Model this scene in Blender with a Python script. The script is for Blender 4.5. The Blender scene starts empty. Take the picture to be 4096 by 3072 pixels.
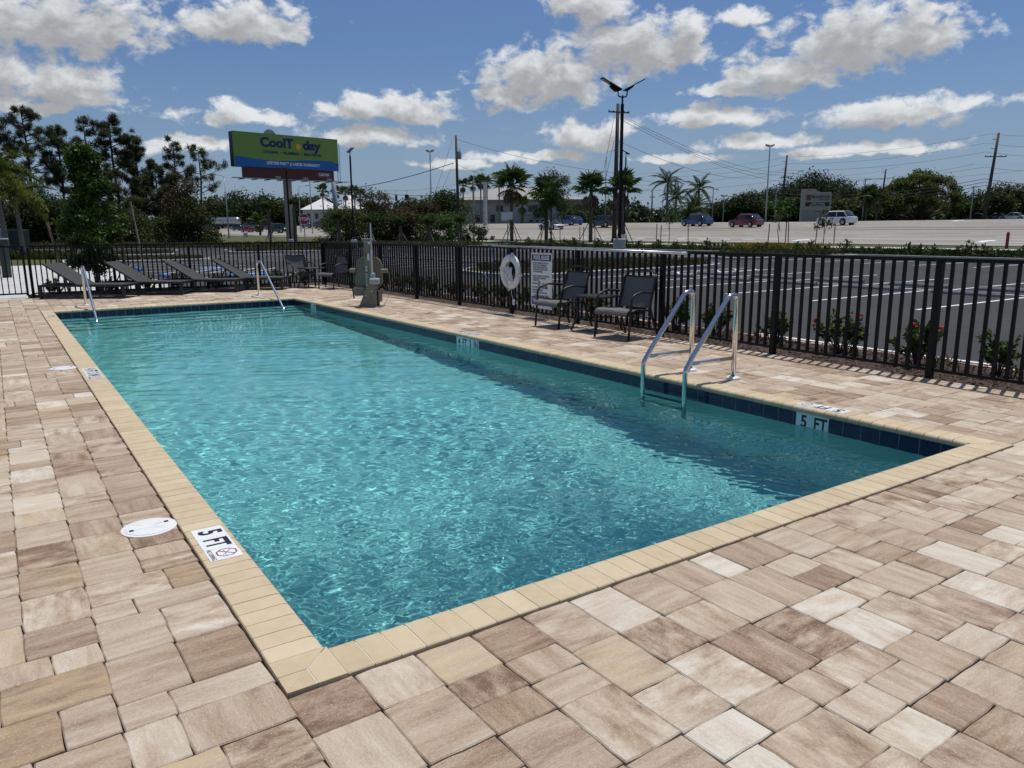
import bpy, math, random
import numpy as np
from mathutils import Vector, Matrix

random.seed(7)
RNG = np.random.default_rng(11)
S = bpy.context.scene
COL = S.collection
PI = math.pi

# ------------------------------------------------------------------ camera
CAM = np.array([-0.837, -2.467, 1.48])
RW = np.array([0.8290, -0.5592, -0.0059])
UW = np.array([0.1164, 0.1621, 0.9799])
FW = np.array([0.5470, 0.8130, -0.1995])
FPX = 3034.6
cd = bpy.data.cameras.new('camera')
cd.sensor_fit = 'HORIZONTAL'
cd.sensor_width = 36.0
cd.lens = 36.0 * FPX / 4096
cd.clip_start = 0.05
cd.clip_end = 4000
cam = bpy.data.objects.new('camera', cd)
COL.objects.link(cam)
cam.matrix_world = Matrix(((RW[0], UW[0], -FW[0], CAM[0]), (RW[1], UW[1], -FW[1], CAM[1]),
                           (RW[2], UW[2], -FW[2], CAM[2]), (0, 0, 0, 1)))
S.camera = cam

# ------------------------------------------------------------------ light
SUN_TO = Vector((0.258, 0.083, 1.0)).normalized()
SUN_EL = math.asin(SUN_TO.z)
SUN_AZ = math.atan2(SUN_TO.x, SUN_TO.y)
sd = bpy.data.lights.new('sun', 'SUN')
sd.energy = 3.6
sd.angle = math.radians(0.53)
sd.color = (1.0, 0.955, 0.88)
sun = bpy.data.objects.new('sun', sd)
COL.objects.link(sun)
sun.rotation_euler = (-SUN_TO).to_track_quat('-Z', 'Y').to_euler()
sun.location = (8, 4, 30)

S.view_settings.view_transform = 'Standard'
S.view_settings.look = 'None'
S.view_settings.gamma = 1.0
S.view_settings.use_curve_mapping = False
S.view_settings.exposure = 0.0
S.render.film_transparent = False
S.cycles.max_bounces = 10
S.cycles.transparent_max_bounces = 24
S.cycles.transmission_bounces = 8
S.cycles.diffuse_bounces = 3
S.cycles.glossy_bounces = 4
S.cycles.sample_clamp_indirect = 6.0
S.cycles.use_denoising = True


def px_dir(x, y):
    d = FW + RW * (x - 2048) / FPX - UW * (y - 1536) / FPX
    return d / np.linalg.norm(d)


def azel(x, y):
    d = px_dir(x, y)
    return math.degrees(math.atan2(d[0], d[1])), math.degrees(math.asin(d[2]))


# clouds of the sky: middle, half width, rise above and drop below the middle (degrees come from 28.6 px)
CLOUDS = [(130, 55, 240, 90, 55), (-40, 150, 200, 70, 40), (120, 190, 165, 62, 42), (30, 228, 120, 22, 16),
          (520, 52, 165, 62, 44), (640, 78, 50, 30, 16), (515, 255, 140, 32, 20), (850, 230, 205, 42, 44),
          (800, 292, 150, 34, 30), (1360, 100, 185, 85, 75), (1180, 175, 185, 92, 66), (1090, 205, 95, 38, 26),
          (1475, 90, 70, 75, 60), (1275, 8, 105, 50, 46), (1280, 292, 130, 44, 34), (1860, 95, 235, 92, 62), (1960, 85, 140, 60, 50),
          (1690, 155, 165, 56, 50), (1570, 196, 100, 22, 16), (1602, 34, 70, 22, 15), (1560, 252, 145, 30, 24),
          (1950, 243, 200, 40, 30), (1640, 310, 160, 26, 18), (1880, 325, 210, 20, 14), (400, 318, 120, 26, 18),
          (1150, 335, 170, 16, 14), (980, 350, 120, 14, 10), (1480, 345, 130, 14, 10)]


def build_world():
    w = bpy.data.worlds.new('World')
    S.world = w
    w.use_nodes = True
    nt = w.node_tree
    nt.nodes.clear()
    N, L = nt.nodes, nt.links

    def n(t, **k):
        a = N.new(t)
        for q, v in k.items():
            setattr(a, q, v)
        return a

    def m(op, a, b=None, c=None, clamp=False):
        q = n('ShaderNodeMath', operation=op, use_clamp=clamp)
        for i, v in enumerate((a, b, c)):
            if v is None:
                continue
            if isinstance(v, (int, float)):
                q.inputs[i].default_value = v
            else:
                L.new(v, q.inputs[i])
        return q.outputs[0]

    def vm(op, a, b=None, c=None, out=0):
        q = n('ShaderNodeVectorMath', operation=op)
        for i, v in enumerate((a, b, c)):
            if v is None:
                continue
            if isinstance(v, tuple):
                q.inputs[i].default_value = v
            else:
                L.new(v, q.inputs[i])
        return q.outputs[out]

    def smooth(v, lo, hi):
        q = n('ShaderNodeMapRange', interpolation_type='SMOOTHSTEP')
        L.new(v, q.inputs[0])
        q.inputs[1].default_value, q.inputs[2].default_value = lo, hi
        return q.outputs[0]

    sky = n('ShaderNodeTexSky', sky_type='NISHITA', sun_disc=False, sun_elevation=SUN_EL, sun_rotation=SUN_AZ,
            altitude=10, air_density=1.0, dust_density=1.3, ozone_density=2.2)
    geo = n('ShaderNodeTexCoord')
    dirv = vm('NORMALIZE', geo.outputs['Generated'])
    sep = n('ShaderNodeSeparateXYZ')
    L.new(dirv, sep.inputs[0])
    az = m('MULTIPLY', m('ARCTAN2', sep.outputs[0], sep.outputs[1]), 180 / PI)
    el = m('MULTIPLY', m('ARCSINE', sep.outputs[2]), 180 / PI)
    comb = n('ShaderNodeCombineXYZ')
    L.new(az, comb.inputs[0])
    L.new(el, comb.inputs[1])
    p0 = comb.outputs[0]

    def noise(vec, scale, detail, rough=0.55, dist=0.0):
        q = n('ShaderNodeTexNoise')
        q.inputs['Scale'].default_value = scale
        q.inputs['Detail'].default_value = detail
        q.inputs['Roughness'].default_value = rough
        q.inputs['Distortion'].default_value = dist
        L.new(vec, q.inputs['Vector'])
        return q

    def density(p):
        wq = noise(p, 0.22, 5, 0.6)
        warp = vm('MULTIPLY', vm('SUBTRACT', wq.outputs['Color'], (0.5, 0.5, 0.5)), (3.6, 2.0, 0))
        q = vm('ADD', p, warp)
        best = None
        for (x, y, rx, up, dn) in CLOUDS:
            a, e = azel(x * 1.8517, y * 1.8517)
            rx, up, dn = rx / 28.6, up / 28.6, dn / 28.6
            pp = vm('MULTIPLY_ADD', q, (1 / rx, 1 / up, 0), (-a / rx, -e / up, 0))
            qq = vm('MULTIPLY_ADD', q, (-1 / rx, -1 / dn, 0), (a / rx, e / dn, 0))
            ln = vm('LENGTH', vm('MAXIMUM', pp, qq), out=1)
            best = ln if best is None else m('MINIMUM', best, ln)
        d = m('SUBTRACT', 1.0, best)
        fine = noise(vm('MULTIPLY', p, (1.0, 1.5, 1.0)), 0.50, 10, 0.60, 0.25)
        d = m('ADD', d, m('MULTIPLY', m('SUBTRACT', fine.outputs[0], 0.52), 2.0))
        # the rest of the sky outside the picture carries the same kind of clouds
        a0 = azel(2048, 900)[0]
        gen = noise(vm('MULTIPLY', p, (1.0, 1.9, 1.0)), 0.055, 8, 0.55)
        g = m('MULTIPLY', m('SUBTRACT', gen.outputs[0], 0.55), 5.0)
        off = m('MAXIMUM', smooth(m('ABSOLUTE', m('SUBTRACT', az, a0)), 36, 46), smooth(el, 20, 28))
        g = m('SUBTRACT', g, m('MULTIPLY', m('SUBTRACT', 1.0, off), 4.0))
        # thin layers low over the horizon
        low = noise(vm('MULTIPLY', p, (0.35, 2.2, 1.0)), 0.35, 6, 0.55)
        lw = m('MULTIPLY', m('SUBTRACT', low.outputs[0], 0.53), 2.2)
        lw = m('SUBTRACT', lw, smooth(m('ABSOLUTE', m('SUBTRACT', el, 4.0)), 2.0, 6.0))
        lw = m('MINIMUM', lw, 0.10)
        return m('MAXIMUM', m('MAXIMUM', d, g), lw)

    d0 = density(p0)
    d1 = density(vm('ADD', p0, (0.35, 1.05, 0)))
    alpha = smooth(d0, 0.05, 0.50)
    alpha = m('MULTIPLY', alpha, 0.97)
    # sunlit where little cloud lies above, greyer where much does
    puff = noise(vm('MULTIPLY', p0, (1, 1.3, 1)), 1.1, 7, 0.6)
    lit = m('SUBTRACT', 1.08, m('MULTIPLY', smooth(d1, -0.25, 0.75), 0.55))
    lit = m('ADD', lit, m('MULTIPLY', m('SUBTRACT', puff.outputs[0], 0.5), 0.22))
    lit = m('MULTIPLY', lit, 7.6)
    cc = n('ShaderNodeVectorMath', operation='SCALE')
    cc.inputs[0].default_value = (0.95, 0.975, 1.0)
    L.new(lit, cc.inputs['Scale'])
    # clear sky: the Nishita sky, a little whiter towards the horizon (moist air)
    skyc = vm('MULTIPLY', sky.outputs[0], (0.50, 0.63, 0.82))
    hz = n('ShaderNodeMix', data_type='RGBA')
    L.new(m('MULTIPLY', m('SUBTRACT', 1.0, smooth(el, -3, 13)), 0.75), hz.inputs[0])
    L.new(skyc, hz.inputs[6])
    hz.inputs[7].default_value = (2.9, 3.75, 5.0, 1)
    mx = n('ShaderNodeMix', data_type='RGBA')
    L.new(alpha, mx.inputs[0])
    L.new(hz.outputs[2], mx.inputs[6])
    L.new(cc.outputs[0], mx.inputs[7])
    bg = n('ShaderNodeBackground')
    bg.inputs[1].default_value = 0.1
    L.new(mx.outputs[2], bg.inputs[0])
    out = n('ShaderNodeOutputWorld')
    L.new(bg.outputs[0], out.inputs[0])
    w.cycles.sampling_method = 'MANUAL'
    w.cycles.sample_map_resolution = 1024


build_world()

# ------------------------------------------------------------------ terrain and pixel helpers
EDGE = [(-60, 96), (-6, 92), (12, 83.5), (25, 73), (43.5, 69.5), (44.3, 60), (44.3, -60)]


def sstep(t):
    t = min(1.0, max(0.0, t))
    return t * t * (3 - 2 * t)


def bend(y):
    """the highway curves gently towards the left in the distance"""
    return min(60.0, 0.13 * max(0.0, y - 60))


def terrain(x, y):
    """height of the land beyond the pool: car park low, verge and highway climbing to the east"""
    rise = 0.62 * min(1.0, max(0.0, (y - 65) / 110))
    t0 = 0.0
    if y > 69.5:
        t0 = sstep((y - 69.5 - max(0, 43 - x) * 0.35) / 60)
    base = -0.32 + t0 * (0.34 + rise)
    x = x + bend(y)
    if x < 44:
        return base
    if x < 58:
        return base + (x - 44) / 14 * (0.14 + rise - base)
    if x < 95:
        return 0.14 + rise + (x - 58) / 37 * 2.15
    return 2.29 + rise + min(60, x - 95) * 0.004


def hit(px, py, start=6.0):
    """where the line of sight through a pixel of the photograph meets the land"""
    d = px_dir(px, py)
    t = start
    while t < 900:
        p = CAM + d * t
        if p[2] <= terrain(p[0], p[1]):
            return Vector((p[0], p[1], terrain(p[0], p[1])))
        t += 0.25 + t * 0.002
    return Vector((p[0], p[1], terrain(p[0], p[1])))


def at(px, depth, z=None):
    """the spot of the land under a column of the photograph, at a depth along the view"""
    d = FW + RW * (px - 2048) / FPX - UW * (920 - 1536) / FPX
    p = CAM + d * depth
    return Vector((p[0], p[1], terrain(p[0], p[1]) if z is None else z))


def up(px, py, base):
    """height over base.z of a pixel, read in the upright plane through base that faces the camera"""
    q = np.array(base)
    dep = (q - CAM) @ FW
    d = FW + RW * (px - 2048) / FPX - UW * (py - 1536) / FPX
    return float(CAM[2] + d[2] * dep - q[2])


# ------------------------------------------------------------------ mesh building
class G:
    """collects geometry; build() links it as ONE mesh object"""

    def __init__(self):
        self.v, self.f, self.c, self.mi = [], [], [], []
        self.col = None
        self.m = 0

    def add(self, vs, fs):
        b = len(self.v)
        self.v += [tuple(p) for p in vs]
        for f in fs:
            self.f.append(tuple(b + i for i in f))
            self.c.append(self.col)
            self.mi.append(self.m)
        return b

    def box(self, x0, y0, z0, x1, y1, z1, bev=0.0):
        if bev <= 0:
            vs = [(x0, y0, z0), (x1, y0, z0), (x1, y1, z0), (x0, y1, z0), (x0, y0, z1), (x1, y0, z1), (x1, y1, z1), (x0, y1, z1)]
            self.add(vs, [(3, 2, 1, 0), (4, 5, 6, 7), (0, 1, 5, 4), (1, 2, 6, 5), (2, 3, 7, 6), (3, 0, 4, 7)])
        else:
            b = bev
            r = lambda e, z: [(x0 + e, y0 + e, z), (x1 - e, y0 + e, z), (x1 - e, y1 - e, z), (x0 + e, y1 - e, z)]
            vs = r(b, z0) + r(0, z0 + b) + r(0, z1 - b) + r(b, z1)
            fs = [(3, 2, 1, 0), (12, 13, 14, 15)]
            for k in (0, 4, 8):
                for i in range(4):
                    j = (i + 1) % 4
                    fs.append((k + i, k + j, k + 4 + j, k + 4 + i))
            self.add(vs, fs)
        return self

    def obox(self, c, ax, ay, az):
        """box from centre and three half-axis vectors"""
        c, ax, ay, az = Vector(c), Vector(ax), Vector(ay), Vector(az)
        vs = [c + sx * ax + sy * ay + sz * az for sz in (-1, 1) for sx, sy in ((-1, -1), (1, -1), (1, 1), (-1, 1))]
        self.add(vs, [(3, 2, 1, 0), (4, 5, 6, 7), (0, 1, 5, 4), (1, 2, 6, 5), (2, 3, 7, 6), (3, 0, 4, 7)])
        return self

    def bar(self, a, b, w, h=None, upv=(0, 0, 1)):
        """square bar from a to b"""
        a, b = Vector(a), Vector(b)
        h = h or w
        d = (b - a)
        t = d.normalized()
        s = t.cross(Vector(upv))
        if s.length < 1e-4:
            s = t.cross(Vector((1, 0, 0)))
        s.normalize()
        u = s.cross(t).normalized()
        return self.obox((a + b) / 2, s * w / 2, d / 2, u * h / 2)

    def tube(self, pts, r, n=8, caps=True, flat=1.0):
        """round tube through points; r a number or one per point"""
        P = [Vector(p) for p in pts]
        R = r if isinstance(r, (list, tuple)) else [r] * len(P)
        rings, prev = [], None
        for i, p in enumerate(P):
            t = (P[min(i + 1, len(P) - 1)] - P[max(i - 1, 0)])
            t = t.normalized() if t.length > 1e-9 else Vector((0, 0, 1))
            if prev is None:
                s = t.cross(Vector((0, 0, 1)))
                if s.length < 0.05:
                    s = t.cross(Vector((1, 0, 0)))
            else:
                s = prev - t * prev.dot(t)
            s.normalize()
            prev = s
            u = t.cross(s)
            rings.append([p + (s * math.cos(2 * PI * k / n) + u * math.sin(2 * PI * k / n) * flat) * R[i] for k in range(n)])
        vs = [q for g in rings for q in g]
        fs = []
        for i in range(len(P) - 1):
            for k in range(n):
                j = (k + 1) % n
                fs.append((i * n + k, i * n + j, (i + 1) * n + j, (i + 1) * n + k))
        if caps:
            fs.append(tuple(reversed(range(n))))
            fs.append(tuple((len(P) - 1) * n + k for k in range(n)))
        self.add(vs, fs)
        return self

    def lathe(self, c, prof, n=16, axis='z'):
        c = Vector(c)
        vs, fs = [], []
        for (r, z) in prof:
            for k in range(n):
                a = 2 * PI * k / n
                q = (r * math.cos(a), r * math.sin(a), z)
                if axis == 'x':
                    q = (q[2], q[0], q[1])
                elif axis == 'y':
                    q = (q[0], q[2], q[1])
                vs.append(c + Vector(q))
        for i in range(len(prof) - 1):
            for k in range(n):
                j = (k + 1) % n
                fs.append((i * n + k, i * n + j, (i + 1) * n + j, (i + 1) * n + k))
        fs.append(tuple(reversed(range(n))))
        fs.append(tuple((len(prof) - 1) * n + k for k in range(n)))
        self.add(vs, fs)
        return self

    def prism(self, poly, h, o=(0, 0, 0), ex=(1, 0, 0), ey=(0, 1, 0)):
        """polygon in the plane o + x*ex + y*ey, pulled h along ex x ey"""
        o, ex, ey = Vector(o), Vector(ex), Vector(ey)
        nz = ex.cross(ey).normalized() * h
        a = [o + ex * x + ey * y for x, y in poly]
        n = len(a)
        self.add(a + [p + nz for p in a], [tuple(reversed(range(n))), tuple(range(n, 2 * n))] + [(i, (i + 1) % n, n + (i + 1) % n, n + i) for i in range(n)])
        return self

    def quad(self, a, b, c, d):
        self.add([a, b, c, d], [(0, 1, 2, 3)])
        return self

    def sphere(self, c, r, n=10, m=6, sq=(1, 1, 1)):
        prof = [(max(1e-3, math.sin(PI * i / m)) * r, -math.cos(PI * i / m) * r) for i in range(m + 1)]
        b = len(self.v)
        self.lathe((0, 0, 0), prof, n)
        for i in range(b, len(self.v)):
            p = self.v[i]
            self.v[i] = (c[0] + p[0] * sq[0], c[1] + p[1] * sq[1], c[2] + p[2] * sq[2])
        return self

    def build(self, name, mats, parent=None, smooth=False, origin=None):
        me = bpy.data.meshes.new(name)
        vs = self.v
        if origin is not None:
            o = origin
            vs = [(p[0] - o[0], p[1] - o[1], p[2] - o[2]) for p in vs]
        me.from_pydata(vs, [], self.f)
        for mm in (mats if isinstance(mats, (list, tuple)) else [mats]):
            me.materials.append(mm)
        if any(self.mi):
            me.polygons.foreach_set('material_index', self.mi)
        if any(c is not None for c in self.c):
            at_ = me.color_attributes.new('Col', 'FLOAT_COLOR', 'CORNER')
            arr = []
            for f, c in zip(self.f, self.c):
                c = c or (0.5, 0.5, 0.5)
                arr += [c[0], c[1], c[2], 1.0] * len(f)
            at_.data.foreach_set('color', arr)
        if smooth:
            me.polygons.foreach_set('use_smooth', [True] * len(self.f))
            if smooth == 'auto':
                me.set_sharp_from_angle(angle=math.radians(40))
        me.update()
        ob = bpy.data.objects.new(name, me)
        COL.objects.link(ob)
        if parent is not None:
            ob.parent = parent
        if origin is not None:
            ob.location = origin
        return ob


def empty(name, loc=(0, 0, 0), rz=0.0):
    o = bpy.data.objects.new(name, None)
    o.empty_display_size = 0.1
    COL.objects.link(o)
    o.location = loc
    o.rotation_euler = (0, 0, rz)
    return o


def tag(o, label, cat, group=None):
    o['label'] = label
    o['category'] = cat
    if group:
        o['group'] = group
    return o


def thing(name, label, cat, loc=(0, 0, 0), rz=0.0, group=None):
    return tag(empty(name, loc, rz), label, cat, group)


def kind(o, k):
    o['kind'] = k
    return o


def link_copy(o, parent=None):
    c = o.copy()
    COL.objects.link(c)
    c.parent = parent
    return c


def dup(root, loc, rz=None, label=None, scale=None):
    """a copy of a thing with copies of its parts and their sub-parts"""
    r = link_copy(root)
    r.location = loc
    if rz is not None:
        r.rotation_euler = (0, 0, rz)
    if scale is not None:
        r.scale = (scale, scale, scale) if isinstance(scale, (int, float)) else scale
    if label:
        r['label'] = label
    for ch in list(root.children):
        c = link_copy(ch, r)
        for g in list(ch.children):
            link_copy(g, c)
    return r


# ------------------------------------------------------------------ materials
class NT:
    def __init__(self, name):
        self.m = bpy.data.materials.new(name)
        self.m.use_nodes = True
        self.t = self.m.node_tree
        self.t.nodes.clear()
        self.out = self.t.nodes.new('ShaderNodeOutputMaterial')

    def n(self, t, **k):
        a = self.t.nodes.new(t)
        for q, v in k.items():
            setattr(a, q, v)
        return a

    def l(self, a, b):
        self.t.links.new(a, b)

    def put(self, sock, v):
        if isinstance(v, (int, float)):
            sock.default_value = v
        elif isinstance(v, tuple):
            sock.default_value = v if len(v) == len(sock.default_value) else tuple(v) + (1.0,)
        else:
            self.l(v, sock)

    def coord(self, which='Object', scale=(1, 1, 1), rot=(0, 0, 0)):
        c = self.n('ShaderNodeTexCoord')
        mp = self.n('ShaderNodeMapping')
        mp.inputs['Scale'].default_value = scale
        mp.inputs['Rotation'].default_value = rot
        self.l(c.outputs[which], mp.inputs[0])
        return mp.outputs[0]

    def pos(self, scale=(1, 1, 1)):
        g = self.n('ShaderNodeNewGeometry')
        mp = self.n('ShaderNodeMapping')
        mp.inputs['Scale'].default_value = scale
        self.l(g.outputs['Position'], mp.inputs[0])
        return mp.outputs[0]

    def noise(self, vec, scale=5, detail=4, rough=0.5, dist=0.0):
        q = self.n('ShaderNodeTexNoise')
        q.inputs['Scale'].default_value = scale
        q.inputs['Detail'].default_value = detail
        q.inputs['Roughness'].default_value = rough
        q.inputs['Distortion'].default_value = dist
        if vec is not None:
            self.l(vec, q.inputs['Vector'])
        return q.outputs[0]

    def ramp(self, fac, stops):
        r = self.n('ShaderNodeValToRGB')
        e = r.color_ramp.elements
        while len(e) < len(stops):
            e.new(0.5)
        for q, (p, c) in zip(e, stops):
            q.position = p
            q.color = tuple(c) + (1.0,) if len(c) == 3 else c
        self.l(fac, r.inputs[0])
        return r.outputs[0]

    def mix(self, fac, a, b, blend='MIX'):
        q = self.n('ShaderNodeMix', data_type='RGBA', blend_type=blend)
        self.put(q.inputs[0], fac)
        self.put(q.inputs[6], a)
        self.put(q.inputs[7], b)
        return q.outputs[2]

    def math(self, op, a, b=None, clamp=False):
        q = self.n('ShaderNodeMath', operation=op, use_clamp=clamp)
        self.put(q.inputs[0], a)
        if b is not None:
            self.put(q.inputs[1], b)
        return q.outputs[0]

    def attr(self, name='Col'):
        a = self.n('ShaderNodeAttribute', attribute_name=name)
        return a

    def bump(self, h, strength=0.3, dist=0.01, normal=None):
        b = self.n('ShaderNodeBump')
        b.inputs['Strength'].default_value = strength
        b.inputs['Distance'].default_value = dist
        self.l(h, b.inputs['Height'])
        if normal is not None:
            self.l(normal, b.inputs['Normal'])
        return b.outputs[0]

    def principled(self, color, rough=0.5, metal=0.0, normal=None, spec=None, coat=0.0):
        p = self.n('ShaderNodeBsdfPrincipled')
        self.put(p.inputs['Base Color'], color)
        self.put(p.inputs['Roughness'], rough)
        self.put(p.inputs['Metallic'], metal)
        if spec is not None:
            p.inputs['Specular IOR Level'].default_value = spec
        if coat:
            p.inputs['Coat Weight'].default_value = coat
            p.inputs['Coat Roughness'].default_value = 0.05
        if normal is not None:
            self.l(normal, p.inputs['Normal'])
        return p

    def done(self, bsdf):
        self.l(bsdf.outputs[0] if hasattr(bsdf, 'outputs') else bsdf, self.out.inputs[0])
        return self.m


def simple(name, c, rough=0.5, metal=0.0, var=0.12, scale=12.0, bump=0.0, spec=None, coat=0.0, bscale=None):
    """one base colour with a little procedural mottling"""
    t = NT(name)
    v = t.coord('Object')
    nz = t.noise(v, scale, 5, 0.6)
    lo = tuple(x * (1 - var) for x in c)
    hi = tuple(min(1, x * (1 + var)) for x in c)
    col = t.ramp(nz, [(0.3, lo), (0.7, hi)])
    rr = t.math('MULTIPLY_ADD', nz, 0.16) if False else rough
    nrm = None
    if bump:
        nrm = t.bump(t.noise(v, bscale or scale * 6, 4, 0.6), bump, 0.004)
    return t.done(t.principled(col, rr, metal, nrm, spec, coat))


def text_mesh(name, body, size, mat, parent, loc, ex, ey, bold=0.0, sx=1.0, align='CENTER', lift=0.0, spacing=1.0, width=None):
    """flat lettering as a mesh: ex reading direction, ey letter-up direction"""
    cu = bpy.data.curves.new(name, 'FONT')
    cu.body = body
    cu.size = size
    cu.align_x = align
    cu.align_y = 'CENTER'
    cu.offset = bold
    cu.resolution_u = 3
    cu.space_character = spacing
    cu.fill_mode = 'FRONT'
    tmp = bpy.data.objects.new(name + '_src', cu)
    COL.objects.link(tmp)
    dg = bpy.context.evaluated_depsgraph_get()
    me = bpy.data.meshes.new_from_object(tmp.evaluated_get(dg))
    bpy.data.objects.remove(tmp)
    bpy.data.curves.remove(cu)
    me.name = name
    if width:
        xs = [v.co.x for v in me.vertices]
        sx = width / max(1e-6, max(xs) - min(xs))
    ex, ey = Vector(ex).normalized(), Vector(ey).normalized()
    ez = ex.cross(ey)
    M = Matrix(((ex.x * sx, ey.x, ez.x, loc[0] + ez.x * lift), (ex.y * sx, ey.y, ez.y, loc[1] + ez.y * lift),
                (ex.z * sx, ey.z, ez.z, loc[2] + ez.z * lift), (0, 0, 0, 1)))
    me.transform(M)
    me.materials.clear()
    me.materials.append(mat)
    ob = bpy.data.objects.new(name, me)
    COL.objects.link(ob)
    if parent is not None:
        ob.parent = parent
    return ob
# ================================================================== pool and deck
PW, PL, CW = 4.66, 14.5, 0.207          # water opening between the coping noses, coping width
U = 0.0775                               # paver module
XR, YF = 6.80, 18.30                     # deck edges under the fences


def paver_material():
    t = NT('paver_concrete')
    uv = t.n('ShaderNodeUVMap', uv_map='UVMap').outputs[0]
    ca = t.attr('Col')
    sep = t.n('ShaderNodeSeparateColor')
    t.l(ca.outputs['Color'], sep.inputs[0])
    tone, blot, hue = sep.outputs

    def mp(sx, sy):
        q = t.n('ShaderNodeMapping')
        q.inputs['Scale'].default_value = (sx, sy, 1)
        t.l(uv, q.inputs[0])
        return q.outputs[0]
    streak = t.noise(mp(2.6, 15), 1.0, 8, 0.70, 0.25)
    cloud = t.noise(mp(5, 9), 1.0, 6, 0.66, 0.3)
    fine = t.noise(mp(70, 160), 1.0, 4, 0.75)
    grit = t.noise(mp(330, 330), 1.0, 2, 0.6)
    a = t.math('MULTIPLY', t.math('SUBTRACT', streak, 0.5), 1.15)
    b = t.math('MULTIPLY', t.math('MULTIPLY', t.math('SUBTRACT', cloud, 0.5), blot), 2.4)
    fac = t.math('ADD', t.math('ADD', tone, a), b)
    fac = t.math('ADD', fac, t.math('MULTIPLY', t.math('SUBTRACT', fine, 0.5), 0.75))
    fac = t.math('ADD', fac, t.math('MULTIPLY', t.math('SUBTRACT', grit, 0.5), 0.55), clamp=True)
    col = t.ramp(fac, [(0.02, (0.165, 0.102, 0.070)), (0.24, (0.300, 0.214, 0.154)), (0.46, (0.415, 0.328, 0.248)),
                       (0.66, (0.500, 0.420, 0.330)), (0.97, (0.625, 0.580, 0.50))])
    yel = t.math('MULTIPLY', hue, t.math('MULTIPLY', t.math('SUBTRACT', t.noise(mp(4, 11), 1.3, 4, 0.6), 0.32), 3.0, clamp=True), clamp=True)
    col = t.mix(yel, col, (0.52, 0.40, 0.22))
    # pale aggregate grains and tiny pores
    vo = t.n('ShaderNodeTexVoronoi')
    vo.inputs['Scale'].default_value = 62
    t.l(uv, vo.inputs['Vector'])
    g = t.math('LESS_THAN', vo.outputs['Distance'], 0.115)
    col = t.mix(t.math('MULTIPLY', g, 0.5), col, (0.74, 0.66, 0.55))
    vp = t.n('ShaderNodeTexVoronoi')
    vp.inputs['Scale'].default_value = 95
    mpp = t.n('ShaderNodeMapping')
    mpp.inputs['Location'].default_value = (3.3, 1.7, 0)
    t.l(uv, mpp.inputs[0])
    t.l(mpp.outputs[0], vp.inputs['Vector'])
    pore = t.math('LESS_THAN', vp.outputs['Distance'], 0.10)
    col = t.mix(t.math('MULTIPLY', pore, 0.45), col, (0.16, 0.115, 0.09))
    h = t.math('ADD', t.math('MULTIPLY', fine, 0.6), t.math('MULTIPLY', grit, 0.5))
    h = t.math('SUBTRACT', h, t.math('MULTIPLY', pore, 0.5))
    nrm = t.bump(h, 0.40, 0.004)
    return t.done(t.principled(col, 0.86, 0, nrm, 0.25))


M = {}
M['paver'] = paver_material()


def coping_material():
    t = NT('coping_stone')
    v = t.coord('Object')
    ca = t.attr('Col')
    n1 = t.noise(v, 9, 6, 0.65, 0.6)
    n2 = t.noise(v, 160, 3, 0.6)
    f = t.math('ADD', t.math('MULTIPLY', t.math('SUBTRACT', n1, 0.5), 0.75), ca.outputs['Fac'])
    f = t.math('ADD', f, t.math('MULTIPLY', t.math('SUBTRACT', n2, 0.5), 0.25))
    col = t.ramp(f, [(0.1, (0.43, 0.335, 0.205)), (0.5, (0.530, 0.430, 0.280)), (0.9, (0.61, 0.51, 0.355))])
    st = t.noise(v, 26, 5, 0.7)
    col = t.mix(t.math('MULTIPLY', t.math('GREATER_THAN', st, 0.71), 0.35), col, (0.36, 0.26, 0.16))
    return t.done(t.principled(col, 0.72, 0, t.bump(n2, 0.18, 0.003), 0.3))


M['coping'] = coping_material()
M['grout'] = simple('white_grout', (0.66, 0.63, 0.57), 0.9, 0, 0.12, 40)
M['sand'] = simple('joint_sand', (0.085, 0.068, 0.055), 0.95, 0, 0.4, 60, 0.4)


def tile_material():
    t = NT('navy_tile')
    v = t.coord('Object')
    ca = t.attr('Col')
    n1 = t.noise(v, 30, 4, 0.6)
    col = t.ramp(t.math('ADD', t.math('MULTIPLY', n1, 0.5), t.math('MULTIPLY', ca.outputs['Fac'], 0.5)),
                 [(0.2, (0.006, 0.010, 0.038)), (0.8, (0.014, 0.022, 0.070))])
    return t.done(t.principled(col, 0.13, 0, t.bump(t.noise(v, 14, 2), 0.05, 0.004), 0.5))


M['tile'] = tile_material()
M['white_tile'] = simple('white_tile', (0.78, 0.79, 0.78), 0.22, 0, 0.04, 30)
M['black_print'] = simple('black_glaze', (0.012, 0.012, 0.014), 0.35, 0, 0.1, 30)
M['red_print'] = simple('dark_red_glaze', (0.22, 0.012, 0.03), 0.35, 0, 0.1, 30)


def plaster_material():
    t = NT('pool_plaster')
    v = t.coord('Object')
    n1 = t.noise(v, 1.3, 6, 0.6)
    n2 = t.noise(v, 120, 3, 0.7)
    f = t.math('ADD', t.math('MULTIPLY', n1, 0.6), t.math('MULTIPLY', n2, 0.4))
    col = t.ramp(f, [(0.3, (0.44, 0.66, 0.63)), (0.7, (0.54, 0.76, 0.73))])
    return t.done(t.principled(col, 0.75, 0, t.bump(n2, 0.3, 0.004), 0.3))


M['plaster'] = plaster_material()

# ---------------------------------------------------------------- pavers
def in_frame(p):
    d = np.array(p) - CAM
    z = d @ FW
    if z < 0.3:
        return None
    return 2048 + FPX * (d @ RW) / z, 1536 - FPX * (d @ UW) / z


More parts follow.
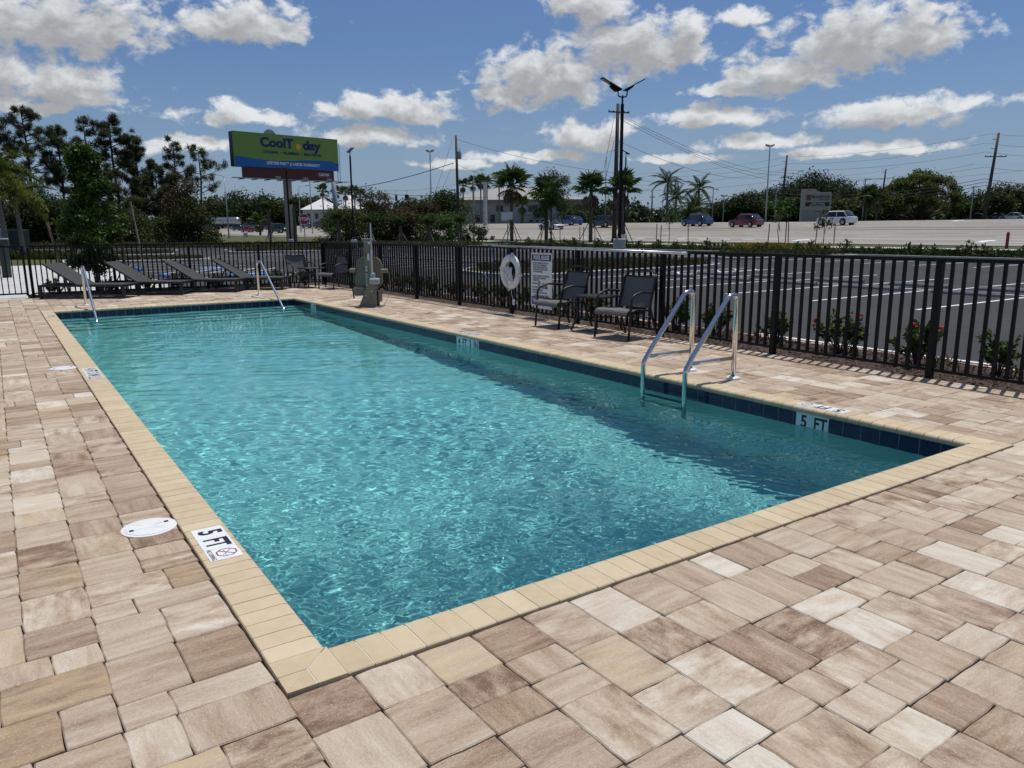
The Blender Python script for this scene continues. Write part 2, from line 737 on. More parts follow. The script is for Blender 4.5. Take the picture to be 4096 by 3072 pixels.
def compose(n):
    """n modules cut into lengths of 2, 3 and 4"""
    out = []
    while n > 0:
        c = [k for k in (2, 3, 3, 4, 4, 4, 4) if n - k == 0 or n - k >= 2]
        k = random.choice(c)
        out.append(k)
        n -= k
    return out


def lay(x0, x1, y0, y1, shift=True):
    """rectangles of a modular paver field between the lines, bands 3 modules wide in pairs"""
    rects = []
    x = x0
    while x < x1 - 0.02:
        wide = min(6 * U, x1 - x)
        two = wide > 4.5 * U
        y = y0 + (random.choice((0, 0, -1, -2)) * U if shift else 0)
        while y < y1 - 0.02:
            if two and random.random() < 0.36:
                hgt = random.choice((2, 3, 3)) * U
                cut = random.choice((4, 3, 2)) * wide / 6
                seg = [(x, y, x + cut, y + hgt), (x + cut, y, x + wide, y + hgt)]
            else:
                n = random.choice((4, 6, 7, 8, 11))
                hgt = n * U
                seg = []
                for k in range(2 if two else 1):
                    bx0 = x + k * wide / 2
                    bx1 = bx0 + (wide / 2 if two else wide)
                    yy = y
                    for c in compose(n):
                        seg.append((bx0, yy, bx1, yy + c * U))
                        yy += c * U
            for a, b, c, d in seg:
                b, d = max(b, y0), min(d, y1)
                if d - b > 0.04:
                    rects.append((a, b, c, d))
            y += hgt
        x += wide
    return rects


RECTS = []
cx0, cx1, cy0, cy1 = -CW - 0.006, PW + CW + 0.006, -CW - 0.006, PL + CW + 0.006
nl = 20
RECTS += lay(cx0 - nl * 3 * U, cx0, -3.2, YF)
RECTS += [(a, -d, c, -b) for a, b, c, d in lay(cx0, cx1, -cy0, 3.2, False)]
RECTS += lay(cx0, cx1, cy1, YF, False)
RECTS += lay(cx1, XR, -3.2, YF)


def paver_outline(a, b, c, d, near):
    g = 0.0013
    a, b, c, d = a + g, b + g, c - g, d - g
    step = 0.055 if near else 0.16
    pts = []
    rr = 0.005
    for (p, q) in (((a, b), (c, b)), ((c, b), (c, d)), ((c, d), (a, d)), ((a, d), (a, b))):
        L_ = math.hypot(q[0] - p[0], q[1] - p[1])
        n = max(2, int(L_ / step))
        bow = random.uniform(-0.0025, 0.0008)
        tx, ty = (q[0] - p[0]) / L_, (q[1] - p[1]) / L_
        for i in range(n):
            s = i / n
            s = max(s, rr / L_) if i == 0 else s
            o = random.uniform(-0.0020, 0.0016) + bow * math.sin(PI * s) + (-0.0015 if i == 0 else 0)
            if not near:
                o *= 0.7
            pts.append((p[0] + tx * L_ * s - ty * o, p[1] + ty * L_ * s + tx * o))
    return pts


def paver_geo(r, near):
    a, b, c, d = r
    pts = paver_outline(a, b, c, d, near)
    n = len(pts)
    mx, my = (a + c) / 2, (b + d) / 2
    zt = -0.010 + random.uniform(-0.0022, 0.0022)
    tx, ty = random.uniform(-0.006, 0.006), random.uniform(-0.006, 0.006)
    zf = lambda x, y, z: z + tx * (x - mx) + ty * (y - my)
    inn = []
    for x, y in pts:
        L_ = math.hypot(x - mx, y - my)
        k = (L_ - 0.005) / L_
        inn.append((mx + (x - mx) * k, my + (y - my) * k))
    vs = [(x, y, zf(x, y, zt)) for x, y in inn] + [(x, y, zf(x, y, zt - 0.0045)) for x, y in pts]
    fs = [tuple(range(n))] + [(n + i, n + (i + 1) % n, (i + 1) % n, i) for i in range(n)]
    if near:
        vs += [(x, y, -0.055) for x, y in pts]
        fs += [(2 * n + i, 2 * n + (i + 1) % n, n + (i + 1) % n, n + i) for i in range(n)]
    else:
        vs += [(x, y, -0.035) for x, y in pts]
        fs += [(2 * n + i, 2 * n + (i + 1) % n, n + (i + 1) % n, n + i) for i in range(n)]
    return vs, fs


def paver_look(r):
    """colour numbers and grain direction of one paver"""
    q = random.random()
    tone = random.gauss(0.48, 0.08)
    if q < 0.06:
        tone = random.uniform(0.72, 0.88)
    elif q < 0.24:
        tone = random.uniform(0.20, 0.33)
    blot = random.random() ** 2.0
    hue = random.uniform(0.3, 0.65) if random.random() < 0.07 else random.uniform(0, 0.22)
    left = r[2] < 0.2
    along_x = random.random() < (0.78 if left else 0.42)
    return (tone, blot, hue), along_x, random.uniform(0, 60), random.uniform(0, 60)


def paver_mesh(name, items):
    V, F, C, UVs = [], [], [], []
    for vs, fs, look in items:
        (col, ax, ou, ov) = look
        b = len(V)
        V += vs
        for f in fs:
            F.append(tuple(b + i for i in f))
            for i in f:
                C += [col[0], col[1], col[2], 1.0]
                x, y, _z = vs[i]
                UVs += [(x if ax else y) + ou, (y if ax else x) + ov]
    me = bpy.data.meshes.new(name)
    me.from_pydata(V, [], F)
    me.materials.append(M['paver'])
    me.uv_layers.new(name='UVMap').data.foreach_set('uv', UVs)
    me.color_attributes.new('Col', 'FLOAT_COLOR', 'CORNER').data.foreach_set('color', C)
    return me


def build_deck():
    deck = kind(empty('pool_deck'), 'structure')
    b = G()
    for (x0, y0, x1, y1) in ((-4.9, -3.3, -CW + .05, YF), (-CW + .05, -3.3, PW + CW - .05, -CW + .05), (-CW + .05, PL + CW - .05, PW + CW - .05, YF), (PW + CW - .05, -3.3, XR, YF)):
        b.box(x0, y0, -0.12, x1, y1, -0.026)
    b.build('sand_bed', M['sand'], deck)
    scored = []
    for r in RECTS:
        if any((r[0] < lx + .13 and r[2] > lx - .13 and r[1] < ly + .13 and r[3] > ly - .13 and abs((r[0] + r[2]) / 2 - lx) + abs((r[1] + r[3]) / 2 - ly) < 0.02) for lx, ly in ()):
            continue
        area = 0
        P = [in_frame((x, y, -0.01)) for x, y in ((r[0], r[1]), (r[2], r[1]), (r[2], r[3]), (r[0], r[3]))]
        if all(P):
            xs, ys = [p[0] for p in P], [p[1] for p in P]
            if max(xs) > 0 and min(xs) < 4096 and max(ys) > 0 and min(ys) < 3072:
                area = abs(sum(P[i][0] * P[(i + 1) % 4][1] - P[(i + 1) % 4][0] * P[i][1] for i in range(4))) / 2
                cl = (min(max(xs), 4096) - max(min(xs), 0)) * (min(max(ys), 3072) - max(min(ys), 0)) / max(1, (max(xs) - min(xs)) * (max(ys) - min(ys)))
                area *= cl
        scored.append((area, r))
    scored.sort(key=lambda q: -q[0])
    for k, (area, r) in enumerate(scored[:300]):
        vs, fs = paver_geo(r, True)
        ob = bpy.data.objects.new('paver', paver_mesh('paver', [(vs, fs, paver_look(r))]))
        COL.objects.link(ob)
        ob.parent = deck
    rest = [paver_geo(r, area > 2500) + (paver_look(r),) for area, r in scored[300:]]
    ob = bpy.data.objects.new('paver_field', paver_mesh('paver_field', rest))
    COL.objects.link(ob)
    ob.parent = deck
    kind(ob, 'stuff')
    return deck


DECK = build_deck()

# ---------------------------------------------------------------- coping
PROF = [(0.004, -0.046), (0.0, -0.034), (0.0, -0.026), (0.004, -0.014), (0.012, -0.005), (0.024, -0.001), (0.034, 0.0), (CW - 0.004, 0.0), (CW, -0.004), (CW, -0.046)]


def coping_piece(org, ew, el, w0, w1, g=0.0022):
    """one brick: ew along the pool edge, el away from the water"""
    o, ew, el = Vector(org), Vector(ew), Vector(el)
    gg = G()
    tone = random.gauss(0.5, 0.09)
    gg.col = (tone, tone, tone)
    dz = random.uniform(-0.0006, 0.0006)
    A, B = [], []
    for (d, z) in PROF:
        A.append(o + ew * (w0 + g) + el * d + Vector((0, 0, z + dz)))
        B.append(o + ew * (w1 - g) + el * d + Vector((0, 0, z + dz)))
    n = len(PROF)
    fs = [tuple(reversed(range(n))), tuple(range(n, 2 * n))] + [(i, (i + 1) % n, n + (i + 1) % n, n + i) for i in range(n)]
    if ew.cross(el).z < 0:
        fs = [tuple(reversed(f)) for f in fs]
    gg.add(A + B, fs)
    return gg


def build_coping():
    cop = kind(empty('pool_coping'), 'structure')
    b = G()
    for (x0, y0, x1, y1) in ((-CW + .004, -CW + .004, -0.03, PL + CW - .004), (PW + 0.03, -CW + .004, PW + CW - .004, PL + CW - .004),
                             (-0.03, -CW + .004, PW + 0.03, -0.03), (-0.03, PL + 0.03, PW + 0.03, PL + CW - .004)):
        b.box(x0, y0, -0.09, x1, y1, -0.0022)
    b.build('grout', M['grout'], cop)
    pieces = []
    for org, ew, el, L_ in (((0, 0, 0), (0, 1, 0), (-1, 0, 0), PL), ((PW, 0, 0), (0, 1, 0), (1, 0, 0), PL),
                            ((0, 0, 0), (1, 0, 0), (0, -1, 0), PW), ((0, PL, 0), (1, 0, 0), (0, 1, 0), PW)):
        n = round(L_ / 0.1024)
        for i in range(n):
            w0, w1 = L_ * i / n, L_ * (i + 1) / n
            c = Vector(org) + Vector(ew) * (w0 + w1) / 2 + Vector(el) * 0.1
            d = (np.array(c) - CAM)
            pieces.append((float(d @ d) + (400 if in_frame(c) is None else 0), coping_piece(org, ew, el, w0, w1)))
    pieces.sort(key=lambda q: q[0])
    for _d, gg in pieces[:276]:
        gg.build('coping_brick', M['coping'], cop, smooth='auto')
    rest = G()
    for _d, gg in pieces[276:]:
        rest.col = gg.c[0]
        rest.add(gg.v, gg.f)
    kind(rest.build('coping_run', M['coping'], cop, smooth='auto'), 'stuff')
    # mitred corner bricks
    for cx, cy, sx, sy in ((0, 0, -1, -1), (PW, 0, 1, -1), (0, PL, -1, 1), (PW, PL, 1, 1)):
        c = CW
        e = 0.0022
        h = c / 2
        polys = [[(0, e), (h - e, h), (h - e, c), (0, c)], [(h + e, h + 2 * e), (c - e, c), (h + e, c)]]
        for poly in polys:
            for fl in (False, True):
                gg = G()
                tone = random.gauss(0.5, 0.09)
                gg.col = (tone, tone, tone)
                pp = [((q[1], q[0]) if fl else q) for q in poly]
                pp = [(cx + sx * q[0], cy + sy * q[1]) for q in pp]
                ar = sum(pp[i][0] * pp[(i + 1) % len(pp)][1] - pp[(i + 1) % len(pp)][0] * pp[i][1] for i in range(len(pp)))
                if ar < 0:
                    pp = pp[::-1]
                gg.prism(pp, 0.048, (0, 0, -0.048))
                gg.build('coping_brick', M['coping'], cop)
    return cop


COPING = build_coping()

# ---------------------------------------------------------------- basin
WZ = -0.162


def build_basin():
    bas = kind(empty('pool_basin'), 'structure')
    e = 0.022                                # the wall stands back behind the coping nose
    x0, x1, y0, y1 = -e, PW + e, -e, PL + e
    T = 0.16
    bot = -1.9
    for (a, b, c, d) in ((x0 - T, y0 - T, x0, y1 + T), (x1, y0 - T, x1 + T, y1 + T), (x0, y0 - T, x1, y0), (x0, y1, x1, y1 + T)):
        G().box(a, b, bot, c, d, -0.0905).build('pool_wall', M['plaster'], bas)
    # floor: shallow at the steps, deep towards the near end
    prof = [(y0, -1.66), (1.6, -1.66), (7.0, -1.45), (11.5, -1.08), (y1, -1.06)]
    g = G()
    vs = [(x, y, z) for y, z in prof for x in (x0, x1)]
    g.add(vs, [(2 * i, 2 * i + 1, 2 * i + 3, 2 * i + 2) for i in range(len(prof) - 1)])
    g.build('pool_floor', M['plaster'], bas)
    for d, z in ((0.34, -0.26), (0.64, -0.46), (0.94, -0.68), (1.24, -0.88)):
        G().box(x0, y1 - d, -1.2, x1, y1 - (d - 0.30 if d > .35 else 0), z, 0.012).build('pool_step', M['plaster'], bas)
    # waterline tiles, 6 inch, white numbered ones let in at the depths
    p = 0.1545
    white = {'R': {}, 'F': {}}
    nR = int(PL / p) + 1
    def col_tile(gg):
        k = random.random()
        gg.col = (k, k, k)
    spans_w = [(1.241 - p, 2), (6.43, 4), (12.96, 2)]
    for side, X, sgn in (('R', x1, -1), ('L', x0, 1)):
        y = y0 + 0.05 if side == 'R' else y0
        ys = []
        while y < y1 - 0.02:
            ys.append((y, min(y + p, y1)))
            y += p
        for a, b in ys:
            gg = G()
            col_tile(gg)
            gg.box(min(X, X + sgn * 0.006), a + 0.0018, -0.0495 - p + 0.004, max(X, X + sgn * 0.006), b - 0.0018, -0.0505, 0.0016)
            if side == 'L' and a > 7:
                continue
            gg.build('waterline_tile', M['tile'], bas)
    n = round((PW + 2 * e) / p)
    for i in range(n):
        a, b = x0 + (x1 - x0) * i / n, x0 + (x1 - x0) * (i + 1) / n
        gg = G()
        col_tile(gg)
        gg.box(max(a, x0 + .006) + 0.0018, y1 - 0.006, -0.0495 - p + 0.004, min(b, x1 - .006) - 0.0018, y1, -0.0505, 0.0016)
        gg.build('waterline_tile', M['tile'], bas)
    g = G()
    for (a, b, c, d) in ((x0, y0, x0 + .004, y1), (x1 - .004, y0, x1, y1), (x0 + .004, y1 - .004, x1 - .004, y1)):
        g.box(a, b, -0.0495 - p - 0.01, c, d, -0.0485)
    g.build('tile_grout', M['grout'], bas)
    # numbered white tiles
    for (ya, words) in ((1.235, ('5', 'FT')), (7.02, ('4', 'FT', '3', 'IN')), (13.27, ('3', 'FT'))):
        for i, wd in enumerate(words):
            yy = ya - i * p
            yc = yy - p / 2 + p
            m = G().box(x1 - 0.0095, yc - p / 2 + 0.001, -0.0495 - p + 0.004, x1 - 0.0062, yc + p / 2 - 0.001, -0.0505).build('depth_marker', M['white_tile'], bas)
            text_mesh('depth_lettering', wd, 0.145, M['black_print'], m, (x1 - 0.0098, yc, -0.0505 - p / 2 + 0.002), (0, -1, 0), (0, 0, 1), 0.004, 0.80 if len(wd) > 1 else 0.9)
    return bas


BASIN = build_basin()


def deck_marker(cx, y_first, step, words, ex, ey):
    """numbered white plaques set in the coping; read along ex, letters up along ey"""
    ex, ey = Vector(ex), Vector(ey)
    w = 0.146
    c = Vector((cx, y_first, 0))
    for i, wd in enumerate(words + ['no']):
        cc = c + ex * (i * (w + 0.001))
        m = G().obox(cc + Vector((0, 0, 0.0005)), ex * w / 2, ey * 0.073, (0, 0, 0.0016)).build('depth_marker', M['white_tile'], COPING)
        z = 0.0026
        if wd != 'no':
            text_mesh('depth_lettering', wd, 0.150, M['black_print'], m, (cc.x, cc.y, z), ex, ey, 0.005, 0.72 if len(wd) > 1 else 0.85)
        else:
            # no-diving octagon with a figure over waves and the words beneath
            oc = cc + ey * 0.014
            R_, r_ = 0.050, 0.043
            g = G()
            for k in range(8):
                a0, a1 = (k + .5) * PI / 4, (k + 1.5) * PI / 4
                P = lambda r, a: oc + ex * r * math.cos(a) + ey * r * math.sin(a) + Vector((0, 0, z))
                g.quad(P(r_, a0), P(R_, a0), P(R_, a1), P(r_, a1))
            dv = (ex + ey).normalized()
            sv = (ex - ey).normalized() * 0.003
            o3 = oc + Vector((0, 0, z + .0001))
            g.quad(o3 - dv * .045 - sv, o3 + dv * .045 - sv, o3 + dv * .045 + sv, o3 - dv * .045 + sv)
            for f in range(len(g.f)):
                pass
            g.build('no_diving_sign', M['red_print'], m)
            g = G()
            zz = Vector((0, 0, z + .0003))
            for a, b, ww in (((-.028, .022), (.010, -.008), .004), ((.010, -.008), (.026, -.022), .0028), ((-.028, .024), (-.034, .030), .003)):
                p0, p1 = oc + ex * a[0] + ey * a[1] + zz, oc + ex * b[0] + ey * b[1] + zz
                s = (p1 - p0).cross(Vector((0, 0, 1))).normalized() * ww / 2
                g.quad(p0 - s, p1 - s * .6, p1 + s * .6, p0 + s)
            for k in range(6):
                a = -.030 + k * .011
                if abs(a + .004) < .008:
                    continue
                p0 = oc + ex * a + ey * -.010 + zz
                g.quad(p0, p0 + ex * .008 + ey * .003, p0 + ex * .008 + ey * .0055, p0 + ey * .002)
            g.build('diver_pictogram', M['black_print'], m)
            text_mesh('no_diving_words', 'NO DIVING', 0.030, M['black_print'], m, tuple(cc - ey * 0.055 + Vector((0, 0, z))), ex, ey, 0.0006, 0.86)


deck_marker(-0.104, 1.4235 - 0.073, 0, ['5', 'FT'], (0, -1, 0), (1, 0, 0))
deck_marker(-0.104, 7.03 - 0.073, 0, ['4', 'FT', '3', 'IN'], (0, -1, 0), (1, 0, 0))
deck_marker(-0.104, 13.68 - 0.073, 0, ['3', 'FT'], (0, -1, 0), (1, 0, 0))
deck_marker(PW + 0.135, 1.0 + 0.073, 0, ['5', 'FT'], (0, 1, 0), (-1, 0, 0))
deck_marker(PW + 0.135, 6.78 + 0.0, 0, ['4', 'FT', '3', 'IN'], (0, 1, 0), (-1, 0, 0))
deck_marker(PW + 0.135, 13.52, 0, ['3', 'FT'], (0, 1, 0), (-1, 0, 0))

# ---------------------------------------------------------------- water
def water_material():
    t = NT('pool_water')
    g = t.n('ShaderNodeBsdfGlass')
    g.inputs['IOR'].default_value = 1.333
    g.inputs['Roughness'].default_value = 0.0
    g.inputs['Color'].default_value = (0.59, 0.85, 0.87, 1)
    t.l(g.outputs[0], t.out.inputs[0])
    if WATER_ABS:
        va = t.n('ShaderNodeVolumeAbsorption')
        va.inputs['Color'].default_value = (0.12, 0.80, 0.84, 1)
        va.inputs['Density'].default_value = WATER_ABS
        t.l(va.outputs[0], t.out.inputs['Volume'])
    return t.m


WATER_ABS = 0.0
M['water'] = water_material()


def build_water():
    """rippled surface with closed sides; the sun is focused through it on to the floor"""
    x0, x1, y0, y1 = -0.05, PW + 0.05, -0.05, PL + 0.05
    xs = np.linspace(x0, x1, 400)
    st, ys = 0.0115, [y0]
    while ys[-1] < y1:
        ys.append(ys[-1] + st * (1 + max(0, ys[-1]) * 0.18))
    ys = np.array(ys)
    ys = y0 + (ys - y0) * (y1 - y0) / (ys[-1] - y0)
    nx, ny = len(xs), len(ys)
    X, Y = np.meshgrid(xs, ys)
    Z = np.zeros_like(X)
    rg = np.random.default_rng(5)
    # calmer along the right-hand wall and in patches
    calm = 0.72 + 0.28 * np.sin(X * 1.1 + 0.6 * Y + 1) * np.sin(Y * 0.8 - 0.5 * X)
    calm *= 1 - 0.45 / (1 + np.exp((PW - 0.9 - X) * 5))
    for lam, n, slope in ((1.4, 6, .006), (0.60, 10, .011), (0.26, 16, .017), (0.13, 28, .034), (0.074, 36, .056), (0.047, 34, .050)):
        for _ in range(n):
            th = rg.normal(1.15, 0.75)
            k = 2 * PI / (lam * rg.uniform(.7, 1.35))
            a = slope / k * rg.uniform(.5, 1.3) / math.sqrt(n / 8)
            wob = 0.5 * np.sin(X * rg.uniform(.5, 2) + Y * rg.uniform(.5, 2) + rg.uniform(0, 6))
            fade = np.clip((lam * 62 - (Y + 2.4)) / 6 + .45, 0, 1) if lam < .2 else 1.0
            Z += a * fade * np.sin(k * (X * math.cos(th) + Y * math.sin(th)) + rg.uniform(0, 2 * PI) + wob)
    Z = WZ + Z * calm * WAVE
    V = np.stack([X, Y, Z], -1).reshape(-1, 3)
    nb = len(V)
    V = np.vstack([V, [[x0, y0, -1.9], [x1, y0, -1.9], [x1, y1, -1.9], [x0, y1, -1.9]]])
    jj, ii = np.meshgrid(np.arange(ny - 1), np.arange(nx - 1), indexing='ij')
    a = (jj * nx + ii).ravel()
    quads = np.stack([a, a + 1, a + nx + 1, a + nx], 1)
    sides = [[nb, nb + 1] + list(range(nx))[::-1], [nb + 1, nb + 2] + [j * nx + nx - 1 for j in range(ny)][::-1],
             [nb + 2, nb + 3] + [(ny - 1) * nx + i for i in range(nx)], [nb + 3, nb] + [j * nx for j in range(ny)], [nb + 3, nb + 2, nb + 1, nb]]
    loops = np.concatenate([quads.ravel()] + [np.array(s_) for s_ in sides])
    tot = np.concatenate([np.full(len(quads), 4), [len(s_) for s_ in sides]])
    me = bpy.data.meshes.new('pool_water')
    me.vertices.add(len(V))
    me.vertices.foreach_set('co', V.ravel())
    me.loops.add(len(loops))
    me.loops.foreach_set('vertex_index', loops.astype(np.int32))
    me.polygons.add(len(tot))
    me.polygons.foreach_set('loop_start', np.concatenate([[0], np.cumsum(tot)[:-1]]).astype(np.int32))
    me.polygons.foreach_set('loop_total', tot.astype(np.int32))
    me.update(calc_edges=True)
    me.polygons.foreach_set('use_smooth', [True] * len(quads) + [False] * 5)
    me.materials.append(M['water'])
    ob = bpy.data.objects.new('pool_water', me)
    COL.objects.link(ob)
    kind(ob, 'structure')
    ob.cycles.is_caustics_caster = True
    return ob


WAVE = 1.0
WATER = build_water()
sd.cycles.is_caustics_light = True
for o in BASIN.children:
    if o.name.split('.')[0] in ('pool_floor', 'pool_wall', 'pool_step'):
        o.cycles.is_caustics_receiver = True
# ================================================================== land, car park, highway
def asphalt_material(name, lo, hi, sc=1.0):
    t = NT(name)
    p = t.pos((1, 1, 1))
    big = t.noise(t.pos((0.35, 0.06, 1)), 1.0 * sc, 5, 0.6)
    mid = t.noise(p, 2.2, 5, 0.65)
    fine = t.noise(p, 90, 3, 0.7)
    f = t.math('ADD', t.math('MULTIPLY', big, 0.45), t.math('ADD', t.math('MULTIPLY', mid, 0.3), t.math('MULTIPLY', fine, 0.25)))
    col = t.ramp(f, [(0.32, lo), (0.68, hi)])
    return t.done(t.principled(col, 0.92, 0, t.bump(fine, 0.5, 0.006), 0.25))


M['asphalt'] = asphalt_material('dark_asphalt', (0.034, 0.034, 0.035), (0.058, 0.057, 0.056))
M['highway'] = asphalt_material('pale_highway', (0.235, 0.215, 0.185), (0.315, 0.290, 0.250))
M['paint'] = simple('white_road_paint', (0.72, 0.73, 0.74), 0.7, 0, 0.12, 6)
M['blue_paint'] = simple('blue_road_paint', (0.05, 0.20, 0.55), 0.6, 0, 0.2, 5)
M['concrete'] = simple('pale_concrete', (0.50, 0.50, 0.48), 0.88, 0, 0.14, 2.5, 0.25)
M['kerb'] = simple('kerb_concrete', (0.44, 0.43, 0.40), 0.9, 0, 0.2, 4, 0.3)
M['stop_grey'] = simple('wheel_stop_concrete', (0.24, 0.24, 0.24), 0.9, 0, 0.2, 6, 0.3)
M['pink'] = simple('pink_edging', (0.52, 0.36, 0.29), 0.88, 0, 0.2, 9, 0.3)
M['mulch'] = simple('bark_bed', (0.050, 0.032, 0.022), 0.97, 0, 0.6, 26, 0.9, bscale=60)
M['chip'] = simple('bark_chip', (0.105, 0.060, 0.038), 0.95, 0, 0.6, 14)
M['black_metal'] = simple('black_powder_coat', (0.005, 0.0052, 0.0055), 0.5, 0, 0.15, 30, 0.05, 0.22)
M['steel'] = NT('brushed_steel')
_t = M['steel']
_n = _t.noise(_t.coord('Object', (40, 40, 3)), 6, 4, 0.6)
M['steel'] = _t.done(_t.principled(_t.ramp(_n, [(0.3, (0.60, 0.60, 0.60)), (0.7, (0.72, 0.72, 0.71))]), 0.17, 1.0, _t.bump(_n, 0.04, 0.002)))


def ground_material():
    t = NT('verge_grass')
    p = t.pos((1, 1, 1))
    a = t.noise(p, 0.25, 5, 0.6)
    b = t.noise(p, 3.0, 5, 0.7)
    c = t.noise(p, 26, 3, 0.7)
    f = t.math('ADD', t.math('MULTIPLY', a, 0.4), t.math('ADD', t.math('MULTIPLY', b, 0.3), t.math('MULTIPLY', c, 0.3)))
    col = t.ramp(f, [(0.33, (0.035, 0.052, 0.016)), (0.5, (0.075, 0.085, 0.030)), (0.66, (0.15, 0.125, 0.065))])
    return t.done(t.principled(col, 0.95, 0, t.bump(c, 0.8, 0.03), 0.2))


M['grass'] = ground_material()


def patch(name, xs, ys, zf, mat, keep=None, parent=None):
    vs = [(x, y, zf(x, y)) for y in ys for x in xs]
    n = len(xs)
    fs = []
    for j in range(len(ys) - 1):
        for i in range(n - 1):
            if keep is None or keep((xs[i] + xs[i + 1]) / 2, (ys[j] + ys[j + 1]) / 2):
                fs.append((j * n + i, j * n + i + 1, (j + 1) * n + i + 1, (j + 1) * n + i))
    g = G()
    g.add(vs, fs)
    return g.build(name, mat, parent, smooth=True)


def rng_(a, b, s):
    n = max(1, int(round((b - a) / s)))
    return [a + (b - a) * i / n for i in range(n + 1)]


gx = [-900, -400, -200] + rng_(-120, -60, 20)[:-1] + rng_(-60, 8.6, 8.575) + rng_(8.6, 44.3, 6)[1:] + rng_(44.3, 58, 2.3)[1:] + rng_(58, 95, 6)[1:] + [110, 130, 155, 200, 300, 500, 900, 1500]
gy = [-300, -120] + rng_(-60, 20, 10) + rng_(20, 69.5, 9)[1:] + rng_(69.5, 200, 6)[1:] + [230, 270, 330, 450, 700, 1100, 1700]
kind(patch('ground', gx, gy, lambda x, y: terrain(x, y) - 0.035, M['grass'], lambda x, y: not (x < 8.6 and x > -60 and y < 20)), 'structure')

# car park
LOT = kind(empty('car_park'), 'structure')
LZ = -0.32
g = G()
g.add([(8.6, -60, LZ), (44.2, -60, LZ), (44.2, 20.2, LZ), (8.6, 20.2, LZ)], [(0, 1, 2, 3)])
g.add([(3.72, 20.204, LZ), (44.2, 20.204, LZ), (44.2, 60, LZ), (43.4, 69.4, LZ), (25, 72.9, LZ), (12, 83.4, LZ), (3.72, 87, LZ)], [(0, 1, 2, 3, 4, 5, 6)])
g.add([(-40, 68, LZ), (3.716, 68, LZ), (3.716, 87, LZ), (-6, 91.9, LZ), (-40, 94, LZ)], [(0, 1, 2, 3, 4)])
g.build('asphalt', M['asphalt'], LOT)


def line(a, b, w=0.11, name='painted_line', mat='paint', z=LZ + 0.006, parent=None):
    a, b = Vector((a[0], a[1], z)), Vector((b[0], b[1], z))
    s = (b - a).cross(Vector((0, 0, 1))).normalized() * w / 2
    g = G()
    g.quad(a - s, b - s, b + s, a + s) if (b - a).cross(s).z > 0 else g.quad(a + s, b + s, b - s, a - s)
    return g.build(name, M[mat], parent or LOT)


ROWY = [6.46 + 2.68 * k for k in range(-5, 6)]
for y in ROWY:
    line((16.0, y), (21.4, y - 0.05))
    line((22.2, y - 0.35), (27.3, y - 0.4))
line((21.7, ROWY[0] - 1), (21.7, ROWY[-1] + 0.3))
for k in range(-4, 8):
    y = 14.5 + 2.72 * k
    line((35.6, y), (41.2, y - 0.1))
for k in range(0, 13):
    y = 30.0 + 2.72 * k
    if y < 62:
        line((16.0, y), (21.2, y))
        line((21.6, y), (26.8, y))
    if 30 < y < 60:
        line((35.8, y), (41.2, y))
for y in (45.5, 48.3, 51.0, 53.8, 56.5):
    line((11.4, y), (15.6, y + 0.1), 0.09)
line((12.6, 57.6), (17.4, 57.6), 0.12)
line((10.0, 2.2), (10.02, 6.0), 0.1)
# hatched no-parking wedge beside the pole island
for k in range(6):
    line((20.5 + k * 1.2, 19.0), (21.8 + k * 1.2, 20.4), 0.1)
line((20.0, 18.95), (28.4, 19.35))
line((20.0, 20.5), (27.8, 20.75))
# stalls by the walk with accessible symbols
for y in (29.4, 33.1, 36.0, 39.4, 42.6, 45.4):
    line((4.7, y), (10.3, y + 0.1))
for k in range(5):
    line((5.0 + k * 1.05, 33.3), (6.6 + k * 1.05, 35.9), 0.1)
for cx, cy in ((8.3, 37.7), (8.2, 31.3)):
    sq = G()
    sq.quad((cx - .75, cy - .75, LZ + .006), (cx + .75, cy - .75, LZ + .006), (cx + .75, cy + .75, LZ + .006), (cx - .75, cy + .75, LZ + .006))
    s = sq.build('accessible_symbol', M['blue_paint'], LOT)
    g = G()
    z = LZ + .011
    for k in range(10):
        a0, a1 = -2.4 + k * 0.42, -2.4 + (k + 1) * 0.42
        P = lambda r, a: (cx - .1 + r * math.cos(a), cy - .05 + r * math.sin(a), z)
        g.quad(P(.27, a0), P(.38, a0), P(.38, a1), P(.27, a1))
    g.quad((cx + .0, cy - .1, z), (cx + .5, cy - .1, z), (cx + .5, cy + .02, z), (cx + .0, cy + .02, z))
    g.quad((cx - .4, cy + .2, z), (cx - .3, cy + .2, z), (cx - .3, cy + .55, z), (cx - .4, cy + .55, z))
    g.build('wheelchair_figure', M['paint'], s)


def ring(pts, w, z0, z1, name, mat, parent, inner=True):
    """a kerb along a closed outline"""
    g = G()
    n = len(pts)
    c = Vector((sum(p[0] for p in pts) / n, sum(p[1] for p in pts) / n, 0))
    A, B = [], []
    for i in range(n):
        p0, p1, p2 = (Vector((*pts[(i + k) % n][:2], 0)) for k in (-1, 0, 1))
        d = ((p1 - p0).normalized() + (p2 - p1).normalized()).normalized()
        s = d.cross(Vector((0, 0, 1)))
        if s.dot(p1 - c) > 0:
            s = -s
        A.append(p1)
        B.append(p1 + s * w)
    vs = [(p.x, p.y, z0) for p in A] + [(p.x, p.y, z1 - .02) for p in A] + [(p.x + (q.x - p.x) * .15, p.y + (q.y - p.y) * .15, z1) for p, q in zip(A, B)] + [(p.x, p.y, z1) for p in B] + [(p.x, p.y, z0) for p in B]
    fs = []
    for k in range(4):
        for i in range(n):
            j = (i + 1) % n
            fs.append((k * n + i, k * n + j, (k + 1) * n + j, (k + 1) * n + i))
    g.add(vs, fs)
    return g.build(name, mat, parent, smooth='auto'), [(p.x, p.y) for p in B]


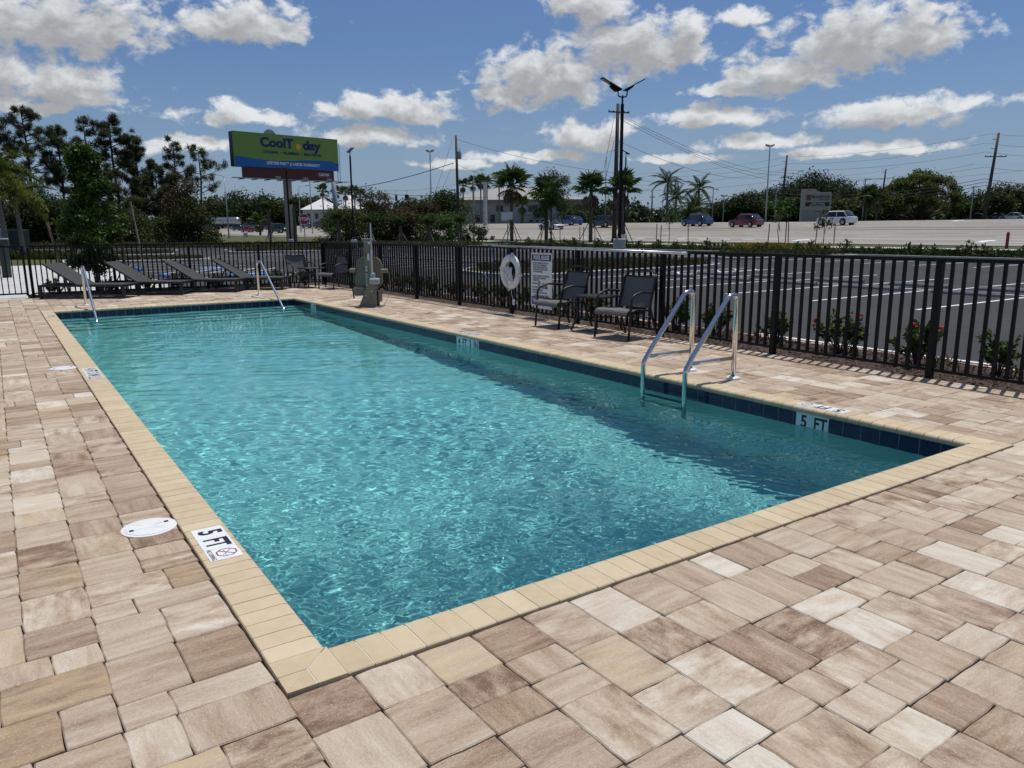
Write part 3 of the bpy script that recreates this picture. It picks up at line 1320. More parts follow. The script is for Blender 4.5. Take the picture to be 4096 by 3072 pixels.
def island(pts, name='kerbed_island'):
    isl = kind(empty(name), 'structure')
    _k, inner = ring(pts, 0.15, LZ, LZ + 0.15, 'kerb', M['kerb'], isl)
    g = G()
    z = LZ + 0.12
    n = len(inner)
    cx, cy = sum(p[0] for p in inner) / n, sum(p[1] for p in inner) / n
    ar = sum(inner[i][0] * inner[(i + 1) % n][1] - inner[(i + 1) % n][0] * inner[i][1] for i in range(n))
    q = inner if ar > 0 else inner[::-1]
    g.add([(x, y, z) for x, y in q], [tuple(range(n))])
    g.build('island_soil', M['grass'], isl)
    return isl


def rounded(x0, y0, x1, y1, r, n=5):
    out = []
    for cx, cy, a in ((x1 - r, y1 - r, 0), (x0 + r, y1 - r, 90), (x0 + r, y0 + r, 180), (x1 - r, y0 + r, 270)):
        for k in range(n + 1):
            t = math.radians(a + 90 * k / n)
            out.append((cx + r * math.cos(t), cy + r * math.sin(t)))
    return out


POLE_ISLAND = [(16.2, 20.7), (19.8, 21.4), (23.0, 21.5), (26.6, 21.9), (28.2, 22.6), (28.9, 23.8), (28.4, 26.0), (26.5, 28.2), (22, 28.6), (17, 27.4), (15.4, 25.5), (15.0, 22.6)]
island(POLE_ISLAND)
island(rounded(4.6, 47.6, 10.6, 51.6, 1.4))
island(rounded(6.6, 61.0, 11.0, 66.5, 1.4))
island([(34.5, 27.5), (36.0, 26.2), (40, 26.6), (44.1, 25.4), (44.1, 30.5), (40, 31.5), (35.5, 30.2)])
island(rounded(15.6, 62.6, 27.5, 66.4, 1.6))

# kerb along the far edge and east edge of the car park
g = G()
pts = EDGE[1:6] + [(44.3, -40)]
for (a, b) in zip(pts[:-1], pts[1:]):
    a3, b3 = Vector((a[0], a[1], LZ + .06)), Vector((b[0], b[1], LZ + .06))
    g.bar(a3, b3, 0.32, 0.18)
g.build('edge_kerb', M['kerb'], LOT)
for (x, y) in ((14.6, 80.6), (18.5, 77.3), (22.4, 74.2), (28.5, 71.4), (33, 70.6), (38, 69.8)):
    line((x, y), (x - 0.6, y - 1.6), 0.3)

# walks
WALK = kind(empty('concrete_walk'), 'structure')
g = G()
wz = -0.145
g.add([(-14, 19.95, wz), (2.2, 19.95, wz), (3.1, 20.9, wz), (3.55, 24, wz), (3.6, 31, wz), (3.6, 66, wz), (2.4, 66, wz), (2.3, 43.0, wz), (-14, 43.4, wz)], [tuple(range(9))])
g.add([(-14, 19.95, -.36), (2.2, 19.95, -.36), (3.1, 20.9, -.36), (3.55, 24, -.36), (3.6, 31, -.36), (3.6, 66, -.36)], [])
g.build('walk_slab', M['concrete'], WALK)
g = G()
for (a, b) in (((3.62, 24), (3.62, 66)), ((3.05, 21.0), (3.62, 24)), ((3.05, 21.0), (4.6, 20.33)), ((4.6, 20.33), (8.6, 20.26))):
    g.bar((a[0], a[1], -.24), (b[0], b[1], -.24), 0.2, 0.22)
g.build('kerb', M['kerb'], WALK)
g = G()
for y in (23.2, 26.6, 30.0, 33.4, 36.8, 40.2):
    g.box(-14, y - .008, wz + .0005, 3.5, y + .008, wz + .0015)
for x in (-8.5, -5.0, -1.6):
    g.box(x - .008, 20, wz + .0004, x + .008, 43, wz + .0014)
g.build('slab_joint', M['stop_grey'], WALK)
# gate threshold slab
kind(G().box(-3.2, 18.31, -0.1, -0.34, 19.94, -0.018).build('gate_threshold', M['concrete']), 'structure')

# bed beyond the far fence: thin grass and bark
def bedz(x, y):
    return -0.045 - 0.075 * min(1, max(0, (y - 18.3) / 1.6))


kind(patch('far_bed', rng_(-.33, 8.6, .6), rng_(18.31, 20.3, .33), lambda x, y: bedz(x, y) + 0.012 * math.sin(9 * x) * math.sin(7 * y), M['mulch'], lambda x, y: not (x < 3 and y > 19.95)), 'structure')
# bed beyond the right-hand fence with its pink edging
BED = kind(empty('right_bed'), 'structure')
patch('bark', rng_(6.81, 8.46, .165), rng_(-6, 18.3, .3), lambda x, y: -0.045 - 0.045 * (x - 6.8) / 1.65 + 0.010 * math.sin(11 * x + 3 * y) * math.sin(5 * y), M['mulch'], None, BED)
yy = -6.0
while yy < 20.2:
    L_ = random.choice((0.155, 0.232))
    e = random.uniform(-.004, .004)
    G().box(8.46 + e, yy + .003, -.34, 8.755 + e, yy + L_ - .003, -0.125 + random.uniform(-.004, .004), 0.008).build('edging_paver', M['pink'], BED)
    yy += L_


def litter(name, n, region, zf, L0, L1, mat, parent=None):
    """loose bark slivers"""
    g = G()
    for _ in range(n):
        x, y = region()
        z = zf(x, y)
        L_, w = random.uniform(L0, L1), random.uniform(.006, .015)
        a, e = random.uniform(0, PI), random.uniform(-.5, .5)
        d = Vector((math.cos(a) * math.cos(e), math.sin(a) * math.cos(e), math.sin(e))) * L_ / 2
        s = Vector((-math.sin(a), math.cos(a), random.uniform(-.4, .4))).normalized() * w / 2
        c = Vector((x, y, z + .012 + abs(d.z) * .8))
        g.add([c - d - s, c - d + s, c + s * 1.2 + Vector((0, 0, .006)), c + d, c - s * 1.2], [(0, 4, 3, 2, 1)])
    return kind(g.build(name, mat, parent), 'stuff')


litter('bark_chips', 5200, lambda: (random.uniform(6.79, 8.45), random.uniform(-1.5, 18.2) if random.random() < .5 else random.uniform(-.5, 7)),
       lambda x, y: -0.045 - 0.045 * (x - 6.8) / 1.65, .03, .12, M['chip'])
litter('bark_chips', 700, lambda: (random.uniform(-.3, 6.8), random.uniform(18.32, 19.8)), bedz, .04, .12, M['chip'])

# highway
HW = kind(empty('highway'), 'structure')
hx = [57.9, 62, 66, 70, 74, 78, 82, 86, 90, 95]
hy = rng_(-80, 220, 12) + [260, 320, 420, 600]
def bent(name, xs, ys, lift, mat, parent=None):
    vs = [(x - bend(y), y, terrain(x - bend(y), y) + lift) for y in ys for x in xs]
    n = len(xs)
    g = G()
    g.add(vs, [(j * n + i, j * n + i + 1, (j + 1) * n + i + 1, (j + 1) * n + i) for j in range(len(ys) - 1) for i in range(n - 1)])
    return g.build(name, mat, parent, smooth=True)


bent('carriageway', hx, hy, 0.012, M['highway'], HW)
kind(bent('roadside_walk', [52.6, 54.0], hy, 0.03, M['concrete']), 'structure')


def hline(x, y0, y1, w=0.18, name='lane_line', mat='paint'):
    g = G()
    for a, b in zip(rng_(y0, y1, 10)[:-1], rng_(y0, y1, 10)[1:]):
        P = lambda q, y: (q - bend(y), y, terrain(q - bend(y), y) + .03)
        g.quad(P(x - w / 2, a), P(x + w / 2, a), P(x + w / 2, b), P(x - w / 2, b))
    return g.build(name, M[mat], HW)


for x in (58.9, 63.0, 63.9):
    hline(x, -60, 220)
hline(94.2, -60, 220)
M['worn'] = simple('worn_seam', (0.09, 0.08, 0.07), 0.95, 0, 0.3, 2)
for x, o in ((67.2, 0), (70.9, 4), (82.0, 2), (86.0, 7)):
    for k in range(-3, 17):
        hline(x, k * 12.2 + o, k * 12.2 + o + 3.2, 0.16, 'lane_dash')
        hline(x, k * 12.2 + o + 3.4, k * 12.2 + o + 9, 0.12, 'road_seam', 'worn')
for x in (76.6, 79.8):
    hline(x, -60, 220, 0.35, 'road_seam', 'worn')
for k in range(12):
    hline(61.2, 44 + k * 3.0, 45.3 + k * 3.0, 0.35, 'lane_dash')
    hline(62.2, 45 + k * 3.0, 46.3 + k * 3.0, 0.3, 'lane_dash')


def arrow(x, y, s=1.0):
    z = lambda a, b: (a, b, terrain(a, b) + .035)
    g = G()
    g.quad(z(x - .15, y - 2), z(x + .15, y - 2), z(x + .15, y + 1.4), z(x - .15, y + 1.4))
    g.quad(z(x + .15, y + .8), z(x + 1.2, y + .8), z(x + 1.2, y + 1.4), z(x + .15, y + 1.4))
    g.add([z(x + 1.2, y + .2), z(x + 2.3, y + 1.1), z(x + 1.2, y + 2.0)], [(0, 1, 2)])
    return g.build('turn_arrow', M['paint'], HW)


for px, py in ((3215, 966), (3975, 973), (3850, 886)):
    q = hit(px, py, 40)
    arrow(q.x, q.y)

# loose grass tufts standing in verges, beds and islands
def tufts(name, n, region, zf, h0, h1, mat, blades=5):
    V, F, C = [], [], []
    for _ in range(n):
        x, y = region()
        z = zf(x, y)
        tone = random.random()
        for _b in range(blades):
            a = random.uniform(0, 2 * PI)
            h = random.uniform(h0, h1)
            r = h * random.uniform(.2, .8)
            bx, by = x + random.uniform(-.08, .08), y + random.uniform(-.08, .08)
            w = .006 + h * .03
            dx, dy = math.cos(a), math.sin(a)
            b = len(V)
            V += [(bx - dy * w, by + dx * w, z - .02), (bx + dy * w, by - dx * w, z - .02), (bx + dx * r * .4 + dy * w * .7, by + dy * r * .4 - dx * w * .7, z + h * .7), (bx + dx * r, by + dy * r, z + h * random.uniform(.75, 1.05)), (bx + dx * r * .4 - dy * w * .7, by + dy * r * .4 + dx * w * .7, z + h * .7)]
            F.append((b, b + 1, b + 2, b + 3, b + 4))
            t = min(1, max(0, tone + random.uniform(-.25, .25)))
            C += [t, t, t, 1] * 5
    me = bpy.data.meshes.new(name)
    me.from_pydata(V, [], F)
    me.color_attributes.new('Col', 'FLOAT_COLOR', 'CORNER').data.foreach_set('color', C)
    me.materials.append(mat)
    ob = bpy.data.objects.new(name, me)
    COL.objects.link(ob)
    return kind(ob, 'stuff')


def leaf_material(name, lo, mid, hi, trans=0.3, rough=0.5):
    t = NT(name)
    ca = t.attr('Col')
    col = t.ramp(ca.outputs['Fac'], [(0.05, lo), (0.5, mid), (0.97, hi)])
    p = t.principled(col, rough + .12, 0, None, 0.16)
    tl = t.n('ShaderNodeBsdfTranslucent')
    t.l(t.mix(0.5, col, (0.35, 0.45, 0.08), 'MULTIPLY') if False else col, tl.inputs[0])
    mx = t.n('ShaderNodeMixShader')
    mx.inputs[0].default_value = trans
    t.l(p.outputs[0], mx.inputs[1])
    t.l(tl.outputs[0], mx.inputs[2])
    t.l(mx.outputs[0], t.out.inputs[0])
    return t.m


M['blade'] = leaf_material('grass_blade', (0.05, 0.075, 0.02), (0.085, 0.11, 0.03), (0.20, 0.17, 0.08))
M['dry_blade'] = leaf_material('dry_grass_blade', (0.06, 0.07, 0.025), (0.13, 0.12, 0.05), (0.27, 0.22, 0.12))


def in_poly(x, y, P):
    c = False
    for i in range(len(P)):
        x0, y0 = P[i]
        x1, y1 = P[i - 1]
        if (y0 > y) != (y1 > y) and x < (x1 - x0) * (y - y0) / (y1 - y0) + x0:
            c = not c
    return c


def from_poly(P, sh=0.9):
    cx, cy = sum(p[0] for p in P) / len(P), sum(p[1] for p in P) / len(P)
    xs, ys = [p[0] for p in P], [p[1] for p in P]
    Q = [(cx + (p[0] - cx) * sh, cy + (p[1] - cy) * sh) for p in P]

    def f():
        while True:
            x, y = random.uniform(min(xs), max(xs)), random.uniform(min(ys), max(ys))
            if in_poly(x, y, Q):
                return x, y
    return f


IZ = lambda x, y: LZ + 0.12
tufts('island_grass', 900, from_poly(POLE_ISLAND), IZ, .10, .38, M['dry_blade'], 6)
tufts('island_grass', 260, from_poly(rounded(4.6, 47.6, 10.6, 51.6, 1.4)), IZ, .08, .3, M['dry_blade'], 6)
tufts('island_grass', 200, from_poly(rounded(6.6, 61.0, 11.0, 66.5, 1.4)), IZ, .1, .35, M['dry_blade'], 6)
tufts('island_grass', 300, from_poly(rounded(15.6, 62.6, 27.5, 66.4, 1.6)), IZ, .1, .4, M['dry_blade'], 6)
tufts('island_grass', 420, from_poly([(34.5, 27.5), (36.0, 26.2), (40, 26.6), (44.1, 25.4), (44.1, 30.5), (40, 31.5), (35.5, 30.2)]), IZ, .15, .45, M['blade'], 6)
tufts('verge_grass', 2200, lambda: (random.uniform(44.7, 48.5), random.uniform(4, 69)), terrain, .12, .35, M['blade'], 5)
tufts('bed_grass', 420, lambda: (random.uniform(-.2, 3.6), random.uniform(18.9, 19.9)), bedz, .05, .14, M['dry_blade'], 5)
tufts('bed_grass', 160, lambda: (random.uniform(7.4, 8.4), random.uniform(-.5, 18)), lambda x, y: -.09, .05, .14, M['dry_blade'], 5)


def swale():
    x = random.uniform(-4, 44)
    e = np.interp(x, [p[0] for p in EDGE[1:5]], [p[1] for p in EDGE[1:5]])
    return x, e + random.random() ** 1.6 * 16 + .4


tufts('swale_grass', 4200, swale, terrain, .25, .75, M['dry_blade'], 5)
tufts('swale_grass', 2600, lambda: (lambda q: (q[0], q[1] - .0))(swale()), terrain, .2, .55, M['blade'], 5)

# ---------------------------------------------------------------- fences
def fence(name, label, a, b, npan, per):
    a, b = Vector(a), Vector(b)
    t = thing(name, label, 'fence', a)
    L_ = (b - a).length
    d = (b - a) / L_
    P = L_ / npan
    o = Vector((0, 0, 0))
    for i in range(npan + 1):
        p = o + d * (i * P)
        G().box(-.031, -.031, -.06, .031, .031, 1.1465, .004).build('post', M['black_metal'], t, origin=None).location = p
    bal = G().box(-.0145, -.0145, .0895, .0145, .0145, 1.1468).build('baluster', M['black_metal'], t)
    first = True
    ang = math.atan2(d.y, d.x)
    for i in range(npan):
        p0, p1 = o + d * (i * P + .0312), o + d * ((i + 1) * P - .0312)
        G().bar(p0 + Vector((0, 0, 1.165)) - d * .0310, p1 + Vector((0, 0, 1.165)) + d * .0310, .044, .036).build('top_rail', M['black_metal'], t)
        G().bar(p0 + Vector((0, 0, .075)), p1 + Vector((0, 0, .075)), .034, .03).build('bottom_rail', M['black_metal'], t)
        for k in range(1, per + 1):
            q = o + d * (i * P + P * k / (per + 1))
            ob = bal if first else link_copy(bal, t)
            first = False
            ob.location = q
            ob.rotation_euler = (0, 0, ang)
    return t


fence('pool_fence', 'black metal picket fence along the right of the pool, toward the car park', (6.855, 18.385, 0), (6.855, -2.35, 0), 11, 15)
fence('pool_fence', 'black metal picket fence across the far end of the pool behind the loungers', (-0.16, 18.70, 0), (6.815, 18.42, 0), 4, 15)


def gate():
    t = thing('pool_gate', 'black metal gate leaf at the far left end of the fence', 'gate', (-0.27, 18.71, 0))
    for x in (-.0, -1.55):
        G().box(x - .025, -.025, .03, x + .025, .025, 1.185, .004).build('stile', M['black_metal'], t)
    G().box(-1.5245, -.018, 1.145, -.0255, .018, 1.18).build('top_rail', M['black_metal'], t)
    G().box(-1.5245, -.018, .06, -.0255, .018, .095).build('bottom_rail', M['black_metal'], t)
    for k in range(1, 13):
        x = -1.55 * k / 13
        G().box(x - .0115, -.0115, .0955, x + .0115, .0115, 1.1445).build('baluster', M['black_metal'], t)
    G().box(-.06, -.055, .95, -.026, -.026, 1.12, .004).build('latch', M['black_metal'], t)
    G().tube([(-1.6, 0, .2), (-1.6, 0, .3)], .018).tube([(-1.6, 0, .9), (-1.6, 0, 1.0)], .018).build('hinge', M['black_metal'], t)
    return t


gate()
fence('pool_fence', 'short black fence run left of the gate', (-4.9, 18.85, 0), (-1.92, 18.76, 0), 2, 12)
# ================================================================== things round the pool
def sling_material(name, a, b):
    t = NT(name)
    w = t.n('ShaderNodeTexWave', wave_type='BANDS', bands_direction='X')
    v = t.coord('Object')
    t.l(v, w.inputs['Vector'])
    w.inputs['Scale'].default_value = 90
    w.inputs['Distortion'].default_value = 1.2
    n1 = t.noise(v, 5, 4, 0.6)
    st = t.noise(t.coord('Object', (2, 60, 60)), 3, 3, 0.6)
    f = t.math('ADD', t.math('MULTIPLY', w.outputs[0], 0.15), t.math('ADD', t.math('MULTIPLY', n1, 0.3), t.math('MULTIPLY', st, 0.55)))
    col = t.ramp(f, [(0.25, a), (0.75, b)])
    return t.done(t.principled(col, 0.75, 0, t.bump(w.outputs[0], 0.25, 0.002), 0.3))


M['sling'] = sling_material('charcoal_sling', (0.040, 0.041, 0.044), (0.062, 0.063, 0.066))
M['mesh_grey'] = sling_material('grey_mesh_sling', (0.105, 0.102, 0.098), (0.165, 0.16, 0.154))
M['frame'] = simple('dark_frame', (0.013, 0.013, 0.014), 0.45, 0, 0.2, 25, 0.08, 0.45)
M['white_plastic'] = simple('white_plastic', (0.74, 0.74, 0.73), 0.4, 0, 0.06, 8)
M['tan_metal'] = simple('tan_powder_coat', (0.215, 0.190, 0.130), 0.45, 0, 0.10, 6, 0.06)
M['tan_plastic'] = simple('tan_seat_plastic', (0.20, 0.175, 0.118), 0.55, 0, 0.10, 5, 0.06)
M['grey_plastic'] = simple('grey_plastic', (0.36, 0.40, 0.42), 0.45, 0, 0.08, 8)
M['alu'] = simple('bright_aluminium', (0.62, 0.63, 0.64), 0.28, 0.9, 0.06, 20)


def arc(c, r, a0, a1, n, ex, ey):
    c, ex, ey = Vector(c), Vector(ex), Vector(ey)
    return [c + ex * r * math.cos(math.radians(a0 + (a1 - a0) * i / n)) + ey * r * math.sin(math.radians(a0 + (a1 - a0) * i / n)) for i in range(n + 1)]


def fillet(pts, r, n=5):
    """polyline with rounded corners"""
    P = [Vector(p) for p in pts]
    out = [P[0]]
    for i in range(1, len(P) - 1):
        a, b, c = P[i - 1], P[i], P[i + 1]
        u, v = (a - b).normalized(), (c - b).normalized()
        ang = u.angle(v)
        t = min(r / math.tan(ang / 2), (a - b).length * .48, (c - b).length * .48)
        p0, p1 = b + u * t, b + v * t
        for k in range(n + 1):
            s = k / n
            out.append(p0 * (1 - s) ** 2 + b * 2 * s * (1 - s) + p1 * s * s)
    out.append(P[-1])
    return out


# ---- sun loungers: local x from head to foot, base at the middle
def make_lounger():
    t = thing('sun_lounger', 'charcoal sling lounger', 'sun lounger', (0, 0, 0), 0, 'loungers along the far fence')
    L_, W_, H_ = 1.98, 0.72, 0.31
    hx = -0.10                                        # hinge of the back
    s = 0.045
    f = G()
    for y in (-W_ / 2 + s / 2, W_ / 2 - s / 2):
        f.box(-L_ / 2, y - s / 2, H_ - .05, L_ / 2, y + s / 2, H_, .004)
        f.box(-L_ / 2 + .05, y - s / 2 + .004, .055, L_ / 2 - .05, y + s / 2 - .004, .095)
    for x in (-L_ / 2 + s / 2, L_ / 2 - s / 2):
        f.box(x - s / 2, -W_ / 2 + s, H_ - .05, x + s / 2, W_ / 2 - s, H_ - .002, .004)
        f.box(x - s / 2 + .004, -W_ / 2 + s, .055, x + s / 2 - .004, W_ / 2 - s, .095)
    f.box(hx - .015, -W_ / 2 + s, H_ - .05, hx + .015, W_ / 2 - s, H_ - .02)
    f.build('frame', M['frame'], t)
    for x in (-L_ / 2 + .03, L_ / 2 - .03):
        for y in (-W_ / 2 + .028, W_ / 2 - .028):
            G().box(x - .0295, y - .0275, 0, x + .0295, y + .0275, H_ - .051, .004).build('leg', M['frame'], t)
    g = G()
    n = 6
    vs = []
    for i in range(n + 1):
        x = hx + .01 + (L_ / 2 - .03 - hx) * i / n
        sag = -.010 * math.sin(PI * i / n)
        vs += [(x, -W_ / 2 + .03, H_ + .004), (x, 0, H_ + .004 + sag), (x, W_ / 2 - .03, H_ + .004)]
    m_ = len(vs)
    vs += [(x, y, z - .006) for x, y, z in vs]
    fs = []
    for i in range(n):
        for k in range(2):
            a = i * 3 + k
            fs.append((a, a + 3, a + 4, a + 1))
            fs.append((m_ + a + 1, m_ + a + 4, m_ + a + 3, m_ + a))
    g.add(vs, fs)
    g.build('seat_sling', M['sling'], t)
    ang = math.radians(33)
    d = Vector((-math.cos(ang), 0, math.sin(ang)))
    u = Vector((math.sin(ang), 0, math.cos(ang)))
    B = 0.86
    o = Vector((hx, 0, H_ - .01))
    g = G()
    g.obox(o + d * B / 2 + u * .012, d * B / 2, (0, W_ / 2 - .01, 0), u * .008)
    g.build('back_sling', M['sling'], t)
    g = G()
    for y in (-W_ / 2 + .012, W_ / 2 - .012):
        g.bar(o + Vector((0, y, 0)), o + d * (B + .01) + Vector((0, y, 0)), .022, .03, (0, 1, 0))
    g.bar(o + d * B + Vector((0, -W_ / 2 + .024, 0)), o + d * B + Vector((0, W_ / 2 - .024, 0)), .026, .03)
    g.build('back_frame', M['frame'], t)
    g = G()
    for y in (-.26, .26):
        g.bar(o + d * .48 + Vector((0, y, -.012)), (hx - .56, y, H_ - .045), .02, .02)
    g.bar((hx - .56, -.26, H_ - .04), (hx - .56, .26, H_ - .04), .02, .02)
    g.build('back_strut', M['frame'], t)
    return t


feet = [((1.485, 16.87), (1.94, 17.46)), ((2.76, 17.08), (3.21, 17.66)), ((4.05, 17.14), (4.50, 17.68)), ((5.20, 17.18), (5.66, 17.72))]
lab = ['charcoal sling lounger nearest the gate, its foot end toward the left handrail', 'second charcoal lounger from the gate, between the two handrails',
       'third charcoal lounger from the gate, left of the right handrail', 'charcoal lounger nearest the table and chairs in the fence corner']
proto = make_lounger()
for i, (p, q) in enumerate(feet):
    mx, my = (p[0] + q[0]) / 2, (p[1] + q[1]) / 2
    a = math.radians(-35.5)
    d = Vector((math.cos(a), math.sin(a)))
    loc = (mx - d.x * .95, my - d.y * .95, -.004)
    o = proto if i == 0 else dup(proto, loc)
    o.location = loc
    o.rotation_euler = (0, 0, a)
    o['label'] = lab[i]


# ---- patio chairs: local -y is the front
def make_chair():
    t = thing('patio_chair', 'patio chair', 'chair', (0, 0, 0), 0, 'dark patio chairs with grey mesh slings')
    W_ = 0.60
    for s in (-1, 1):
        x = s * W_ / 2
        # front leg sweeping up into the arm and back to the backrest
        pts = fillet([(x, -.315, 0), (x, -.285, .36), (x, -.27, .60), (x * 1.02, -.05, .645), (x * .98, .20, .62)], .13, 6)
        g = G().tube(pts, .0165, 8)
        g.build('front_leg_and_arm', M['frame'], t, smooth=True)
        pts = fillet([(x * .95, .355, 0), (x * .93, .24, .25), (x * .92, .17, .42), (x * .90, .29, .80), (x * .86, .315, .865)], .2, 5)
        G().tube(pts, .0165, 8).build('rear_leg', M['frame'], t, smooth=True)
        G().tube(fillet([(x * .96, -.30, .375), (x * .94, -.12, .405), (x * .92, .175, .375)], .3, 5), .014, 8).build('seat_rail', M['frame'], t, smooth=True)
    G().tube([(-W_ * .47, .285, .375 - .11), (W_ * .47, .285, .265)], .011, 8).tube([(-W_ / 2 + .02, -.272, .36), (W_ / 2 - .02, -.272, .36)], .011, 8).build('stretcher', M['frame'], t, smooth=True)
    a = [(-W_ * .43, .315, .865), (-W_ * .36, .32, .895), (-W_ * .15, .322, .915), (W_ * .15, .322, .915), (W_ * .36, .32, .895), (W_ * .43, .315, .865)]
    G().tube(a, .014, 8).tube([(-W_ * .43, .305, .83), (W_ * .43, .305, .83)], .011, 8).build('top_rail', M['frame'], t, smooth=True)
    # seat sling with a waterfall front
    prof = [(-.345, .335), (-.338, .375), (-.315, .402), (-.27, .415), (-.15, .405), (0, .390), (.12, .382), (.175, .384)]
    g = G()
    nx = 5
    vs = []
    for (y, z) in prof:
        for k in range(nx):
            u = k / (nx - 1)
            vs.append((-W_ / 2 * .94 + W_ * .94 * u, y, z - .014 * math.sin(PI * u) * (y > -.3)))
    m_ = len(vs)
    vs += [(x, y, z - .006) for x, y, z in vs]
    fs = []
    for i in range(len(prof) - 1):
        for k in range(nx - 1):
            q = i * nx + k
            fs.append((q, q + 1, q + nx + 1, q + nx))
            fs.append((m_ + q, m_ + q + nx, m_ + q + nx + 1, m_ + q + 1))
    for k in range(nx - 1):
        fs.append((k + 1, k, m_ + k, m_ + k + 1))
        q = (len(prof) - 1) * nx + k
        fs.append((q, q + 1, m_ + q + 1, m_ + q))
    for i in range(len(prof) - 1):
        for k, sg in ((0, 1), (nx - 1, -1)):
            q = i * nx + k
            fs.append((q, q + nx, m_ + q + nx, m_ + q)[::sg])
    g.add(vs, fs)
    g.build('seat_sling', M['mesh_grey'], t, smooth='auto')
    g = G()
    n = 6
    vs = []
    for i in range(n + 1):
        u = i / n
        y, z = .185 + .115 * u + .0 + .012 * math.sin(PI * u), .405 + .415 * u
        for k in range(nx):
            v = k / (nx - 1)
            vs.append((-W_ * .445 + W_ * .89 * v, y + .022 * math.sin(PI * v), z))
    m_ = len(vs)
    vs += [(x, y + .006, z) for x, y, z in vs]
    fs = []
    for i in range(n):
        for k in range(nx - 1):
            q = i * nx + k
            fs.append((q, q + 1, q + nx + 1, q + nx))
            fs.append((m_ + q, m_ + q + nx, m_ + q + nx + 1, m_ + q + 1))
    for k in range(nx - 1):
        q = n * nx + k
        fs.append((q, q + 1, m_ + q + 1, m_ + q))
        fs.append((k + 1, k, m_ + k, m_ + k + 1))
    g.add(vs, fs)
    g.build('back_sling', M['mesh_grey'], t, smooth='auto')
    return t


def make_table():
    t = thing('side_table', 'side table', 'side table', (0, 0, 0), 0, 'square dark side tables')
    g = G().box(-.265, -.265, .497, .265, .265, .522, .006)
    g.build('table_top', M['frame'], t)
    for k in range(7):
        y = -.22 + k * .073
        G().box(-.235, y - .030, .5225, .235, y + .030, .527, .002).build('slat', M['frame'], t)
    for sx in (-1, 1):
        for sy in (-1, 1):
            G().tube(fillet([(sx * .27, sy * .27, 0), (sx * .20, sy * .20, .22), (sx * .205, sy * .205, .496)], .2, 4), .0155, 8).build('leg', M['frame'], t, smooth=True)
    G().tube([(-.2, -.2, .2), (.2, .2, .2)], .010, 6).tube([(-.2, .2, .2), (.2, -.2, .2)], .010, 6).build('stretcher', M['frame'], t, smooth=True)
    return t


ch = make_chair()
spots = [((6.45, 6.92), -90, 'grey mesh patio chair standing in front of the pool rules sign'),
         ((6.40, 5.42), -81, 'grey mesh patio chair between the small table and the pool ladder'),
         ((6.02, 18.02), 4, 'grey mesh patio chair in the far corner, behind the small table'),
         ((6.53, 16.75), -72, 'grey mesh patio chair between the corner table and the pool lift')]
for i, (p, rz, lb) in enumerate(spots):
    o = ch if i == 0 else dup(ch, (0, 0, 0))
    o.location = (p[0], p[1], -.006)
    o.rotation_euler = (0, 0, math.radians(rz))
    o['label'] = lb
tb = make_table()
tb.location, tb.rotation_euler = (6.53, 6.20, -.006), (0, 0, math.radians(4))
tb['label'] = 'square dark side table between two patio chairs beside the pool rules sign'
dup(tb, (6.15, 17.50, -.006), math.radians(12), 'square dark side table in the far fence corner, right of the loungers')

# ---- stair handrails: local +y towards the deck
def make_handrail():
    t = thing('stair_handrail', 'handrail', 'handrail', (0, 0, 0), 0, 'steel handrails of the pool steps')
    pts = fillet([(0, 0, .004), (0, 0, .78), (0, -.30, .80), (0, -.42, .72), (0, -1.78, -.155), (0, -1.95, -.27)], .11, 8)
    G().tube(pts, .0242, 14).build('rail', M['steel'], t, smooth=True)
    G().lathe((0, 0, 0), [(.062, -.006), (.062, .008), (.05, .016), (.027, .02)], 18).build('flange', M['white_plastic'], t, smooth='auto')
    return t


hr = make_handrail()
hr.location = (0.640, 15.55, -.002)
hr['label'] = 'bent steel handrail at the left end of the pool steps'
dup(hr, (4.235, 15.70, -.002), None, 'bent steel handrail at the right end of the pool steps')

# ---- pool ladder
lad = thing('pool_ladder', 'two-rail stainless steel ladder on the right edge of the pool', 'pool ladder', (5.2, 2.80, 0))
for dy in (-.285, .285):
    pts = fillet([(0, dy, .0), (0, dy, .835), (-.115, dy, .835), (-.60, dy, .27), (-.69, dy, .15), (-.69, dy, -.75)], .095, 8)
    G().tube(pts, .0245, 16).build('rail', M['steel'], lad, smooth=True)
    G().tube([(-.66, dy, .21), (-.022, dy, .205)], .019, 12).build('crossbar', M['steel'], lad, smooth=True)
    G().lathe((0, dy, 0), [(.068, -.008), (.068, .008), (.055, .018), (.027, .022)], 20).build('flange', M['white_plastic'], lad, smooth='auto')
for z in (-.205, -.48):
    G().box(-.73, -.262, z - .012, -.64, .262, z + .012, .005).build('tread', M['steel'], lad)

# ---- pool lift
lift = thing('pool_lift', 'tan pool lift with folded seat, standing by the far right pool edge', 'pool lift', (5.30, 11.70, 0), math.radians(-38))
G().box(-.26, -.20, -.008, .27, .20, .006, .003).build('base_plate', M['tan_metal'], lift)
g = G()
for y in (-.11, .11):
    g.prism([(-.20, 0), (.16, 0), (.16, .52), (.02, .52)], .008, (0, y + .004, .006), (1, 0, 0), (0, 0, 1))
g.box(-.02, -.106, .10, .15, .106, .50)
g.build('base_tower', M['tan_metal'], lift)
G().box(-.075, -.055, .10, .035, .055, 1.27, .006).build('mast', M['tan_metal'], lift)
G().box(-.12, -.035, 1.272, .10, .035, 1.325, .008).build('mast_head', M['tan_metal'], lift)
G().tube([(.045, -.062, 1.24), (.045, -.10, 1.24)], .026, 12).build('pivot_pin', M['steel'], lift, smooth='auto')
G().tube([(.09, -.095, .62), (.09, -.095, 1.12)], .021, 12).build('actuator_tube', M['alu'], lift, smooth='auto')
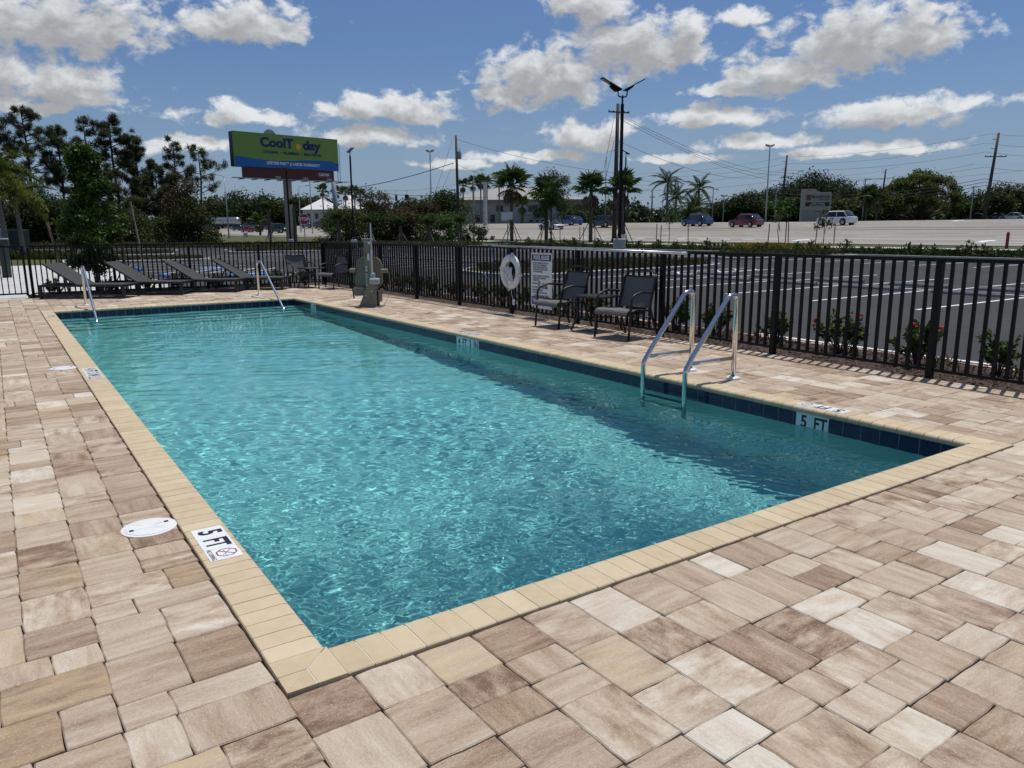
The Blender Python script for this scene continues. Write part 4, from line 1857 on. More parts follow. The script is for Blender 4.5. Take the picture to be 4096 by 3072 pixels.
G().tube([(.09, -.095, 1.12), (.09, -.095, 1.62)], .013, 10).build('actuator_rod', M['alu'], lift, smooth='auto')
G().box(.055, -.15, .48, .135, -.058, .66, .012).box(.045, -.20, .44, .225, -.058, .56, .02).build('actuator_motor', M['grey_plastic'], lift)
# seat folded against the far side of the mast
seat = empty('seat')
seat.parent = lift
prof = [(-.36, .36), (-.26, .355), (.08, .36), (.20, .38), (.26, .46), (.265, .78), (.22, .90), (.14, .955), (-.22, .955), (-.31, .91), (-.35, .80), (-.36, .60), (-.40, .56), (-.40, .46)]
seat_m = G().prism([(x * .86, z) for x, z in prof], .055, (0, .19, 0), (1, 0, 0), (0, 0, 1)).build('seat_shell', M['tan_plastic'], seat)
G().box(-.41, .02, .66, -.30, .135, .745, .02).build('armrest', M['tan_plastic'], seat)
G().box(.22, .02, .65, .35, .135, .735, .02).build('armrest', M['tan_plastic'], seat)
G().prism([(-.36, .33), (.24, .33), (.20, .22), (-.30, .20)], .16, (0, .15, 0), (1, 0, 0), (0, 0, 1)).build('seat_pan', M['tan_plastic'], seat)
G().tube([(-.41, .07, .70), (-.54, .07, .715)], .017, 8).tube([(-.42, .10, .66), (-.36, .12, .14)], .014, 8).build('footrest_arm', M['frame'], seat)
# stickers, badge, straps, cable, control box
M['sticker_red'] = simple('red_sticker', (0.28, 0.05, 0.03), 0.5)
M['sticker_blue'] = simple('blue_print', (0.05, 0.08, 0.22), 0.5)
M['sticker_green'] = simple('green_sticker', (0.30, 0.38, 0.24), 0.5)
def plate(name, x0, x1, z0, z1, mat):
    return G().box(x0, -.0575, z0, x1, -.0556, z1).build(name, M[mat], lift)
plate('warning_sticker', -.055, -.018, .97, 1.04, 'sticker_red')
plate('instruction_sticker', -.012, .032, .90, 1.03, 'white_plastic')
p_ = plate('pictogram_sticker', -.062, -.015, .69, .78, 'white_plastic')
text_mesh('pictogram', 'O', .08, M['black_print'], p_, (-.0385, -.0578, .735), (1, 0, 0), (0, 0, 1), .003)
plate('instruction_sticker', -.062, -.015, .545, .655, 'sticker_green')
plate('warning_sticker', -.062, -.015, .66, .685, 'sticker_red')
plate('instruction_sticker', -.060, -.020, .36, .535, 'grey_plastic')
for z in (1.08, 1.13, 1.19):
    G().tube([(-.038, -.0552, z), (-.038, -.058, z)], .006, 8).build('mast_bolt', M['frame'], lift)
bd = G()
bd.prism([(.075 * math.cos(k * PI / 10), .042 * math.sin(k * PI / 10)) for k in range(20)], .003, (.02, -.1062, .085), (1, 0, 0), (0, 0, 1))
bd = bd.build('maker_badge', M['white_plastic'], lift)
text_mesh('badge_lettering', 'SARGEL B', .030, M['sticker_blue'], bd, (.02, -.1096, .085), (1, 0, 0), (0, 0, 1), .002, .8)
for z in (.40, .335):
    g = G()
    pr = [(-.085, -.066), (.17, -.118), (.17, .118), (-.085, .066), (-.085, -.066)]
    g.tube([(x, y, z + (.01 if i % 2 else 0)) for i, (x, y) in enumerate(pr)], .008, 6)
    g.build('strap', M['frame'], lift)
g = G().tube(fillet([(.16, -.11, .34), (.06, -.12, .22), (-.02, -.118, .10)], .1, 4), .006, 6)
g.tube(fillet([(.38, .06, .67), (.42, -.02, .45), (.40, -.10, .20), (.30, -.15, .02), (.22, -.15, .02)], .15, 5), .005, 6)
g.build('cable', M['tan_plastic'], lift)
G().box(.165, -.085, .10, .185, .045, .30, .004).build('control_box', M['frame'], lift)
G().box(.186, -.08, .09, .235, .04, .31, .006).build('battery', M['tan_metal'], lift)
for x, z in ((-.03, .42), (.06, .30), (-.05, .21)):
    G().tube([(x, -.112, z), (x, -.120, z)], .014, 10).build('tower_bolt', M['steel'], lift)

# ---- ring buoy with its rope
ringb = thing('ring_buoy', 'white ring buoy with coiled rope hanging on the right-hand fence', 'ring buoy', (6.755, 8.84, .742))
R_, r_ = .245, .066
g = G()
nu, nv = 40, 12
vs, fs = [], []
for i in range(nu):
    a = 2 * PI * i / nu
    for k in range(nv):
        b = 2 * PI * k / nv
        rr = R_ + r_ * math.cos(b)
        vs.append((.045 * math.sin(b) * 1.0, rr * math.cos(a), rr * math.sin(a)))
for i in range(nu):
    for k in range(nv):
        fs.append((i * nv + k, ((i + 1) % nu) * nv + k, ((i + 1) % nu) * nv + (k + 1) % nv, i * nv + (k + 1) % nv))
g.add(vs, fs)
g.build('foam_ring', M['white_plastic'], ringb, smooth=True)
for a in (100, 10, 190, 280):
    g = G()
    for s in (-1, 1):
        pts = []
        for k in range(13):
            b = 2 * PI * k / 12
            rr = R_ + (r_ + .004) * math.cos(b)
            th = math.radians(a + s * 5)
            pts.append((.049 * math.sin(b), rr * math.cos(th), rr * math.sin(th)))
        g.tube(pts, .0035, 5, caps=False)
    g.build('band', M['sticker_blue'] if False else M['grey_plastic'], ringb)
    th = math.radians(a)
    rr = R_ + r_ + .008
    G().sphere((0, rr * math.cos(th), rr * math.sin(th)), .026, 8, 6).build('rope_knot', M['white_plastic'], ringb, smooth=True)
g = G()
rs = random.Random(4)
pts = []
for k in range(150):
    a = k * .9
    sp = .5 + .5 * math.sin(k * .37)
    pts.append((-.03 - .03 * rs.random(), .005 + .135 * math.sin(a * 1.0 + rs.uniform(-.3, .3)) * (.5 + sp * .5), -.03 + .165 * math.cos(a * .83 + rs.uniform(-.3, .3)) * (.5 + .5 * rs.random()) - .02))
g.tube(pts, .0048, 5)
g.tube([(-.03, 0, .17), (-.05, .01, .12), (-.05, .02, .05)], .007, 6)
g.tube([(-.02, -.06, -.30), (-.02, -.06, -.40), (.0, -.09, -.50)], .0045, 5)
g.build('rope', M['white_plastic'], ringb)
G().box(-.01, -.11, -.585, .02, -.065, -.49, .01).build('throw_handle', M['white_plastic'], ringb)
G().tube([(.03, 0, .33), (.0, 0, .345), (-.0, 0, .31)], .006, 6).build('hanger_hook', M['black_metal'], ringb)

# ---- life hook pole along the fence
pole = thing('rescue_pole', 'long silver rescue pole resting in hooks along the right-hand fence top', 'rescue pole', (6.775, 7.0, 1.145))
G().tube([(0, 2.46, .045), (0, -2.30, .012)], .019, 12).build('pole', M['alu'], pole, smooth=True)
G().tube([(0, -2.24, .0124), (0, -2.315, .0119)], .021, 12).build('end_cap', M['white_plastic'], pole, smooth='auto')
loop = [(0, 2.46, .045)] + [(-.01, 2.62 + .27 * math.cos(math.radians(a)) * .75, -.24 + .30 * math.sin(math.radians(a))) for a in range(100, 330, 20)]
G().tube(loop, .008, 8).build('body_hook', M['sticker_blue'], pole, smooth=True)
for y in (1.6, 0, -1.5):
    G().tube([(.05, y, .03), (.0, y, -.005), (-.024, y, .01), (-.024, y, .045)], .005, 6).build('wall_hook', M['black_metal'], pole)

# ---- pool rules sign
sign = thing('pool_rules_sign', 'tall white pool rules sign on the fence behind the patio chair', 'sign', (6.815, 7.995, .64))
SW, SH = .60, .905
W2 = lambda ys, z: (0, ys, z)
bd = G().box(-.002, -SW / 2, -SH / 2, .002, SW / 2, SH / 2, .0005).build('sign_board', M['white_tile'], sign)
M['navy_print'] = simple('navy_print', (0.012, 0.016, 0.10), 0.5, 0, 0.05)
M['sign_white'] = M['white_tile']
fx = -.0032
g = G().box(fx, -SW / 2 + .022, SH / 2 - .135, -.0024, SW / 2 - .022, SH / 2 - .028)
hd = g.build('heading_band', M['navy_print'], bd)
g = G().box(fx, -SW / 2 + .022, -SH / 2 + .03, -.0024, SW / 2 - .022, -SH / 2 + .165)
g.build('footer_band', M['navy_print'], bd)
EX, EY = (0, -1, 0), (0, 0, 1)


def sgn(body, size, z, mat='navy_print', y=0.0, sx=.8, bold=.0, align='CENTER', x=-.0037):
    text_mesh('sign_lettering', body, size, M[mat], bd, (x, y, z), EX, EY, bold, sx, align)


sgn('POOL RULES', .098, SH / 2 - .083, 'white_tile', 0, .80, .0035)
rows = ['1. NO FOOD OR BEVERAGES IN THE POOL OR', '    ON POOL WET DECK. COMMERCIALLY', '    BOTTLED WATER IN PLASTIC BOTTLES IS', '    ALLOWED ON THE POOL WET DECK FOR', '    POOL PATRON HYDRATION.', '',
        '2. NO GLASS OR ANIMALS IN THE FENCED POOL', '    AREA (OR 50 FEET (15 240 MM) FROM', '    UNFENCED POOL).']
for i, r in enumerate(rows):
    if r:
        sgn(r, .037, SH / 2 - .172 - i * .0365, 'navy_print', SW / 2 - .035, .60, .0012, 'LEFT')
z = SH / 2 - .172 - 9.5 * .0365
sgn('3. BATHING LOAD:', .037, z, 'navy_print', SW / 2 - .035, .60, .0012, 'LEFT')
sgn('30', .072, z + .006, 'black_print', .055, .75, .003)
sgn('PERSONS.', .037, z, 'navy_print', -.02, .60, .0012, 'LEFT')
sgn('4. POOL HOURS:', .037, z - .062, 'navy_print', SW / 2 - .035, .60, .0012, 'LEFT')
sgn('DAWN-DUSK', .072, z - .056, 'black_print', -.045, .62, .004)
sgn('5. SHOWER BEFORE ENTERING.', .037, z - .11, 'navy_print', SW / 2 - .035, .60, .0012, 'LEFT')
sgn('6. DO NOT SWALLOW THE POOL WATER.', .037, z - .153, 'navy_print', SW / 2 - .035, .60, .0012, 'LEFT')
sgn('POOL MAXIMUM DEPTH:', .060, z - .215, 'navy_print', 0, .66, .0018)
sgn('5 FEET 0 INCHES', .072, z - .283, 'navy_print', 0, .72, .002)
sgn('NO DIVING', .115, -SH / 2 + .097, 'white_tile', 0, .80, .004)
for y in (-.28, -.06, .06, .28):
    for zz in (SH / 2 - .012, -SH / 2 + .012):
        G().tube([(-.0021, y, zz), (-.005, y, zz)], .006, 8).build('screw', M['frame'], sign)
G().box(-.003, -SW / 2, -SH / 2 - .034, .0, -SW / 2 + .5, -SH / 2 - .003).build('lower_strip', M['white_tile'], sign)

# ---- skimmer lids
def lid(loc, label):
    t = thing('skimmer_lid', label, 'skimmer lid', loc, 0, 'round white skimmer lids in the paving')
    G().lathe((0, 0, 0), [(.132, -.012), (.132, .0005), (.122, .0025)], 40).build('collar', M['white_plastic'], t, smooth='auto')
    G().lathe((0, 0, 0), [(.114, .0026), (.114, .0045), (.110, .0055), (.03, .0055), (.028, .0046)], 40).build('cover', M['white_plastic'], t, smooth='auto')
    g = G()
    for k in range(6):
        a = k * PI / 3 + .3
        g.obox((.066 * math.cos(a), .066 * math.sin(a), .006), (.030 * math.cos(a), .030 * math.sin(a), 0), (-.0011 * math.sin(a), .0011 * math.cos(a), 0), (0, 0, .0008))
    g.build('rib', M['white_plastic'], t)
    for s in (-1, 1):
        G().obox((s * .085, s * .022, .0065), (.010, 0, 0), (0, .010, 0), (0, 0, .001)).build('lift_slot', M['frame'], t)
    return t


lid((-.336, 1.622, -.006), 'round white skimmer lid in the paving beside the near 5 FT marker')
lid((-.340, 7.25, -.006), 'round white skimmer lid in the paving beside the 4 FT 3 IN marker')
# ================================================================== plants
M['bark'] = simple('grey_bark', (0.11, 0.090, 0.070), 0.95, 0, 0.35, 9, 0.6)
M['dark_bark'] = simple('dark_bark', (0.055, 0.042, 0.033), 0.95, 0, 0.35, 9, 0.6)
M['palm_bark'] = simple('palm_boot_bark', (0.12, 0.095, 0.07), 0.95, 0, 0.45, 5, 0.7)
M['smooth_palm'] = simple('smooth_palm_bark', (0.17, 0.155, 0.13), 0.9, 0, 0.25, 4, 0.4)
M['stake'] = simple('timber_stake', (0.20, 0.125, 0.075), 0.9, 0, 0.25, 7, 0.3)
M['pale_stake'] = simple('pale_timber', (0.30, 0.27, 0.22), 0.9, 0, 0.2, 7, 0.3)
LM = {
    'oak': leaf_material('oak_leaf', (0.016, 0.026, 0.009), (0.030, 0.048, 0.014), (0.060, 0.085, 0.026), 0.22),
    'magnolia': leaf_material('glossy_leaf', (0.016, 0.034, 0.006), (0.034, 0.070, 0.011), (0.080, 0.140, 0.020), 0.26, 0.34),
    'pine': leaf_material('pine_needle', (0.030, 0.042, 0.016), (0.060, 0.078, 0.030), (0.115, 0.125, 0.055), 0.30),
    'bush': leaf_material('bush_leaf', (0.020, 0.034, 0.010), (0.044, 0.064, 0.018), (0.085, 0.110, 0.032), 0.25),
    'bright': leaf_material('bright_bush_leaf', (0.022, 0.045, 0.010), (0.045, 0.090, 0.018), (0.085, 0.145, 0.035), 0.28),
    'rust': leaf_material('rusty_leaf', (0.032, 0.030, 0.012), (0.066, 0.054, 0.022), (0.11, 0.085, 0.036), 0.2),
    'grey': leaf_material('grey_leaf', (0.045, 0.052, 0.035), (0.085, 0.092, 0.066), (0.14, 0.145, 0.11), 0.2),
    'ficus': leaf_material('ficus_leaf', (0.035, 0.052, 0.012), (0.072, 0.098, 0.020), (0.130, 0.160, 0.036), 0.28),
    'fan': leaf_material('fan_palm_blade', (0.022, 0.042, 0.010), (0.045, 0.080, 0.018), (0.090, 0.140, 0.035), 0.25),
    'dead': leaf_material('dead_palm_blade', (0.085, 0.070, 0.045), (0.15, 0.125, 0.085), (0.23, 0.20, 0.14), 0.15),
    'foxtail': leaf_material('foxtail_blade', (0.050, 0.070, 0.012), (0.105, 0.135, 0.022), (0.20, 0.21, 0.045), 0.35),
    'shrub': leaf_material('ixora_leaf', (0.025, 0.052, 0.012), (0.055, 0.100, 0.022), (0.15, 0.19, 0.045), 0.28, 0.4),
    'red': leaf_material('ixora_flower', (0.24, 0.020, 0.012), (0.42, 0.042, 0.022), (0.60, 0.11, 0.06), 0.2),
    'yellow': leaf_material('yellow_flower', (0.22, 0.17, 0.02), (0.36, 0.27, 0.03), (0.50, 0.40, 0.06), 0.25),
}


def leaf_mesh(name, P, size, aspect, tone, mat, rg, upb=0.4, axis=None):
    """rhombic leaves at points P; axis gives their long direction where it matters"""
    n = len(P)
    size = np.broadcast_to(np.asarray(size, float), (n,))
    nv = rg.normal(size=(n, 3))
    nv[:, 2] += upb * 2
    nv /= np.linalg.norm(nv, axis=1)[:, None]
    t = rg.normal(size=(n, 3)) if axis is None else axis + rg.normal(size=(n, 3)) * .25
    t -= nv * (t * nv).sum(1)[:, None]
    t /= np.linalg.norm(t, axis=1)[:, None] + 1e-9
    s = np.cross(nv, t)
    L_ = (size * rg.uniform(.7, 1.3, n))[:, None] / 2
    W_ = L_ * aspect
    V = np.stack([P - t * L_, P + s * W_ - t * L_ * .1, P + t * L_, P - s * W_ - t * L_ * .1], 1).reshape(-1, 3)
    me = bpy.data.meshes.new(name)
    me.vertices.add(4 * n)
    me.vertices.foreach_set('co', V.ravel())
    me.loops.add(4 * n)
    me.loops.foreach_set('vertex_index', np.arange(4 * n))
    me.polygons.add(n)
    me.polygons.foreach_set('loop_start', np.arange(n) * 4)
    me.polygons.foreach_set('loop_total', np.full(n, 4))
    me.update(calc_edges=True)
    c = np.clip(np.asarray(tone) + rg.normal(size=n) * .10, 0, 1)
    C = np.repeat(np.stack([c, c, c, np.ones(n)], 1), 4, 0)
    me.color_attributes.new('Col', 'FLOAT_COLOR', 'CORNER').data.foreach_set('color', C.ravel())
    me.materials.append(mat)
    return me


def put(me, name, parent, loc=(0, 0, 0)):
    o = bpy.data.objects.new(name, me)
    COL.objects.link(o)
    o.parent = parent
    o.location = loc
    return o


def clump_points(clumps, per, rg, hollow=0.5):
    P, T = [], []
    for (c, r) in clumps:
        n = max(4, int(per * (r ** 1.6)))
        d = rg.normal(size=(n, 3))
        d /= np.linalg.norm(d, axis=1)[:, None]
        rad = r * (hollow + (1 - hollow) * rg.random(n) ** .7)
        rad *= 1 + .25 * rg.normal(size=n)
        P.append(np.asarray(c) + d * rad[:, None] * np.array([1, 1, .78]))
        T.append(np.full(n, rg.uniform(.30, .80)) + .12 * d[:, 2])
    return np.concatenate(P), np.concatenate(T)


def crown_clumps(c, rx, rz, n, r0, r1, rg, flat=0.0, lobed=0.75):
    out = []
    for i in range(n):
        d = rg.normal(size=3)
        d /= np.linalg.norm(d)
        if d[2] < -.55:
            d[2] *= -.4
        k = lobed + (1 - lobed) * rg.random() if rg.random() < .75 else rg.uniform(.15, .7)
        out.append((np.array(c) + d * np.array([rx, rx, rz]) * k, rg.uniform(r0, r1)))
    return out


def limbs(g, base, top, targets, r0, rg, n=7):
    """tapered trunk from base to top and boughs out to targets"""
    base, top = Vector(base), Vector(top)
    mid = base.lerp(top, .5) + Vector((rg.normal() * .03, rg.normal() * .03, 0)) * (top - base).length
    g.tube([base, base.lerp(mid, .5), mid, top], [r0 * 1.25, r0, r0 * .85, r0 * .55], n)
    for q in targets:
        q = Vector(q)
        k = rg.uniform(.45, 1.0)
        a = base.lerp(top, k)
        m = a.lerp(q, .5) + Vector((0, 0, (q - a).length * .10))
        g.tube([a, m, q], [r0 * .42 * (1.25 - k * .5), r0 * .26, r0 * .08], max(4, n - 2))
    return g


def broad_tree(name, label, base, h, w, leaf, size, per, seed, nclump=26, trunk=.3, r0=.2, bark='bark', cat='tree', group=None, flat=1.0, aspect=.55, r=(.16, .30)):
    rg = np.random.default_rng(seed)
    t = thing(name, label, cat, base, 0, group)
    cz = h * (trunk + (1 - trunk) / 2)
    rz = h * (1 - trunk) / 2
    cl = crown_clumps((0, 0, cz), w / 2 * .82, rz * .82 * flat, nclump, w * r[0], w * r[1], rg)
    g = G()
    limbs(g, (0, 0, -.1), (rg.normal() * .02 * h, 0, cz), [c for c, _ in cl[:10]], r0, rg)
    g.build('trunk', M[bark], t, smooth=True)
    P, T = clump_points(cl, per, rg)
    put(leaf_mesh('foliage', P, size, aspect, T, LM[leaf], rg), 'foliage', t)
    return t


def bush(label, base, h, w, leaf, size, per, seed, name='bush', group=None, nclump=14, aspect=.55):
    rg = np.random.default_rng(seed)
    t = thing(name, label, 'bush', base, 0, group)
    cl = crown_clumps((0, 0, h * .5), w / 2 * .8, h * .42, nclump, min(w, h) * .18, min(w, h) * .32, rg)
    for _k in range(nclump // 2):
        a = rg.uniform(0, 2 * PI)
        q = math.sqrt(rg.random()) * w * .42
        cl.append((np.array([q * math.cos(a), q * math.sin(a), h * rg.uniform(.04, .25)]), min(w, h) * rg.uniform(.18, .28)))
    P, T = clump_points(cl, per, rg, .4)
    P[:, 2] = np.abs(P[:, 2])
    put(leaf_mesh('foliage', P, size, aspect, T, LM[leaf], rg), 'foliage', t)
    g = G()
    for k in range(4):
        a = k * 1.6
        g.tube([(0, 0, -.1), (w * .12 * math.cos(a), w * .12 * math.sin(a), h * .35), (w * .25 * math.cos(a), w * .25 * math.sin(a), h * .7)], [h * .018, h * .013, h * .006], 5)
    g.build('stem', M['dark_bark'], t)
    return t


# ---- slash pines behind the car park
def pine(label, base, h, spread, seed, low=.45, lean=0.0, sparse=False):
    rg = np.random.default_rng(seed)
    t = thing('pine_tree', label, 'pine tree', base, 0, 'tall pines beyond the car park')
    g = G()
    top = Vector((lean * h, 0, h * .97))
    tr = [Vector((0, 0, -.2)), Vector((lean * h * .2 + rg.normal() * .15, rg.normal() * .15, h * .33)), Vector((lean * h * .55 + rg.normal() * .2, rg.normal() * .2, h * .66)), top]
    g.tube(tr, [h * .0135, h * .0115, h * .0085, h * .003], 7)
    P, A, T = [], [], []
    nb = 15 if sparse else 34
    for i in range(nb):
        k = low + (1 - low) * (i + rg.random()) / nb
        f = k * 3
        j = min(2, int(f))
        a0 = tr[j].lerp(tr[j + 1], f - j)
        az = rg.uniform(0, 2 * PI)
        ln = spread * (1.05 - .75 * (k - low) / (1 - low)) * rg.uniform(.5, 1.15)
        q = a0 + Vector((math.cos(az) * ln, math.sin(az) * ln, ln * rg.uniform(.05, .55)))
        m = a0.lerp(q, .5) + Vector((rg.normal() * .15, rg.normal() * .15, rg.uniform(-.25, .2) * ln * .5))
        g.tube([a0, m, q], [h * .0042, h * .003, h * .0012], 4)
        pts = [q, m.lerp(q, .55)] if ln > 1 else [q]
        for _e in range(3 if not sparse else 2):
            tw = m.lerp(q, rg.uniform(.4, 1)) + Vector(rg.normal(size=3) * ln * .16)
            g.tube([m.lerp(q, .5), tw], [h * .0018, h * .0008], 3)
            pts.append(tw)
        for p in pts:
            n = int(rg.uniform(60, 90))
            d = rg.normal(size=(n, 3))
            d[:, 2] += .25
            d /= np.linalg.norm(d, axis=1)[:, None]
            R_ = rg.uniform(.40, .75)
            P.append(np.array(p) + d * R_ * rg.uniform(.25, .85, (n, 1)))
            A.append(d)
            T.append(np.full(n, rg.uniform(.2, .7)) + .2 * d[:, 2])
    g.build('trunk', M['dark_bark'], t, smooth=True)
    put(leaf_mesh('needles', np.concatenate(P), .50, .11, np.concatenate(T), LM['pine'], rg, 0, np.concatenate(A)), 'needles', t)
    return t


PINES = [(28, 505, 2.6, .5, .02, 0, 'pine with a forked crown cut by the left picture edge'), (150, 436, 4.2, .42, -.01, 0, 'broadest and tallest pine, its crown above the yellow palms'),
         (268, 512, 2.6, .4, .0, 0, 'dense pointed pine left of the glossy round-leaved tree top'), (379, 470, 2.9, .62, .0, 1, 'pine with a small open crown right above the glossy staked tree'),
         (487, 474, 2.9, .5, -.01, 0, 'tall pine with a long bare bough reaching right'), (556, 545, 2.7, .45, .02, 0, 'pine leaning right beside the tallest middle one'),
         (640, 640, 2.6, .3, .0, 0, 'low bushy pine in front of the gap'), (724, 560, 2.3, .55, .0, 1, 'slim pine with a tufted top left of the bare crooked pine'),
         (795, 585, 3.6, .5, .06, 1, 'crooked half bare pine nearest the billboard'), (445, 690, 3.2, .25, 0, 0, 'low thick pine right of the glossy tree'),
         (590, 720, 3.0, .25, 0, 0, 'low shaggy pine in the middle of the stand'), (700, 700, 2.6, .3, 0, 0, 'low dark pine left of the rusty topped tree')]
for i, (px, py, sp, low, lean, spar, lb) in enumerate(PINES):
    b = at(px, 97 + (i * 37 % 9))
    pine(lb, b, up(px, py, b), sp, 100 + i, low, lean, bool(spar))

# understorey beneath the pines
UND = [(20, 800, 5.5, 'oak'), (110, 770, 6.5, 'oak'), (200, 720, 7, 'oak'), (300, 790, 6, 'bush'), (430, 800, 6, 'oak'), (520, 830, 6, 'bush'), (585, 880, 5, 'bright'), (655, 850, 5.5, 'bush'),
       (720, 860, 4.5, 'bright'), (800, 880, 4, 'grey'), (840, 905, 3.0, 'rust')]
for i, (px, py, w, lf) in enumerate(UND):
    b = at(px, 88 + (i * 29 % 7))
    bush('dark thicket bush below the pines, ' + ['at the left picture edge', 'behind the yellow palms', 'behind the staked glossy tree, left side', 'hidden behind the glossy tree', 'right of the glossy tree', 'left of the small bright bush', 'small and bright green', 'in the middle of the stand', 'bright green under the rusty tree', 'grey twiggy, near the silver tank', 'brownish, last one towards the road'][i],
         b, max(2.0, up(px, py, b)), w, lf, .28, 150, 300 + i, 'thicket_bush', 'bushes under the pines')
b = at(768, 90)
broad_tree('rusty_tree', 'narrow tree with rust-brown top right of the pines', b, up(768, 705, b), 5.2, 'rust', .26, 170, 331, 26, .05, .16, 'dark_bark')
b = at(775, 88)
bush('dark green bush at the foot of the rusty topped tree', b, up(775, 800, b), 5.0, 'oak', .3, 90, 332, 'thicket_bush', 'bushes under the pines')
# saw palmetto
# ---- the glossy staked tree just beyond the far fence
def on_y(px, Y, py=1100):
    d = px_dir(px, py)
    p = CAM + d * ((Y - CAM[1]) / d[1])
    return Vector((p[0], p[1], p[2]))


b = on_y(388, 20.9)
b.z = -.15
rg = np.random.default_rng(41)
t = thing('glossy_tree', 'young glossy green tree held by stakes behind the loungers', 'tree', b)
h = up(388, 588, b)
g = G()
cl = []
for k in range(85):
    u = rg.random() ** .85
    z = .62 + (h - .75) * u
    wr = .98 * (1 - .80 * max(0, (u - .28) / .72) ** 1.15) * (.62 + .38 * min(1, u / .22))
    a = rg.uniform(0, 2 * PI)
    r = wr * math.sqrt(rg.random()) * .92
    cl.append((np.array([r * math.cos(a), r * math.sin(a), z]), rg.uniform(.17, .29)))
limbs(g, (0, 0, -.1), (.02, 0, h * .8), [c for c, _ in cl[::4]], .042, rg)
g.build('trunk', M['dark_bark'], t, smooth=True)
P, T = clump_points(cl, 2900, rg, .1)
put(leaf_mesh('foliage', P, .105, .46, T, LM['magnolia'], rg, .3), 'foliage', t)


def stake(a, b_, r, label, mat='stake', name='tree_stake'):
    a, b_ = Vector(a), Vector(b_)
    o = G().tube([(0, 0, 0), b_ - a], r, 7).build(name, M[mat], None, smooth='auto', origin=None)
    o.location = a
    return tag(o, label, 'stake', 'timber stakes of young trees')


s0 = on_y(272, 20.4); s0.z = -.15
q = on_y(215, 20.6); q.z = up(215, 890, q) + q.z
stake(s0, q, .032, 'leaning brown stake left of the glossy tree')
s0 = on_y(506, 20.6); s0.z = -.15
q = on_y(503, 20.7); q.z = up(503, 925, q) + q.z
stake(s0, q, .032, 'upright brown stake right of the glossy tree trunk')
s0 = on_y(590, 21.4); s0.z = -.15
q = on_y(551, 21.4); q.z = up(551, 808, q) + q.z
stake(s0, q, .026, 'tall pale leaning stake right of the glossy tree', 'pale_stake')

# ---- palms
def feather(L_, nl, ll, droop, rg, width=.05, plume=False):
    """a feather frond along +x, with its leaflets"""
    pts = []
    for i in range(9):
        u = i / 8
        pts.append(Vector((L_ * (u - .18 * droop * u * u), 0, L_ * (.42 * u - (.55 + .5 * droop) * u * u))))
    V, F = [], []
    for i in range(nl):
        u = .12 + .88 * i / (nl - 1)
        f = u * 8
        j = min(7, int(f))
        p = pts[j].lerp(pts[j + 1], f - j)
        tdir = (pts[j + 1] - pts[j]).normalized()
        sides = (-1, 1) if not plume else (-1, 1, -.5, .5, 0)
        for sd in sides:
            l = ll * (math.sin(PI * min(1, u * .92 + .08)) * .75 + .25) * rg.uniform(.85, 1.15)
            if plume:
                a = rg.uniform(0, 2 * PI)
                d = (tdir * .45 + Vector((0, math.cos(a), math.sin(a))) * .9).normalized()
            else:
                d = (tdir * .55 + Vector((0, sd, 0)) * .8 + Vector((0, 0, -.35 + rg.normal() * .12))).normalized()
            w = tdir.cross(d).normalized().cross(d).normalized() * width
            b = len(V)
            V += [p - w * .5, p + d * l * .5 - w, p + d * l + Vector((0, 0, -l * .18)), p + d * l * .5 + w]
            F.append((b, b + 1, b + 2, b + 3))
    g = G()
    for v, c in ():
        pass
    tone = rg.uniform(.3, .7)
    for f in F:
        g.col = (min(1, max(0, tone + rg.normal() * .13)),) * 3
        g.add([V[i] for i in f], [(0, 1, 2, 3)])
    g.col = (.5, .5, .5)
    g.tube(pts, [.035 * L_ / 2.2 * (1 - .85 * i / 8) for i in range(9)], 4)
    return g


def fan(petiole, R_, nb, rg, droop=.25, dead=False):
    """a fan frond along +x"""
    g = G()
    tone = rg.uniform(.3, .75)
    e = Vector((petiole, 0, petiole * .06))
    g.col = (tone,) * 3
    g.tube([(0, 0, 0), (petiole * .5, 0, petiole * .07), e], [.03, .022, .016], 4)
    for k in range(nb):
        a = math.radians(-125 + 250 * k / (nb - 1))
        r = R_ * (.72 + .28 * math.cos(a * .7)) * rg.uniform(.9, 1.08)
        d = Vector((math.cos(a), math.sin(a), 0))
        s = Vector((-math.sin(a), math.cos(a), 0)) * R_ * .085
        fold = Vector((0, 0, R_ * .04))
        m = e + d * r * .6 + Vector((0, 0, -droop * r * .12))
        tip = e + d * r + Vector((0, 0, -droop * r * rg.uniform(.5, 1.1)))
        g.col = (min(1, max(0, tone + rg.normal() * .12)),) * 3
        g.add([e, m - s + fold, tip, m + s - fold], [(0, 1, 2, 3)])
    return g


RGP = np.random.default_rng(77)
FANS = [fan(.75, .85, 17, RGP, .3) for _ in range(4)]
DEADS = [fan(.7, .8, 13, RGP, .9) for _ in range(3)]
FMESH = {}


def frond_mesh(kind_, i, make, mat):
    k = (kind_, i)
    if k not in FMESH:
        o = make().build('frond', mat, None)
        FMESH[k] = o.data
        bpy.data.objects.remove(o)
    return FMESH[k]


for i in range(4):
    frond_mesh('fan', i, lambda: FANS[i], LM['fan'])
for i in range(3):
    frond_mesh('dead', i, lambda: DEADS[i], LM['dead'])
for i in range(3):
    frond_mesh('royal', i, lambda: feather(3.3, 30, .75, .5, RGP, .05), LM['fan'])
    frond_mesh('date', i, lambda: feather(2.9, 34, .45, .25, RGP, .035), LM['fan'])
    frond_mesh('foxtail', i, lambda: feather(1.75, 44, .30, .75, RGP, .020, True), LM['foxtail'])


